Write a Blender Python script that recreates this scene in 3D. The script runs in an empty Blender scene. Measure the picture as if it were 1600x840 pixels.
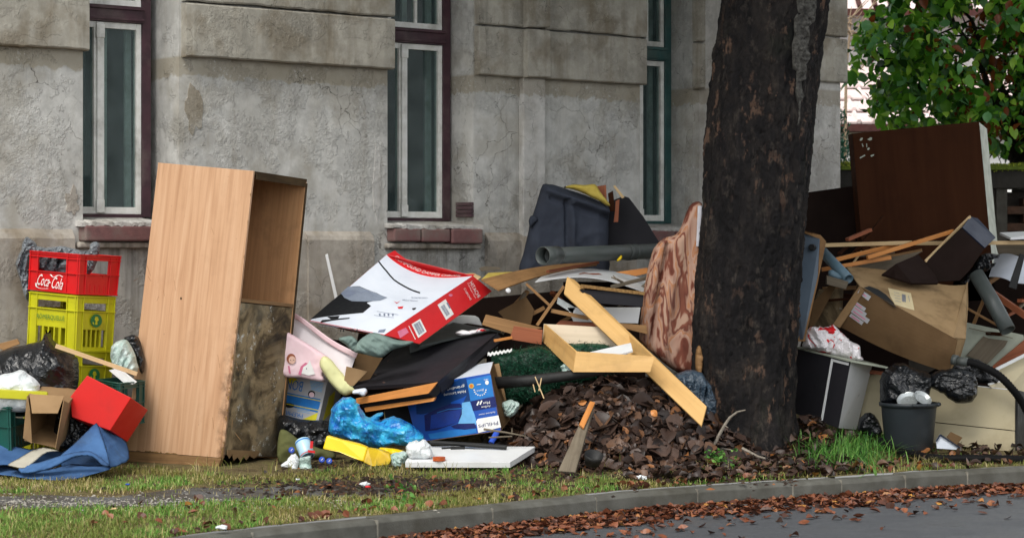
import bpy, math, random, colorsys
import numpy as np
from mathutils import Vector, noise
from mathutils.geometry import delaunay_2d_cdt
random.seed(7); rng = np.random.default_rng(7)
sc = bpy.context.scene
COL = sc.collection
F = 3600.0
EYE = 1.6
# ---------------- camera, world, sun, exposure ----------------
cam = bpy.data.cameras.new('camera'); camo = bpy.data.objects.new('camera', cam); COL.objects.link(camo)
camo.location = (0, 0, EYE); camo.rotation_euler = (math.radians(90), 0, 0)
cam.sensor_width = 36; cam.lens = 36 * F / 1600; cam.shift_y = -20 / 1600
cam.clip_end = 600
cam.dof.use_dof = True; cam.dof.focus_distance = 16.6; cam.dof.aperture_fstop = 4.5
sc.camera = camo
W = bpy.data.worlds.new('World'); sc.world = W; W.use_nodes = True
SUN_EL, SUN_AZ = math.radians(52), math.radians(205)      # azimuth clockwise from +Y
nt = W.node_tree; bg = nt.nodes['Background']
sky = nt.nodes.new('ShaderNodeTexSky'); sky.sky_type = 'NISHITA'; sky.sun_disc = False
sky.sun_elevation = SUN_EL; sky.sun_rotation = SUN_AZ; sky.air_density = 1.0; sky.dust_density = 1.0
hs = nt.nodes.new('ShaderNodeHueSaturation'); hs.inputs['Saturation'].default_value = 0.12
nt.links.new(sky.outputs[0], hs.inputs['Color']); nt.links.new(hs.outputs[0], bg.inputs['Color'])
bg.inputs['Strength'].default_value = 0.15
sl = bpy.data.lights.new('sun', 'SUN'); sl.energy = 1.5; sl.angle = math.radians(24); sl.color = (1, .95, .87)
so = bpy.data.objects.new('sun', sl); COL.objects.link(so)
sd = Vector((math.sin(SUN_AZ) * math.cos(SUN_EL), math.cos(SUN_AZ) * math.cos(SUN_EL), math.sin(SUN_EL)))
so.rotation_euler = sd.to_track_quat('Z', 'Y').to_euler(); so.location = sd * 40
sc.view_settings.view_transform = 'Standard'; sc.view_settings.look = 'None'
sc.view_settings.exposure = 0.8; sc.view_settings.gamma = 1

# ---------------- frames of reference ----------------
def P(x, y, Y): return Vector(((x - 800) / F * Y, Y, EYE - (y - 400) / F * Y))
def G(x, y, z=.13):
    return P(x, y, F * (EYE - z) / (y - 400))
UC, US = .7809, .6247
W0 = Vector((-2.98, 17.3, 0)); UV_ = Vector((UC, US, 0)); NV = Vector((US, -UC, 0))
def WF(s, o, z): return W0 + UV_ * s + NV * o + Vector((0, 0, z))
def sp(px, o=0.):
    t = (px - 800) / F; X0 = W0.x + US * o; Y0 = W0.y - UC * o
    return (t * Y0 - X0) / (UC - t * US)
def zp(px, py, o=0.):
    s = sp(px, o); return EYE + (400 - py) / F * (W0.y + US * s - UC * o)
def wall_off(v): return (Vector((v.x, v.y, 0)) - W0).dot(NV)

# ---------------- scene graph helpers ----------------
def props(o, label=None, cat=None, group=None, kind=None):
    if label: o['label'] = label
    if cat: o['category'] = cat
    if group: o['group'] = group
    if kind: o['kind'] = kind
    return o
def T(name, label, cat, loc, group=None, kind=None):
    o = bpy.data.objects.new(name, None); COL.objects.link(o); o.location = loc; o.empty_display_size = .1
    return props(o, label, cat, group, kind)
def wloc(o):
    v = Vector(o.location)
    while o.parent: o = o.parent; v = v + Vector(o.location)
    return v
def mk(name, V, FA, mat, parent=None, uvs=None, smooth=False, bevel=0, midx=None, loc=None):
    me = bpy.data.meshes.new(name)
    off = wloc(parent) if parent else (Vector(loc) if loc is not None else Vector((0, 0, 0)))
    A = np.asarray([tuple(v) for v in V], dtype=np.float64).reshape(-1, 3) - np.array(tuple(off))
    me.from_pydata(A.tolist(), [], [tuple(f) for f in FA])
    for m in (mat if isinstance(mat, (list, tuple)) else [mat]): me.materials.append(m)
    if uvs is not None:
        ul = me.uv_layers.new(name='UVMap'); ul.data.foreach_set('uv', np.asarray(uvs, dtype=np.float32).ravel())
    if midx is not None: me.polygons.foreach_set('material_index', midx)
    if smooth: me.polygons.foreach_set('use_smooth', [True] * len(me.polygons))
    me.update()
    o = bpy.data.objects.new(name, me); COL.objects.link(o)
    if parent: o.parent = parent
    elif loc is not None: o.location = loc
    if bevel:
        b = o.modifiers.new('b', 'BEVEL'); b.width = bevel; b.segments = 2; b.limit_method = 'ANGLE'; b.angle_limit = .6
    return o

class MB:
    def __init__(s): s.V = []; s.F = []; s.U = []; s.M = []; s.cm = 0
    def add(s, V, FA, uv=None):
        b = len(s.V); s.V += [Vector(v) for v in V]
        for i, f in enumerate(FA):
            s.F.append([b + k for k in f]); s.M.append(s.cm)
            if uv is not None: s.U += [tuple(uv[k]) for k in f]
            else: s.U += s._auto([Vector(V[k]) for k in f])
        return s
    def _auto(s, p):
        n = Vector((0, 0, 0))
        for i in range(len(p)):
            a, b = p[i], p[(i + 1) % len(p)]
            n += Vector(((a.y - b.y) * (a.z + b.z), (a.z - b.z) * (a.x + b.x), (a.x - b.x) * (a.y + b.y)))
        if n.length < 1e-12: return [(0, 0)] * len(p)
        n.normalize()
        e = max((p[(i + 1) % len(p)] - p[i] for i in range(len(p))), key=lambda v: v.length)
        u = e.normalized(); v = n.cross(u)
        return [((q - p[0]).dot(u) + p[0].x * .37, (q - p[0]).dot(v) + p[0].z * .71) for q in p]
    def hexa(s, c):   # c: bottom 4 (ccw), top 4
        return s.add(c, [(0, 3, 2, 1), (4, 5, 6, 7), (0, 1, 5, 4), (1, 2, 6, 5), (2, 3, 7, 6), (3, 0, 4, 7)])
    def box(s, o, a, b, c):
        o, a, b, c = map(Vector, (o, a, b, c))
        if a.cross(b).dot(c) < 0: a, b = b, a
        return s.hexa([o, o + a, o + a + b, o + b, o + c, o + a + c, o + a + b + c, o + b + c])
    def wbox(s, s0, s1, o0, o1, z0, z1):
        return s.box(WF(s0, o0, z0), UV_ * (s1 - s0), NV * (o1 - o0), Vector((0, 0, z1 - z0)))
    def slab(s, pts, th):
        p = [Vector(q) for q in pts]; c = sum(p, Vector()) / len(p)
        n = Vector((0, 0, 0))
        for i in range(len(p)):
            a, b = p[i], p[(i + 1) % len(p)]
            n += Vector(((a.y - b.y) * (a.z + b.z), (a.z - b.z) * (a.x + b.x), (a.x - b.x) * (a.y + b.y)))
        n.normalize()
        if n.dot(Vector((0, 0, EYE)) - c) < 0: p.reverse(); n = -n
        q = [v - n * th for v in p]; k = len(p)
        return s.add(p + q, [tuple(range(k)), tuple(range(2 * k - 1, k - 1, -1))] + [(i, k + i, k + (i + 1) % k, (i + 1) % k) for i in range(k)])
    def wboxd(s, s0, s1, o0, o1, z0, z1): return s.wbox(s0, s1, o0 - .07, o1 - .07, z0, z1)
    def bar(s, a, b, w, h, up=(0, 0, 1)):
        a, b = Vector(a), Vector(b); d = (b - a); u = Vector(up)
        x = d.normalized().cross(u)
        if x.length < 1e-4: x = d.normalized().cross(Vector((1, 0, 0)))
        x.normalize(); y = x.cross(d.normalized())
        return s.box(a - x * w / 2 - y * h / 2, x * w, y * h, d)
    def tube(s, pts, r, n=12, cap=True, inner=None):
        pts = [Vector(p) for p in pts]; rs = r if isinstance(r, (list, tuple)) else [r] * len(pts)
        b = len(s.V); prev = None; rings = []
        for i, p in enumerate(pts):
            d = (pts[min(i + 1, len(pts) - 1)] - pts[max(i - 1, 0)]).normalized()
            if prev is None:
                x = d.cross(Vector((0, 0, 1)));
                if x.length < .01: x = d.cross(Vector((1, 0, 0)))
                x.normalize()
            else: x = (prev - d * prev.dot(d)).normalized()
            prev = x; y = d.cross(x)
            rings.append([p + (x * math.cos(2 * math.pi * k / n) + y * math.sin(2 * math.pi * k / n)) * rs[i] for k in range(n)])
        V = [v for rg in rings for v in rg]; FA = []
        for i in range(len(pts) - 1):
            for k in range(n):
                FA.append((i * n + k, i * n + (k + 1) % n, (i + 1) * n + (k + 1) % n, (i + 1) * n + k))
        if inner:
            ri = [[pts[i] + (v - pts[i]) * inner for v in rings[i]] for i in range(len(pts))]
            o = len(V); V += [v for rg in ri for v in rg]; m = len(pts) - 1
            for i in range(m):
                for k in range(n):
                    FA.append((o + i * n + (k + 1) % n, o + i * n + k, o + (i + 1) * n + k, o + (i + 1) * n + (k + 1) % n))
            for k in range(n):
                FA.append((k, o + k, o + (k + 1) % n, (k + 1) % n))
                FA.append((m * n + (k + 1) % n, o + m * n + (k + 1) % n, o + m * n + k, m * n + k))
        elif cap:
            FA += [tuple(range(n - 1, -1, -1)), tuple(range(len(V) - n, len(V)))]
        return s.add(V, FA)
    def lathe(s, base, axis, prof, n=20, xdir=None):
        base = Vector(base); ax = Vector(axis).normalized()
        x = ax.cross(Vector((0, 1, 0)) if abs(ax.y) < .9 else Vector((1, 0, 0))).normalized(); y = ax.cross(x)
        V = []; FA = []
        for r, h in prof:
            for k in range(n):
                a = 2 * math.pi * k / n; V.append(base + ax * h + (x * math.cos(a) + y * math.sin(a)) * r)
        for i in range(len(prof) - 1):
            for k in range(n): FA.append((i * n + k, i * n + (k + 1) % n, (i + 1) * n + (k + 1) % n, (i + 1) * n + k))
        return s.add(V, FA)
    def build(s, name, mat, parent=None, **kw):
        m = s.M if isinstance(mat, (list, tuple)) else None
        return mk(name, s.V, s.F, mat, parent, uvs=s.U, midx=m, **kw)

# ---------------- materials ----------------
def srgb(r, g, b):
    f = lambda v: (v / 255 / 12.92) if v / 255 <= .04045 else ((v / 255 + .055) / 1.055) ** 2.4
    return (f(r), f(g), f(b), 1)
class N:
    def __init__(s, name):
        s.m = bpy.data.materials.new(name); s.m.use_nodes = True; s.t = s.m.node_tree
        s.b = s.t.nodes['Principled BSDF']; s.out = s.t.nodes['Material Output']
    def n(s, typ, **kw):
        x = s.t.nodes.new('ShaderNode' + typ)
        for k, v in kw.items(): setattr(x, k, v)
        return x
    def l(s, a, b): s.t.links.new(a, b)
    def coord(s, kind='Object', scale=(1, 1, 1), rot=(0, 0, 0)):
        if kind == 'World':
            g = s.n('NewGeometry').outputs['Position']
        else: g = s.n('TexCoord').outputs[kind]
        mp = s.n('Mapping'); s.l(g, mp.inputs[0]); mp.inputs['Scale'].default_value = scale; mp.inputs['Rotation'].default_value = rot
        return mp.outputs[0]
    def noise(s, co, scale, detail=4, rough=.55, dist=0):
        x = s.n('TexNoise'); s.l(co, x.inputs['Vector']); x.inputs['Scale'].default_value = scale
        x.inputs['Detail'].default_value = detail; x.inputs['Roughness'].default_value = rough; x.inputs['Distortion'].default_value = dist
        return x.outputs['Fac']
    def vor(s, co, scale, feat='F1', rnd=1):
        x = s.n('TexVoronoi', feature=feat); s.l(co, x.inputs['Vector']); x.inputs['Scale'].default_value = scale
        x.inputs['Randomness'].default_value = rnd; return x.outputs['Distance']
    def ramp(s, fac, stops, interp='LINEAR'):
        x = s.n('ValToRGB'); s.l(fac, x.inputs[0]); r = x.color_ramp; r.interpolation = interp
        while len(r.elements) < len(stops): r.elements.new(.5)
        for e, (p, c) in zip(r.elements, stops):
            e.position = p; e.color = c if len(c) == 4 else (*c, 1)
        return x.outputs[0]
    def val(s, fac, a, b, lo=0, hi=1):
        x = s.n('MapRange'); s.l(fac, x.inputs[0])
        for i, v in enumerate((a, b, lo, hi)): x.inputs[i + 1].default_value = v
        return x.outputs[0]
    def mix(s, fac, a, b, mode='MIX'):
        x = s.n('MixRGB', blend_type=mode)
        for i, v in enumerate((fac, a, b)):
            if isinstance(v, (int, float)): x.inputs[i].default_value = v
            elif isinstance(v, tuple): x.inputs[i].default_value = v
            else: s.l(v, x.inputs[i])
        return x.outputs[0]
    def math(s, op, a, b=0):
        x = s.n('Math', operation=op)
        for i, v in enumerate((a, b)):
            if isinstance(v, (int, float)): x.inputs[i].default_value = v
            else: s.l(v, x.inputs[i])
        return x.outputs[0]
    def bump(s, h, strength=.3, dist=.01, prev=None):
        x = s.n('Bump'); s.l(h, x.inputs['Height']); x.inputs['Strength'].default_value = strength; x.inputs['Distance'].default_value = dist
        if prev: s.l(prev, x.inputs['Normal'])
        return x.outputs[0]
    def fin(s, col, rough=.6, normal=None, spec=.3, metal=0):
        if isinstance(col, tuple): s.b.inputs['Base Color'].default_value = col
        else: s.l(col, s.b.inputs['Base Color'])
        if isinstance(rough, (int, float)): s.b.inputs['Roughness'].default_value = rough
        else: s.l(rough, s.b.inputs['Roughness'])
        s.b.inputs['Specular IOR Level'].default_value = spec; s.b.inputs['Metallic'].default_value = metal
        if normal: s.l(normal, s.b.inputs['Normal'])
        return s.m
def surf(name, c, c2=None, scale=6, rough=.6, bump=.15, bs=40, dirt=.3, dc=(70, 60, 45), spec=.3, dist=.006, metal=0, ds=3):
    k = N(name); co = k.coord()
    c2 = c2 or tuple(v * .82 for v in c)
    col = k.mix(k.val(k.noise(co, scale), .3, .7), srgb(*c), srgb(*c2))
    if dirt:
        d = k.val(k.noise(co, ds, 8, .65), .5, .72, 0, dirt)
        col = k.mix(d, col, srgb(*dc))
    r = k.val(k.noise(co, scale * 2), .3, .7, max(rough - .1, .02), min(rough + .12, 1))
    return k.fin(col, r, k.bump(k.noise(co, bs, 5, .6), bump, dist), spec, metal)
def wood(name, c1, c2, c3=None, sx=1.2, sy=34, rough=.5, dirt=.25, bump=.15, dc=(60, 42, 25)):
    k = N(name); co = k.coord('UV', (sx, sy, 1))
    n1 = k.noise(co, 1, 5, .6, .6); n2 = k.noise(k.coord('UV', (sx * 2, sy * 6, 1)), 1, 3)
    col = k.ramp(n1, [(.3, srgb(*c1)), (.5, srgb(*(c3 or tuple((a + b) / 2 for a, b in zip(c1, c2))))), (.72, srgb(*c2))])
    col = k.mix(k.val(n2, .35, .7, 0, .35), col, srgb(*c2))
    d = k.val(k.noise(k.coord(), 4, 8, .65), .52, .75, 0, dirt)
    col = k.mix(d, col, srgb(*dc))
    return k.fin(col, rough, k.bump(n2, bump, .002), .3)
def flat(name, c, rough=.6):
    return surf(name, c, tuple(v * .93 for v in c), 20, rough, .03, 80, .12)

def plaster(name, base, warm, warmth=.4, rough_amt=1., seed=0, rough_only=False):
    k = N(name); co = k.coord('World')
    big = k.noise(co, 1.1, 6, .62, .1); med = k.noise(co, 7, 8, .68, 0); fine = k.noise(co, 45, 6, .72)
    st = k.noise(k.coord('World', (7, 7, .9)), 1.3, 6, .6)
    base = [base[0] * 1.09, base[1] * 1.10, base[2] * 1.13]; c = k.mix(k.val(big, .35, .65), srgb(*base), srgb(*[v * .91 for v in base]))
    c = k.mix(k.val(med, .42, .68, 0, .75), c, srgb(*[min(v * 1.15, 255) for v in base]))
    c = k.mix(k.val(st, .5, .75, 0, warmth), c, srgb(*warm)); c = k.mix(k.val(k.noise(co, 1.6, 7, .72), .52, .60, 0, .35), c, srgb(*[min(v * 1.16, 255) for v in base])); c = k.mix(k.val(k.noise(k.coord('World', (1, 1, .6)), .9, 8, .7), .54, .62, 0, .32), c, srgb(112, 108, 98))
    wm = k.noise(co, 2.3, 5, .6); c = k.mix(k.val(wm, .5, .62, 0, warmth), c, srgb(*warm))
    dk = k.val(k.noise(k.coord('World', (9, 9, .7)), 1, 7, .7), .60, .82, 0, .45); c = k.mix(dk, c, srgb(62, 60, 55))
    dp = k.n('VectorMath', operation='DOT_PRODUCT'); k.l(k.n('NewGeometry').outputs['Position'], dp.inputs[0]); dp.inputs[1].default_value = UV_
    s_ = k.math('SUBTRACT', dp.outputs['Value'], W0.dot(UV_)); sx = k.n('SeparateXYZ'); k.l(k.n('NewGeometry').outputs['Position'], sx.inputs[0]); zc = sx.outputs[2]
    # old warm coat left in a strip under the courses; run-off streaks under the sills; damp at the foot
    strip = k.math('MULTIPLY', k.val(k.math('ADD', zc, k.math('MULTIPLY', k.noise(co, 9, 6, .65), .16)), 3.05, 3.07), k.val(zc, 3.14, 3.12)); c = k.mix(k.math('MULTIPLY', strip, .7), c, srgb(*[v * 1.08 for v in warm]))
    run = k.val(k.noise(k.coord('World', (16, 16, .8)), 1, 5, .6), .44, .64)
    for a_, b_ in ((-.3, .4), (2.5, 3.42), (5.25, 5.95)):
        w_ = k.math('MULTIPLY', k.val(s_, a_, a_ + .12), k.val(s_, b_, b_ - .12)); c = k.mix(k.math('MULTIPLY', k.math('MULTIPLY', w_, run), k.val(zc, .9, 1.7, 0, .55)) if False else k.math('MULTIPLY', k.math('MULTIPLY', k.math('MULTIPLY', w_, run), k.val(zc, .7, 1.68, 0, .6)), k.val(zc, 1.75, 1.7)), c, srgb(74, 70, 62))
    c = k.mix(k.math('MULTIPLY', k.val(k.math('ADD', zc, k.math('MULTIPLY', k.noise(co, 3, 6), .5)), .95, .45), .5), c, srgb(84, 78, 62))
    # worn coat: where the mask is on, coarse crumbly render with pits shows through
    mask = k.val(k.noise(co, 2.1, 8, .72, .1), .50, .55)
    vs = k.vor(k.coord('World', (1, 1, .8)), 26); cr = k.noise(co, 34, 6, .7)
    pit = k.math('MULTIPLY', mask, k.math('ADD', k.val(cr, .3, .72), k.val(vs, 0, .5, 0, .4)))
    pm = k.math('MULTIPLY', mask, k.val(cr, .56, .7, 0, .8)); c = k.mix(pm, c, srgb(*[min(v * 1.16, 255) for v in base]))
    pdk = k.math('MULTIPLY', mask, k.val(cr, .42, .3, 0, .45)); c = k.mix(pdk, c, srgb(80, 76, 70))
    # hairline cracks
    wco = k.n('VectorMath', operation='ADD'); k.l(co, wco.inputs[0])
    nz = k.n('TexNoise'); k.l(co, nz.inputs['Vector']); nz.inputs['Scale'].default_value = 5; nz.inputs['Detail'].default_value = 6
    sc_ = k.n('VectorMath', operation='SCALE'); k.l(nz.outputs['Color'], sc_.inputs[0]); sc_.inputs['Scale'].default_value = .35; k.l(sc_.outputs[0], wco.inputs[1])
    cv = k.vor(wco.outputs[0], 2.6, 'DISTANCE_TO_EDGE'); ck = k.math('MULTIPLY', k.val(cv, .006, .0, 0, 1), k.val(k.noise(co, 1.7, 3), .5, .58))
    c = k.mix(k.math('MULTIPLY', ck, .8), c, srgb(48, 45, 40))
    h = k.math('SUBTRACT', k.math('ADD', k.math('MULTIPLY', pit, 1.1), k.math('MULTIPLY', med, .22)), k.math('MULTIPLY', ck, 1.4))
    nrm = k.bump(h, .6 * rough_amt, .013); nrm = k.bump(fine, .45, .005, nrm)
    return k.fin(c, .92, nrm, .15)

M = {}
M['plaster'] = plaster('plaster_grey', (164, 162, 154), (138, 130, 112), .35)
M['plaster_band'] = plaster('plaster_band', (146, 141, 128), (112, 100, 80), .55, .8)
M['plaster_smooth'] = plaster('plaster_reveal', (166, 163, 155), (138, 131, 117), .4, .8)
M['plaster_plinth'] = plaster('plaster_plinth', (146, 139, 127), (116, 102, 80), .5, .8)
M['plum'] = surf('plum_paint', (78, 52, 60), (60, 42, 48), 9, .5, .3, 50, .5, (120, 110, 104))
M['teal'] = surf('teal_paint', (56, 92, 90), (44, 74, 74), 9, .5, .3, 50, .4, (110, 110, 100))
M['whitepaint'] = surf('old_white_paint', (244, 244, 240), (220, 220, 212), 14, .5, .4, 60, .6, (110, 104, 94))
M['brick_maroon'] = surf('maroon_brick', (124, 88, 86), (104, 76, 76), 12, .85, .5, 60, .7, (140, 134, 124))
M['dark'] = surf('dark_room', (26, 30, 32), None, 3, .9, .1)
M['curtain'] = surf('curtain_teal', (126, 146, 142), (70, 88, 88), 2, .8, .1, 20, .2)
M['slat'] = surf('grey_soffit', (120, 120, 116), None, 5)
def glass():
    k = N('window_glass'); co = k.coord('World')
    k.b.inputs['Base Color'].default_value = (.16, .21, .21, 1); k.b.inputs['Roughness'].default_value = .06
    tr = k.n('BsdfTransparent'); tr.inputs[0].default_value = (.78, .86, .85, 1)
    ms = k.n('MixShader'); k.l(k.val(k.noise(co, 4, 6), .35, .7, .72, .88), ms.inputs[0]); k.l(k.b.outputs[0], ms.inputs[1]); k.l(tr.outputs[0], ms.inputs[2])
    k.l(k.bump(k.noise(co, 3, 2), .05, .01), k.b.inputs['Normal']); k.b.inputs['Specular IOR Level'].default_value = .5
    k.l(ms.outputs[0], k.out.inputs[0]); return k.m
M['glass'] = glass()
def leafmat(name, stops, rough=.5, transl=0., bump=.2):
    k = N(name); g = k.n('NewGeometry').outputs['Random Per Island']
    c = k.ramp(g, stops); c = k.mix(k.val(k.noise(k.coord(), 30, 4), .45, .7, 0, .35), c, srgb(40, 28, 18))
    m = k.fin(c, rough, k.bump(k.noise(k.coord(), 90, 3), bump, .003), .35)
    if transl:
        t = k.n('BsdfTranslucent'); k.l(c, t.inputs[0]); ms = k.n('MixShader'); ms.inputs[0].default_value = transl
        k.l(k.b.outputs[0], ms.inputs[1]); k.l(t.outputs[0], ms.inputs[2]); k.l(ms.outputs[0], k.out.inputs[0])
    return m
# ================= GROUND, ROAD, KERB =================
kp = [(290, 842), (400, 829), (580, 811), (760, 793), (1000, 768), (1160, 757), (1310, 748), (1450, 738), (1600, 731)]
KP = [P(x, y, F * (EYE - .12) / (y - 400)) for x, y in kp]
KP = [KP[0] + (KP[0] - KP[2]).normalized() * 9, KP[0] + (KP[0] - KP[2]).normalized() * 3] + KP + [KP[-1] + (KP[-1] - KP[-2]).normalized() * q for q in (3, 12)]
KL = [0]
for a, b in zip(KP, KP[1:]): KL.append(KL[-1] + (b - a).length)
def kerb_at(t):
    for i in range(len(KP) - 1):
        if t <= KL[i + 1] or i == len(KP) - 2:
            f = (t - KL[i]) / (KL[i + 1] - KL[i]); return KP[i].lerp(KP[i + 1], f)
def kerb_px(px):          # arc length whose pixel column is px
    lo, hi = 0, KL[-1]
    for _ in range(40):
        m = (lo + hi) / 2; p = kerb_at(m)
        if p.x / p.y * F + 800 < px: lo = m
        else: hi = m
    return lo
def ss(a, b, x):
    t = max(0, min(1, (x - a) / (b - a))); return t * t * (3 - 2 * t)
def H(x, y):
    v = Vector((x, y, 0)); o = wall_off(v); s = (v - W0).dot(UV_)
    h = .122
    h += .20 * ss(2.35, 1.7, o) * ss(1.2, 1.9, s) * ss(6.6, 5.6, s)
    h += noise.noise(Vector((x * 1.6, y * 1.6, 3))) * .012 * ss(4.6, 3.6, o) + noise.noise(Vector((x * 7, y * 7, 9))) * .006
    return h
def ground_mat():
    k = N('soil_verge'); co = k.coord('World')
    a = k.noise(co, 3, 7, .65); b = k.noise(co, 30, 6, .7)
    c = k.ramp(a, [(.3, srgb(86, 73, 52)), (.5, srgb(116, 104, 72)), (.7, srgb(98, 102, 58))])
    c = k.mix(k.val(b, .45, .62, 0, .6), c, srgb(46, 36, 28)); c = k.mix(k.val(k.noise(co, 80, 3), .62, .68, 0, .8), c, srgb(150, 140, 118))
    return k.fin(c, .95, k.bump(b, .9, .02), .15)
def asphalt():
    k = N('asphalt'); co = k.coord('World')
    v = k.vor(co, 170); n = k.noise(co, 2, 6, .6)
    c = k.mix(k.val(v, .1, .6), srgb(100, 103, 108), srgb(72, 75, 79)); c = k.mix(k.val(n, .45, .7, 0, .5), c, srgb(52, 54, 58))
    c = k.mix(k.val(k.noise(co, 160, 2), .64, .7, 0, .6), c, srgb(150, 150, 150))
    return k.fin(c, k.val(n, .4, .6, .38, .65), k.bump(v, .5, .004), .4)
def gravel():
    k = N('old_asphalt_gravel'); co = k.coord('World')
    v = k.vor(co, 75); n = k.noise(co, 2.5, 6, .65)
    c = k.mix(k.val(n, .4, .65), srgb(96, 97, 98), srgb(70, 62, 52)); c = k.mix(k.val(v, .0, .35, .7, 0), c, srgb(138, 136, 130))
    c = k.mix(k.val(k.noise(co, 26, 6, .7), .52, .62, 0, .8), c, srgb(44, 37, 30))
    return k.fin(c, .85, k.bump(v, .8, .008), .25)
M['soil'] = ground_mat(); M['asphalt'] = asphalt(); M['gravel'] = gravel()
M['kerb'] = surf('kerb_concrete', (98, 98, 92), (72, 71, 65), 5, .8, .5, 90, .6, (58, 54, 42))
def sheet_rows(rows, name, mat, **kw):
    nr, nc = len(rows), len(rows[0]); V = [v for r in rows for v in r]
    FA = [(i * nc + j, i * nc + j + 1, (i + 1) * nc + j + 1, (i + 1) * nc + j) for i in range(nr - 1) for j in range(nc - 1)]
    return mk(name, V, FA, mat, **kw)
ts = list(np.linspace(0, KL[2], 12)[:-1]) + list(np.arange(KL[2], KL[-3] + 1.5, .1)) + list(np.linspace(KL[-3] + 1.6, KL[-1], 12))
def off_dirs(t):
    return kerb_at(t)
rows = []
for d in list(np.arange(.13, 5.6, .09)) + [6, 8, 12, 20, 40, 90, 200, 420]:
    r = []
    for t in ts:
        p = kerb_at(t) - NV * d
        if d > 15: p = kerb_at(KL[-1] / 2) - NV * d + UV_ * ((t / KL[-1] - .5) * (KL[-1] + d * 2.2))
        r.append(Vector((p.x, p.y, H(p.x, p.y) if d < 5.6 else .13)))
    rows.append(r)
g = sheet_rows(rows, 'ground', M['soil'], smooth=True); props(g, kind='structure')
rows = []
for d in [-.02, .3, .6, 1, 2, 4, 8, 16, 40, 120, 300]:
    r = []
    for t in ts[::3]:
        p = kerb_at(t) + NV * d
        if d > 15: p = kerb_at(KL[-1] / 2) + NV * d + UV_ * ((t / KL[-1] - .5) * (KL[-1] + d * 2.2))
        r.append(Vector((p.x, p.y, 0)))
    rows.append(r)
g = sheet_rows(rows[::-1], 'road', M['asphalt']); props(g, kind='structure')
# side skirts of far terrain so that the horizon closes behind the road too
KB = T('kerb', None, None, (0, 12, 0), kind='structure')
jt = [KL[0] + .2] + [kerb_px(x) - 4.2 for x in ()]
js = [.3, 1.3, 2.3, 3.3, 4.3, 5.3, 6.3, 7.3, 8.2] + [kerb_px(x) for x in (395, 590, 770, 932, 1090, 1239, 1315, 1415, 1512, 1640)]
js = sorted(q for q in js if q < kerb_px(300) - .5 or q > kerb_px(390)); last = js[-1]
js += [last + i for i in range(1, 9)]
for i, (a, b) in enumerate(zip(js, js[1:])):
    a += .005; b -= .005; n = 5; mb = MB(); dz = random.uniform(-.004, .004) - (.008 if i % 3 == 0 else 0); V = []
    prof = [(.005, -.06), (.002, .095), (-.018, .12), (-.115, .124), (-.13, .11), (-.13, -.06)]
    for j in range(n + 1):
        t = a + (b - a) * j / n; p = kerb_at(t)
        for k_, (dn, z) in enumerate(prof):
            w = random.uniform(-.0025, .0025); V.append(Vector((p.x, p.y, z + dz + w)) + NV * (dn + w))
    m = len(prof); FA = [(j * m + k_, j * m + (k_ + 1) % m, (j + 1) * m + (k_ + 1) % m, (j + 1) * m + k_) for j in range(n) for k_ in range(m)]
    FA += [tuple(range(m - 1, -1, -1)), tuple(range(n * m, n * m + m))]
    mb.add(V, FA); mb.build('kerbstone', M['kerb'], KB, bevel=.004)
M['mortar'] = surf('joint_mortar', (150, 146, 134), (112, 108, 98), 30, .9)
for t in js[1:-1]:
    p = kerb_at(t); q = kerb_at(t + .006) - kerb_at(t - .006); m = MB(); m.box(p - q * .5 + NV * -.001 + Vector((0, 0, -.16)), q, NV * -.118, Vector((0, 0, .15 + .122 - .12))); m.build('joint_mortar', M['mortar'], KB)
# worn strip of old asphalt footpath in the verge
up = [(-140, 752), (-40, 768), (0, 771), (80, 768), (180, 772), (250, 764), (300, 757), (420, 757), (520, 752), (620, 748), (680, 752), (730, 756), (790, 750)]
lo = [(-140, 800), (-40, 797), (0, 796), (80, 795), (180, 794), (250, 788), (300, 786), (420, 781), (520, 777), (620, 777), (680, 774), (730, 768), (790, 757)]
rows = []
nn = 60
def interp(pl, x):
    for a, b in zip(pl, pl[1:]):
        if x <= b[0]: return a[1] + (b[1] - a[1]) * (x - a[0]) / (b[0] - a[0])
    return pl[-1][1]
for j in range(9):
    r = []
    for i in range(nn + 1):
        x = -140 + 930 * i / nn; a, b = interp(up, x), interp(lo, x); f = j / 8
        jit = noise.noise(Vector((x * .03, f * 9, 5))) * 5 * (1 if f in (0, 1) else .2)
        p = G(x, a + (b - a) * f + jit); r.append(Vector((p.x, p.y, H(p.x, p.y) + (.006 if 0 < f < 1 else -.012))))
    rows.append(r)
g = sheet_rows(rows[::-1], 'footpath_asphalt_strip', M['gravel'], smooth=True); props(g, kind='structure')

# ================= APARTMENT HOUSE =================
B = T('apartment_house', 'old grey plastered house front with rusticated courses and tall narrow windows', 'building', WF(3.8, 0, 0))
TOP = 7.2
ops = [(-.27, .55, 'plum'), (2.51, 3.40, 'plum'), (5.28, 5.93, 'teal'), (6.15, 6.9, 'teal')]
solid = [(-8, -.27), (.55, 2.51), (3.40, 5.28), (5.93, 6.15), (6.9, 7.6)]
w = MB()
for a, b in solid: w.wbox(a, b, -.5, 0, -.1, TOP)
for a, b, _ in ops: w.wbox(a, b, -.5, -.002, -.1, 1.86); w.wbox(a, b, -.5, -.002, 4.7, TOP)
w.build('wall', M['plaster'], B)
w = MB(); w.wbox(7.9, 8.2, -9, -.45, -.1, TOP); w.wbox(-8, 8.2, -9.3, -9, -.1, TOP); w.wbox(-8.3, -8, -9, 0, -.1, TOP); w.build('rear_wall', M['plaster'], B)
w = MB(); w.wbox(-8.6, 8.7, -9.6, .5, TOP, TOP + .25); w.build('eave', M['slat'], B)
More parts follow.
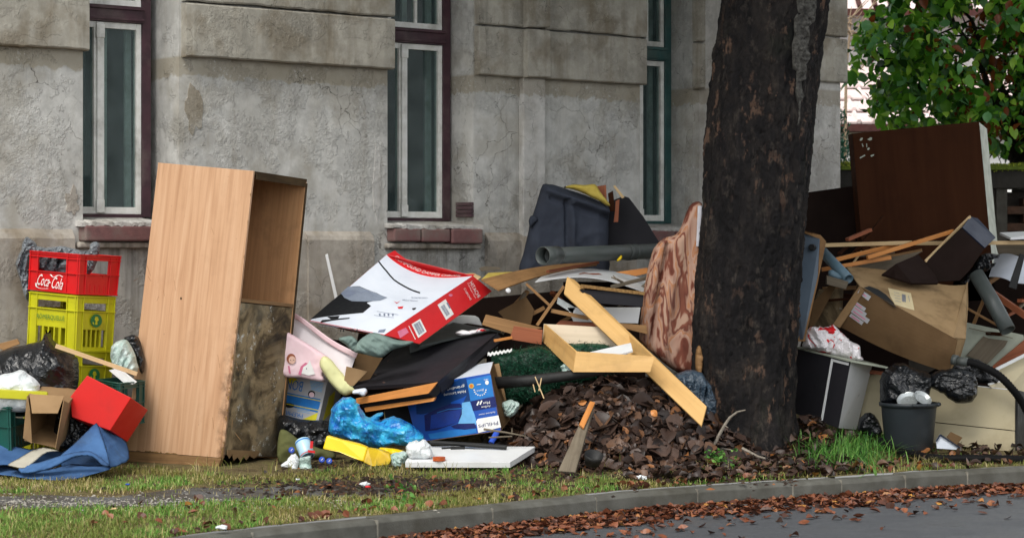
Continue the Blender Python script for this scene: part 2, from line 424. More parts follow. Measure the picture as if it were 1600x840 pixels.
w = MB(); V = [WF(-8.6, .5, TOP + .25), WF(8.7, .5, TOP + .25), WF(8.7, -9.6, TOP + .25), WF(-8.6, -9.6, TOP + .25), WF(-4, -4.5, TOP + 3), WF(4, -4.5, TOP + 3)]
w.add(V, [(0, 1, 5, 4), (1, 2, 5), (2, 3, 4, 5), (3, 0, 4)]); M['rooftile'] = surf('roof_tile_red', (120, 72, 58), (92, 56, 48), 8, .8); w.build('roof', M['rooftile'], B)
# corner pier standing forward at the right end
PO = .6; pa, pb = sp(1165, PO), sp(1313, PO)
w = MB(); w.wbox(pa, pb, -.45, PO, -.1, TOP); w.build('corner_pier', M['plaster_smooth'], B)
def course(a, b, o0, o1, z0, z1, seed):
    n = max(2, int((b - a) / .06)); V = []; r = random.Random(seed)
    ch = .012
    for i in range(n + 1):
        s_ = a + (b - a) * i / n
        j = noise.noise(Vector((s_ * 3, seed, 0))) * .012 + noise.noise(Vector((s_ * 17, seed, 4))) * .007
        j2 = noise.noise(Vector((s_ * 9, seed, 7))) * .006
        e = .004 if i in (0, n) else 0
        for (o, z) in ((o0, z0 + j), (o1 - ch + j2, z0 + j), (o1 + j2, z0 + ch + j), (o1 + j2 * .5, z1 - ch), (o1 - ch, z1), (o0, z1)):
            V.append(WF(s_, o if not e else o - min(.006, abs(o - o0)), z))
    m = 6; FA = [(i * m + k_, (i + 1) * m + k_, (i + 1) * m + k_ + 1, i * m + k_ + 1) for i in range(n) for k_ in range(m - 1)]
    FA += [tuple(range(m)), tuple(range(n * m + m - 1, n * m - 1, -1))]
    mk('rusticated_course', V, FA, M['plaster_band'], B)
zz = [3.125 + .428 * i for i in range(9)]
for k_, z in enumerate(zz):
    z1 = z + .41
    for q, (a, b, o0, o1) in enumerate([(-8, -.255, 0, .08), (.57, 2.53, 0, .085), (3.41, 3.886, 0, .075), (3.886, 4.13, .0, .14), (4.13, 5.30, 0, .08), (5.92, 6.15, 0, .08)]):
        course(a, b, o0, o1, z, z1, k_ * 10 + q)
for k_ in range(8):
    z = 3.2 + .425 * k_; course(pa, pb + .05, PO, PO + .05, z, z + .407, 200 + k_)
w = MB(); w.wbox(3.886, 4.13, 0, .07, .0, 3.125); w.build('pilaster_strip', M['plaster_smooth'], B, bevel=.01)
def plinth(a, b, o1, seed):
    n = max(2, int((b - a) / .08)); V = []
    for i in range(n + 1):
        s_ = a + (b - a) * i / n; j = noise.noise(Vector((s_ * 5, seed, 0))) * .012
        for (o, z) in ((0, -.1), (o1, -.1), (o1 + j, .9), (o1 + j * .7, 1.73 + j), (o1 - .02, 1.765 + j), (0, 1.80 + j * .5)): V.append(WF(s_, o, z))
    m = 6; FA = [(i * m + k_, (i + 1) * m + k_, (i + 1) * m + k_ + 1, i * m + k_ + 1) for i in range(n) for k_ in range(m - 1)]
    FA += [tuple(range(m)), tuple(range(n * m + m - 1, n * m - 1, -1))]
    mk('plinth', V, FA, M['plaster_plinth'], B)
for q, (a, b, o) in enumerate([(-8, -.36, .05), (.62, 1.7, .04), (1.7, 2.34, .06), (3.52, 3.88, .05), (3.88, 4.14, .11), (4.14, 5.2, .05), (5.95, 6.14, .05)]): plinth(a, b, o, q)
# patches where the coat has come away, standing a few mm proud or sunk: thin irregular scabs
def scab(s0, z0, rs, rz, th, seed, mat):
    r = random.Random(seed); n = 22; V = [WF(s0, th, z0)]; 
    for i in range(n):
        a = 2 * math.pi * i / n; q = .75 + .45 * noise.noise(Vector((math.cos(a) * 1.6, math.sin(a) * 1.6, seed * 3.1))) + r.uniform(-.06, .06)
        V.append(WF(s0 + math.cos(a) * rs * q, th * .9, z0 + math.sin(a) * rz * q))
    V += [WF(s0 + (v - W0).dot(UV_) * 0 + ((v - W0).dot(UV_) - s0) * 1.03, -.002, v.z + (v.z - z0) * .03) for v in V[1:]]
    FA = [(0, i + 1, (i + 1) % n + 1) for i in range(n)] + [(i + 1, n + 1 + i, n + 1 + (i + 1) % n, (i + 1) % n + 1) for i in range(n)]
    mk('plaster_patch', V, FA, mat, B)
scab(.68, 2.72, .09, .26, .005, 3, M['plaster_band']); scab(2.40, 2.2, .05, .4, .006, 15, M['plaster_smooth']); scab(-.36, 2.0, .07, .13, .008, 19, M['plaster_plinth'])

def window(a, b, fm, seed, shade):
    fr = MB(); o0, o1 = -.31, -.22; zb, zt0, zt1, ztop = 1.90, 3.39, 3.515, 4.65
    fr.wboxd(a, a + .07, o0, o1, zb, ztop); fr.wboxd(b - .075, b, o0, o1, zb, ztop); fr.wboxd(a + .07, b - .075, o0, o1 - .002, 1.86, zb + .02); fr.wboxd(a + .07, b - .075, o0, o1 - .002, ztop - .08, ztop)
    win = fr.build('window', fm, B, bevel=.004)
    t = MB(); t.wboxd(a + .072, b - .077, o0 + .01, o1 + .02, zt0, zt1); t.wboxd(a + .072, b - .077, o1 + .02, o1 + .035, zt0 + .012, zt0 + .03); t.wboxd(a + .072, b - .077, o1 + .02, o1 + .04, zt1 - .03, zt1 - .004); t.build('transom', fm, win, bevel=.004)
    sa, sb = a + .072, b - .077; mid = (sa + sb) / 2
    for (x0, x1) in ((sa, mid - .002), (mid + .002, sb)):
        m = MB(); st = .042; q0, q1 = -.29, -.235
        m.wboxd(x0, x0 + st, q0, q1, zb + .022, zt0 - .003); m.wboxd(x1 - st, x1, q0, q1, zb + .022, zt0 - .003)
        m.wboxd(x0 + st, x1 - st, q0, q1 - .002, zb + .022, zb + .075); m.wboxd(x0 + st, x1 - st, q0, q1 - .002, zt0 - .05, zt0 - .003)
        m.build('sash', M['whitepaint'], win, bevel=.003)
        g_ = MB(); g_.wboxd(x0 + st - .004, x1 - st + .004, -.266, -.262, zb + .07, zt0 - .045); g_.build('pane', M['glass'], win)
    m = MB(); m.wboxd(mid - .028, mid + .028, -.233, -.212, zb + .05, zt0 - .01); m.wboxd(mid - .035, mid + .035, -.232, -.205, zt0 - .13, zt0 - .02); m.wboxd(mid - .034, mid + .034, -.232, -.206, zb + .03, zb + .13)
    m.build('astragal', M['whitepaint'], win, bevel=.006)
    n3 = 3; ww = (sb - sa) / n3; m = MB()
    m.wboxd(sa, sb, -.29, -.237, zt1 + .002, zt1 + .05); m.wboxd(sa, sa + .04, -.29, -.238, zt1 + .05, ztop - .1); m.wboxd(sb - .04, sb, -.29, -.238, zt1 + .05, ztop - .1)
    for i in range(1, n3): m.wboxd(sa + ww * i - .014, sa + ww * i + .014, -.285, -.24, zt1 + .05, ztop - .1)
    m.build('fanlight_sash', M['whitepaint'], win, bevel=.003)
    for i in range(n3):
        g_ = MB(); g_.wboxd(sa + ww * i + .016, sa + ww * (i + 1) - .016, -.266, -.262, zt1 + .045, ztop - .1); g_.build('pane', M['glass'], win)
    m = MB()        # inner casement
    for x in (sa, mid + .10, sb - .05): m.wboxd(x, x + .05, -.42, -.39, zb, ztop)
    m.wboxd(sa, sb, -.42, -.392, zb, zb + .06); m.wboxd(sa, sb, -.42, -.392, 3.36, 3.46); m.build('inner_casement', M['whitepaint'], win)
    # curtain in folds, and the room behind
    rows = []
    for j in range(2):
        r = []
        for i in range(61):
            s_ = a - .3 + (b - a + .55) * i / 60; r.append(WF(s_, -.64 + .03 * math.sin(i * 1.1) + .012 * math.sin(i * 2.7 + seed), 1.7 + j * 3))
        rows.append(r)
    V = [v for r in rows for v in r]; nc = 61
    gap = shade
    FA = [(i, i + 1, nc + i + 1, nc + i) for i in range(60) if not (gap[0] < i < gap[1])]
    mk('curtain', V, FA, M['curtain'], win)
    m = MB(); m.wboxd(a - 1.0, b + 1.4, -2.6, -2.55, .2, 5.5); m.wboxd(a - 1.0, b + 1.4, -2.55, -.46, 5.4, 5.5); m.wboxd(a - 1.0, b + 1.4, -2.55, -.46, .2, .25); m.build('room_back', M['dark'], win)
window(2 * sp(156, -.3) - sp(236, -.29), sp(236, -.29), M['plum'], 1, (36, 62)); window(2 * sp(631, -.3) - sp(704, -.29), sp(704, -.29), M['plum'], 2, (30, 50)); window(2 * sp(1000, -.3) - sp(1049, -.29), sp(1049, -.29), M['teal'], 3, (99, 99)); window(6.15, 6.9, M['teal'], 4, (99, 99))
def sill(a, b, n, seed, has=True):
    m = MB(); r = random.Random(seed); V = []
    k_ = 26
    for i in range(k_ + 1):
        s_ = a - .02 + (b - a + .04) * i / k_; j = r.uniform(-.006, .006); j2 = r.uniform(-.014, .004)
        for (o, z) in ((-.28, 1.835), (-.28, 1.895), (.03, 1.865 + j), (.10 + j, 1.85 + j), (.10 + j, 1.83 + j2)): V.append(WF(s_, o, z))
    q = 5; FA = [(i * q + t_, i * q + (t_ + 1) % q, (i + 1) * q + (t_ + 1) % q, (i + 1) * q + t_) for i in range(k_) for t_ in range(q)]
    FA += [tuple(range(q - 1, -1, -1)), tuple(range(k_ * q, k_ * q + q))]
    sl_ = mk('sill', V, FA, M['plaster_smooth'], B)
    x = a; wds = [r.uniform(.8, 1.2) for _ in range(n)]; tot = sum(wds)
    for i in range(n):
        wdt = (b - a) * wds[i] / tot; m = MB()
        m.wbox(x + .004, x + wdt - .006, -.01, .115 + r.uniform(-.012, .004), 1.71 + r.uniform(-.006, .01), 1.828); x += wdt
        m.build('brick', M['brick_maroon'], sl_, bevel=.014)
    m = MB(); m.wbox(a - .03, b + .02, 0, .07, 1.66, 1.705); m.build('sill_bed', M['plaster_plinth'], sl_, bevel=.015)
sill(-.31, .36, 1, 4); sill(2.50, 3.42, 3, 5); sill(5.26, 5.95, 2, 6)
m = MB()
for i in range(4): m.box(WF(3.37, -.21 + 0, 1.93 + i * .032), UV_ * .03 + NV * 0, NV * .215, Vector((0, 0, .028)))
m.build('louvre_block', M['plum'], B, bevel=.003)
# ================= SHAPE TOOLS FOR THE RUBBISH =================
def PY(x, y, Y): return P(x, y, Y)
def PL(lst, Y=None): return [P(q[0], q[1], q[2] if len(q) > 2 else Y) for q in lst]
def smooth_poly(pts, k=3):
    n = len(pts); out = []
    for i in range(n):
        p0, p1, p2, p3 = [np.array(pts[(i + d) % n], float) for d in (-1, 0, 1, 2)]
        for j in range(k):
            t = j / k; out.append(.5 * ((2 * p1) + (-p0 + p2) * t + (2 * p0 - 5 * p1 + 4 * p2 - p3) * t * t + (-p0 + 3 * p1 - 3 * p2 + p3) * t ** 3))
    return out
def crumple(x, z, seed, f, st=(1, 1), ang=0):
    c, s_ = math.cos(ang), math.sin(ang); a, b = (x * c + z * s_) * st[0] * f, (-x * s_ + z * c) * st[1] * f
    v = 0
    for o, am in ((1, 1), (2.1, .5), (4.3, .25)):
        w = noise.noise(Vector((a * o * .6, b * o * .6, seed + 9))) * .9
        v += am * (1 - 2.6 * abs(noise.noise(Vector((a * o + w, b * o - w, seed * 7.3 + o)))))
    return v
FILMS = {'black_bin_bag', 'blue_bag', 'grey_bag', 'slate_bag', 'white_bag', 'pale_teal_bag', 'red_white_bag'}
def facetf(x, z, seed, f, ang):
    r = random.Random(seed * 7 + 1); v = 0
    wx = noise.noise(Vector((x * f * .35, z * f * .35, seed))) * .22; wz = noise.noise(Vector((x * f * .35, z * f * .35, seed + 5))) * .22
    for i in range(7):
        a = r.uniform(0, 3.14) if i % 2 else ang + r.gauss(0, .4); k = f * r.uniform(.5, 2.4); p = ((x + wx) * math.cos(a) + (z + wz) * math.sin(a)) * k + r.random()
        t = abs((p % 1) - .5) * 2; v += (t - .5) * 1.3 * (.6 * f / k) * (.4 + noise.noise(Vector((x * f * .5, z * f * .5, i * 3.1 + seed))) * 1.2)
    return v
def blob(name, out, Y, dep, mat, parent=None, R=26, seed=1, amp=.02, f=6, st=(1, 1), ang=0, step=3.2, back=.7, sm=3, Yf=None, loc=None, disp=None, front=1.):
    """closed lump of cloth or film: outline in the photograph, real depth front and back"""
    o = smooth_poly(out, sm) if sm > 1 else [np.array(p, float) for p in out]
    film_ = mat.name in FILMS
    o = np.array([p[:2] for p in o]); nb = len(o); r = random.Random(seed)
    if film_: o = o + np.array([[noise.noise(Vector((p[0] * .3, p[1] * .3, seed))), noise.noise(Vector((p[0] * .3, p[1] * .3, seed + 4)))] for p in o]) * 2.2
    x0, y0 = o.min(0); x1, y1 = o.max(0); A = o; Bv = np.roll(o, -1, 0)
    def dist(p):
        d = Bv - A; t = np.clip(((p - A) * d).sum(1) / np.maximum((d * d).sum(1), 1e-9), 0, 1)
        return np.sqrt((((A + d * t[:, None]) - p) ** 2).sum(1).min())
    def inside(p):
        c = False
        for a, b in zip(A, Bv):
            if (a[1] > p[1]) != (b[1] > p[1]) and p[0] < (b[0] - a[0]) * (p[1] - a[1]) / (b[1] - a[1]) + a[0]: c = not c
        return c
    pts = []
    yy = y0 + step * .5; row = 0
    while yy < y1:
        xx = x0 + (row % 2) * step * .5
        while xx < x1:
            p = np.array((xx + r.uniform(-.15, .15) * step, yy + r.uniform(-.15, .15) * step))
            if inside(p) and dist(p) > step * .5: pts.append(p)
            xx += step
        yy += step * .87; row += 1
    allp = [Vector(tuple(p)) for p in o] + [Vector(tuple(p)) for p in pts]
    res = delaunay_2d_cdt(allp, [(i, (i + 1) % nb) for i in range(nb)], [], 1, 1e-5)
    v2, fc = res[0], res[2]
    ids = res[3]; V = []; Bk = []; isb = []
    for i, v in enumerate(v2):
        p = np.array((v.x, v.y)); bd = any(k < nb for k in ids[i]); d = 0 if bd else dist(p); isb.append(bd)
        q = min(d / R, 1); h = dep * math.sqrt(max(0, 1 - (1 - q) ** 2)); Yc = Yf(v.x, v.y) if Yf else Y
        sx, sz = (v.x - 800) / F * Yc, (400 - v.y) / F * Yc
        cr = ((facetf(sx, sz, seed, f * 1.1, ang) * 1.5 + .35 * crumple(sx, sz, seed, f * 2, st, ang)) if film_ else crumple(sx, sz, seed, f, st, ang)) * amp * (.25 + .75 * min(1, d / (R * .4)))
        if disp: cr += disp(v.x, v.y)
        V.append(P(v.x, v.y, Yc) + Vector((0, -1, 0)) * (h * front + cr * (0 if bd else 1)) + Vector((cr * .35 * (0 if bd else 1), 0, 0)))
        Bk.append(P(v.x, v.y, Yc) + Vector((0, h * back, 0)))
    n = len(V); vert = list(V); m = {}
    for i in range(n):
        if isb[i]: m[i] = i
        else: m[i] = len(vert); vert.append(Bk[i])
    FA = []
    for f_ in fc:
        a, b, c = [V[k] for k in f_[:3]]
        fl = (b - a).cross(c - a).y > 0
        FA.append(tuple(reversed(f_)) if fl else tuple(f_))
        bk = [m[k] for k in f_]; FA.append(tuple(bk) if fl else tuple(reversed(bk)))
    uv = []
    for f_ in FA:
        for k in f_: uv.append((vert[k].x, vert[k].z))
    return mk(name, vert, FA, mat, parent, uvs=uv, smooth=not film_, loc=loc)

class Surf:
    """a four-cornered surface (corners p00 p10 p11 p01); prints are laid on it"""
    def __init__(s, c, fn=None):
        s.c = [Vector(q) for q in c]; s.fn = fn
        n = (s.c[1] - s.c[0]).cross(s.c[3] - s.c[0]).normalized(); cc = sum(s.c, Vector()) / 4
        s.n = n if n.dot(Vector((0, 0, EYE)) - cc) > 0 else -n
    def at(s, u, v, off=0):
        c = s.c; p = c[0] * (1 - u) * (1 - v) + c[1] * u * (1 - v) + c[2] * u * v + c[3] * (1 - u) * v
        if s.fn: p = p + s.fn(u, v)
        return p + s.n * off
    def px(s, u, v):
        p = s.at(u, v); return (p.x / p.y * F + 800, 400 - (p.z - EYE) / p.y * F)
    def inv(s, x, y):
        u = v = .5
        for _ in range(14):
            a = s.px(u, v); b = s.px(u + .002, v); d = s.px(u, v + .002)
            J = np.array([[(b[0] - a[0]) / .002, (d[0] - a[0]) / .002], [(b[1] - a[1]) / .002, (d[1] - a[1]) / .002]])
            try: du = np.linalg.solve(J, np.array([x - a[0], y - a[1]]))
            except Exception: break
            u += float(np.clip(du[0], -.5, .5)); v += float(np.clip(du[1], -.5, .5))
        return u, v
    def sheet(s, mb, nu=14, nv=14, th=.004):
        V = [s.at(i / nu, j / nv) for j in range(nv + 1) for i in range(nu + 1)]; n = len(V); V += [v - s.n * th for v in V]
        w = nu + 1; FA = []
        sg = (V[1] - V[0]).cross(V[w] - V[0]).dot(s.n) > 0
        for j in range(nv):
            for i in range(nu):
                f_ = (j * w + i, j * w + i + 1, (j + 1) * w + i + 1, (j + 1) * w + i)
                FA.append(f_ if sg else f_[::-1]); FA.append(tuple(n + k for k in (f_[::-1] if sg else f_)))
        ring = [i for i in range(w)] + [j * w + nu for j in range(1, nv + 1)] + [nv * w + i for i in range(nu - 1, -1, -1)] + [j * w for j in range(nv - 1, 0, -1)]
        for a, b in zip(ring, ring[1:] + ring[:1]): FA.append((a, n + a, n + b, b) if sg else (b, n + b, n + a, a))
        L1 = (s.c[1] - s.c[0]).length; L2 = (s.c[3] - s.c[0]).length
        uv = [(i / nu * L1, j / nv * L2) for j in range(nv + 1) for i in range(nu + 1)] * 2
        mb.add(V, FA, uv); return mb
    def poly(s, mb, uvs, off=.0015, th=.0012):
        k = len(uvs); A = [s.at(u, v, off) for u, v in uvs]
        c = (A[1] - A[0]).cross(A[2] - A[0]);
        tot = Vector((0, 0, 0))
        for i in range(k): tot += (A[i] - A[0]).cross(A[(i + 1) % k] - A[0])
        if tot.dot(s.n) < 0: A.reverse()
        mb.add(A + [a - s.n * th for a in A], [tuple(range(k))] + [(i, k + i, k + (i + 1) % k, (i + 1) % k) for i in range(k)]); return mb
    def polypx(s, mb, pts, off=.0015):
        uv = [s.inv(*p) for p in pts]
        if s.fn:   # follow the bend: cut into a fan-free grid of triangles
            return s.fine(mb, uv, off)
        return s.poly(mb, uv, off)
    def fine(s, mb, uv, off):
        o = np.array(uv); st = .06; P_ = [Vector(tuple(p)) for p in o]; n = len(P_)
        e = []; Q = []
        for a, b in zip(o, np.roll(o, -1, 0)):
            k = max(1, int(np.hypot(*(b - a)) / st))
            for j in range(k): Q.append(Vector(tuple(a + (b - a) * j / k)))
        m = len(Q); x0, y0 = o.min(0); x1, y1 = o.max(0); pts = []
        for xx in np.arange(x0, x1, st):
            for yy in np.arange(y0, y1, st):
                c = False
                for a, b in zip(Q, Q[1:] + Q[:1]):
                    if (a.y > yy) != (b.y > yy) and xx < (b.x - a.x) * (yy - a.y) / (b.y - a.y) + a.x: c = not c
                if c: pts.append(Vector((xx, yy)))
        r_ = delaunay_2d_cdt(Q + pts, [(i, (i + 1) % m) for i in range(m)], [], 1, 1e-6)
        V = [s.at(v.x, v.y, off) for v in r_[0]]; FA = []
        for f_ in r_[2]:
            a, b, c = [V[k] for k in f_[:3]]; FA.append(tuple(f_) if (b - a).cross(c - a).dot(s.n) > 0 else tuple(reversed(f_)))
        mb.add(V, FA); return mb
    def discpx(s, mb, cx, cy, rx, ry=None, rot=0, n=16, off=.0015):
        ry = ry or rx; return s.polypx(mb, [(cx + rx * math.cos(a) * math.cos(rot) - ry * math.sin(a) * math.sin(rot), cy + rx * math.cos(a) * math.sin(rot) + ry * math.sin(a) * math.cos(rot)) for a in [2 * math.pi * i / n for i in range(n)]], off)
    def linepx(s, mb, pts, w, off=.002):
        for a, b in zip(pts, pts[1:]):
            d = np.array(b, float) - np.array(a, float); d /= max(np.hypot(*d), 1e-6); q = np.array((-d[1], d[0])) * w / 2
            s.polypx(mb, [tuple(np.array(a) - q), tuple(np.array(b) - q), tuple(np.array(b) + q), tuple(np.array(a) + q)], off)
        return mb
    def textuv(s, mb, body, q, off=.0025, res=2):
        """q: uv of the text's lower left, lower right, upper right, upper left"""
        cu = bpy.data.curves.new('t', 'FONT'); cu.body = body; cu.resolution_u = res
        to = bpy.data.objects.new('t', cu); COL.objects.link(to)
        dg = bpy.context.evaluated_depsgraph_get(); me = bpy.data.meshes.new_from_object(to.evaluated_get(dg))
        vs = np.array([v.co[:2] for v in me.vertices]); fs = [tuple(p.vertices) for p in me.polygons]
        bpy.data.objects.remove(to); bpy.data.curves.remove(cu); bpy.data.meshes.remove(me)
        if not len(vs): return mb
        lo_, hi = vs.min(0), vs.max(0); V = []
        for v in vs:
            a, b = (v - lo_) / (hi - lo_)
            u = q[0][0] * (1 - a) * (1 - b) + q[1][0] * a * (1 - b) + q[2][0] * a * b + q[3][0] * (1 - a) * b
            w = q[0][1] * (1 - a) * (1 - b) + q[1][1] * a * (1 - b) + q[2][1] * a * b + q[3][1] * (1 - a) * b
            V.append(s.at(u, w, off))
        FA = []
        for f_ in fs:
            a, b, c = V[f_[0]], V[f_[1]], V[f_[2]]; FA.append(f_ if (b - a).cross(c - a).dot(s.n) > 0 else f_[::-1])
        mb.add(V, FA); return mb
    def textpx(s, mb, body, q, off=.0025): return s.textuv(mb, body, [s.inv(*p) for p in q], off)
    def barcode(s, mb, q, n=14, off=.003, seed=1):
        uv = [s.inv(*p) for p in q]; r = random.Random(seed); x = 0
        f_ = lambda a, b: tuple(uv[0][k] * (1 - a) * (1 - b) + uv[1][k] * a * (1 - b) + uv[2][k] * a * b + uv[3][k] * (1 - a) * b for k in (0, 1))
        for i in range(n):
            w = r.uniform(.25, .8) / n; s.poly(mb, [f_(x, 0), f_(x + w, 0), f_(x + w, 1), f_(x, 1)], off); x += 1 / n
    def solid(s, mb, u0, u1, v0, v1, tin, tout=0):
        q = [(u0, v0), (u1, v0), (u1, v1), (u0, v1)]; A = [s.at(u, v, -tin) for u, v in q]; Bq = [s.at(u, v, tout) for u, v in q]
        if (A[1] - A[0]).cross(A[3] - A[0]).dot(s.n) < 0: A = [A[0], A[3], A[2], A[1]]; Bq = [Bq[0], Bq[3], Bq[2], Bq[1]]
        mb.hexa(A + Bq)
def prism(mb, pts, vec):
    p = [Vector(q) for q in pts]; n = Vector((0, 0, 0)); vec = Vector(vec)
    for i in range(len(p)):
        a, b = p[i], p[(i + 1) % len(p)]
        n += Vector(((a.y - b.y) * (a.z + b.z), (a.z - b.z) * (a.x + b.x), (a.x - b.x) * (a.y + b.y)))
    if n.dot(vec) > 0: p.reverse()
    k = len(p); return mb.add(p + [v + vec for v in p], [tuple(range(k)), tuple(range(2 * k - 1, k - 1, -1))] + [(i, k + i, k + (i + 1) % k, (i + 1) % k) for i in range(k)])
def board(name, label, cat, pts, Y, th, mat, group=None, bevel=.003, part=None, lift=None):
    q = PL(pts, Y); b = min(q, key=lambda v: v.z)
    m = MB(); m.slab(q, th)
    if part is not None: return m.build(name, mat, part, bevel=bevel)
    return props(m.build(name, mat, loc=b, bevel=bevel), label, cat, group)
def stick(name, label, cat, a, b, w, h, mat, group=None, bevel=.002, taper=None):
    a, b = PL([a, b]); m = MB(); m.bar(a, b, w, h)
    return props(m.build(name, mat, loc=a, bevel=bevel), label, cat, group)

# ---------------- materials of the things ----------------
M['beech'] = wood('beech_laminate', (196, 150, 112), (226, 184, 146), (214, 170, 130), 1.1, 26, .45, .12)
M['beech_in'] = wood('beech_inner', (176, 130, 90), (208, 162, 118), None, 1.1, 26, .5, .35)
M['rotten'] = wood('mouldy_board', (46, 38, 30), (88, 72, 52), None, 1.4, 10, .8, .85, .4, (30, 28, 26))
M['plyedge'] = wood('board_edge', (110, 84, 56), (150, 116, 78), None, 2, 30, .7, .6)
def mould():
    k = N('mouldy_back'); co = k.coord(); a = k.noise(co, 3.2, 8, .65, .6); b = k.noise(co, 9, 8, .7); z = k.n('SeparateXYZ'); k.l(k.n('TexCoord').outputs['Object'], z.inputs[0])
    c = k.ramp(a, [(.34, srgb(46, 41, 35)), (.45, srgb(92, 78, 58)), (.57, srgb(156, 136, 104))]); c = k.mix(k.val(b, .54, .64, 0, .7), c, srgb(36, 33, 30))
    c = k.mix(k.val(k.noise(co, 2.2, 4), .5, .6, 0, .35), c, srgb(148, 140, 120))
    w = k.math('MULTIPLY', k.val(k.noise(co, 17, 8, .74), .58, .61), k.val(k.noise(co, 3, 3), .48, .56)); c = k.mix(w, c, srgb(205, 205, 198))
    return k.fin(c, .85, k.bump(b, .4, .006), .2)
M['mould'] = mould()
M['redplastic'] = surf('red_plastic', (206, 26, 30), (190, 20, 24), 5, .35, .05, 60, .12, (90, 40, 36), .4)
M['redboard'] = surf('red_gloss_board', (214, 30, 24), (200, 26, 22), 3, .4, .03, 30, .18, spec=.4)
M['yellowplastic'] = surf('yellow_plastic', (190, 188, 24), (172, 168, 20), 5, .45, .05, 60, .45, (120, 110, 40), .4)
M['greenplastic'] = surf('green_plastic', (24, 82, 72), (18, 68, 62), 5, .4, .06, 60, .3, (60, 70, 60), .4)
M['whiteprint'] = flat('white_print', (235, 235, 232), .4); M['greenprint'] = flat('green_print', (30, 110, 60), .4)
M['blackprint'] = flat('black_print', (24, 26, 30), .4); M['redprint'] = surf('red_card', (206, 36, 40), (196, 30, 36), 6, .4, .06, 50, .1, (150, 40, 40), .4)
M['whitecard'] = surf('white_card', (216, 222, 232), (204, 212, 224), 3, .4, .1, 12, .15, (160, 160, 165), .4)
M['greyprint'] = flat('grey_print', (120, 130, 150), .4); M['silverprint'] = flat('silver_print', (130, 140, 156), .35)
M['pinkprint'] = flat('pink_print', (214, 120, 150)); M['orangeprint'] = flat('orange_print', (214, 110, 40))
M['card'] = surf('brown_cardboard', (150, 122, 88), (130, 104, 74), 4, .8, .15, 20, .35, (88, 68, 46), .2)
M['card2'] = surf('dark_cardboard', (104, 82, 58), (90, 70, 48), 4, .85, .15, 20, .4, (58, 44, 32), .2)
M['carddirt'] = surf('damp_cardboard', (158, 132, 96), (136, 111, 78), 2.5, .85, .2, 20, .5, (76, 58, 40), .25, ds=5)
def film(name, c, c2, rough=.25, bs=9, bump=.5, spec=.5, fine=40):
    k = N(name); co = k.coord(); a = k.noise(co, bs, 6, .6, .8); b = k.noise(co, fine, 4, .6, .5)
    return k.fin(k.mix(k.val(a, .35, .65), srgb(*c), srgb(*c2)), rough, k.bump(b, bump * .6, .006, k.bump(a, bump, .03)), spec)
M['blackfilm'] = film('black_bin_bag', (10, 12, 15), (20, 23, 27), .27, 9, .5, .5)
M['bluefilm'] = film('blue_bag', (10, 78, 168), (60, 176, 214), .25, 9, .5, .5)
M['greyfilm'] = film('grey_bag', (120, 126, 132), (84, 88, 92), .25, 10, .6, .5)
M['slatefilm'] = film('slate_bag', (36, 50, 64), (64, 80, 94), .25, 14, .8, .6)
M['whitefilm'] = film('white_bag', (226, 230, 232), (196, 204, 206), .4, 12, .5, .4)
M['milkfilm'] = film('pale_teal_bag', (150, 176, 168), (190, 204, 200), .35, 12, .5, .4)
def redwhite():
    k = N('red_white_bag'); co = k.coord(); c = k.ramp(k.noise(co, 9, 3, .5, .8), [(.0, srgb(226, 222, 226)), (.56, srgb(232, 228, 230)), (.575, srgb(206, 26, 34)), (1, srgb(206, 26, 34))])
    return k.fin(c, .35, k.bump(k.noise(co, 22, 4), .5, .02), .4)
M['redwhite'] = redwhite()
def fabric(name, c, c2, bump=.35, rough=.9, dirt=.3, dc=(60, 58, 56), f=260):
    k = N(name); co = k.coord(); a = k.noise(co, 4, 6, .6); w = k.noise(co, f, 2)
    col = k.mix(k.val(a, .35, .65), srgb(*c), srgb(*c2)); col = k.mix(k.val(k.noise(co, 3, 8, .7), .5, .7, 0, dirt), col, srgb(*dc))
    return k.fin(col, rough, k.bump(w, bump, .002), .1)
M['sofa'] = fabric('blue_grey_upholstery', (62, 67, 78), (52, 56, 66)); M['rug'] = fabric('blue_rug', (72, 106, 150), (54, 82, 122), .6, .95, .55, (56, 64, 74), 120)
M['rugback'] = fabric('rug_backing', (176, 172, 158), (150, 146, 134), .4, .9, .4); M['linen'] = fabric('white_linen', (206, 206, 212), (190, 190, 198), .3, .9, .25, (150, 146, 140))
M['greencloth'] = fabric('grey_green_cloth', (120, 138, 132), (98, 116, 112), .2, .8, .2); M['drab'] = fabric('drab_green_sack', (98, 100, 62), (80, 82, 52))
M['pinkpaper'] = surf('pink_paper', (240, 214, 218), (234, 198, 206), 4, .5, .05, 30, .12, (190, 170, 160), .3)
M['palepaper'] = surf('pale_paper', (214, 206, 208), (200, 194, 196), 3, .6, .05, 30, .15, (180, 170, 150)); M['yellowpaper'] = surf('pale_yellow_paper', (222, 222, 168), (208, 206, 150), 4, .5, .05, 30, .12)
M['blackboard'] = surf('black_laminate', (36, 35, 40), (32, 32, 36), 3, .6, .03, 40, .12, (52, 54, 54), .2)
M['orangewood'] = wood('orange_wood', (168, 104, 50), (206, 140, 76), None, 1.5, 30, .45, .2); M['oldwood'] = wood('old_wood', (120, 88, 54), (160, 122, 80), None, 1.6, 34, .7, .5)
M['redwood'] = wood('reddish_wood', (120, 66, 42), (156, 92, 62), None, 1.6, 30, .6, .3); M['greywood'] = wood('weathered_wood', (84, 76, 64), (122, 112, 96), None, 1.5, 38, .85, .4, .4)
M['pine'] = wood('light_pine', (190, 160, 116), (216, 188, 144), None, 1.2, 30, .6, .25); M['ply'] = wood('plywood', (186, 146, 88), (208, 168, 108), (198, 158, 98), 1.1, 16, .5, .25)
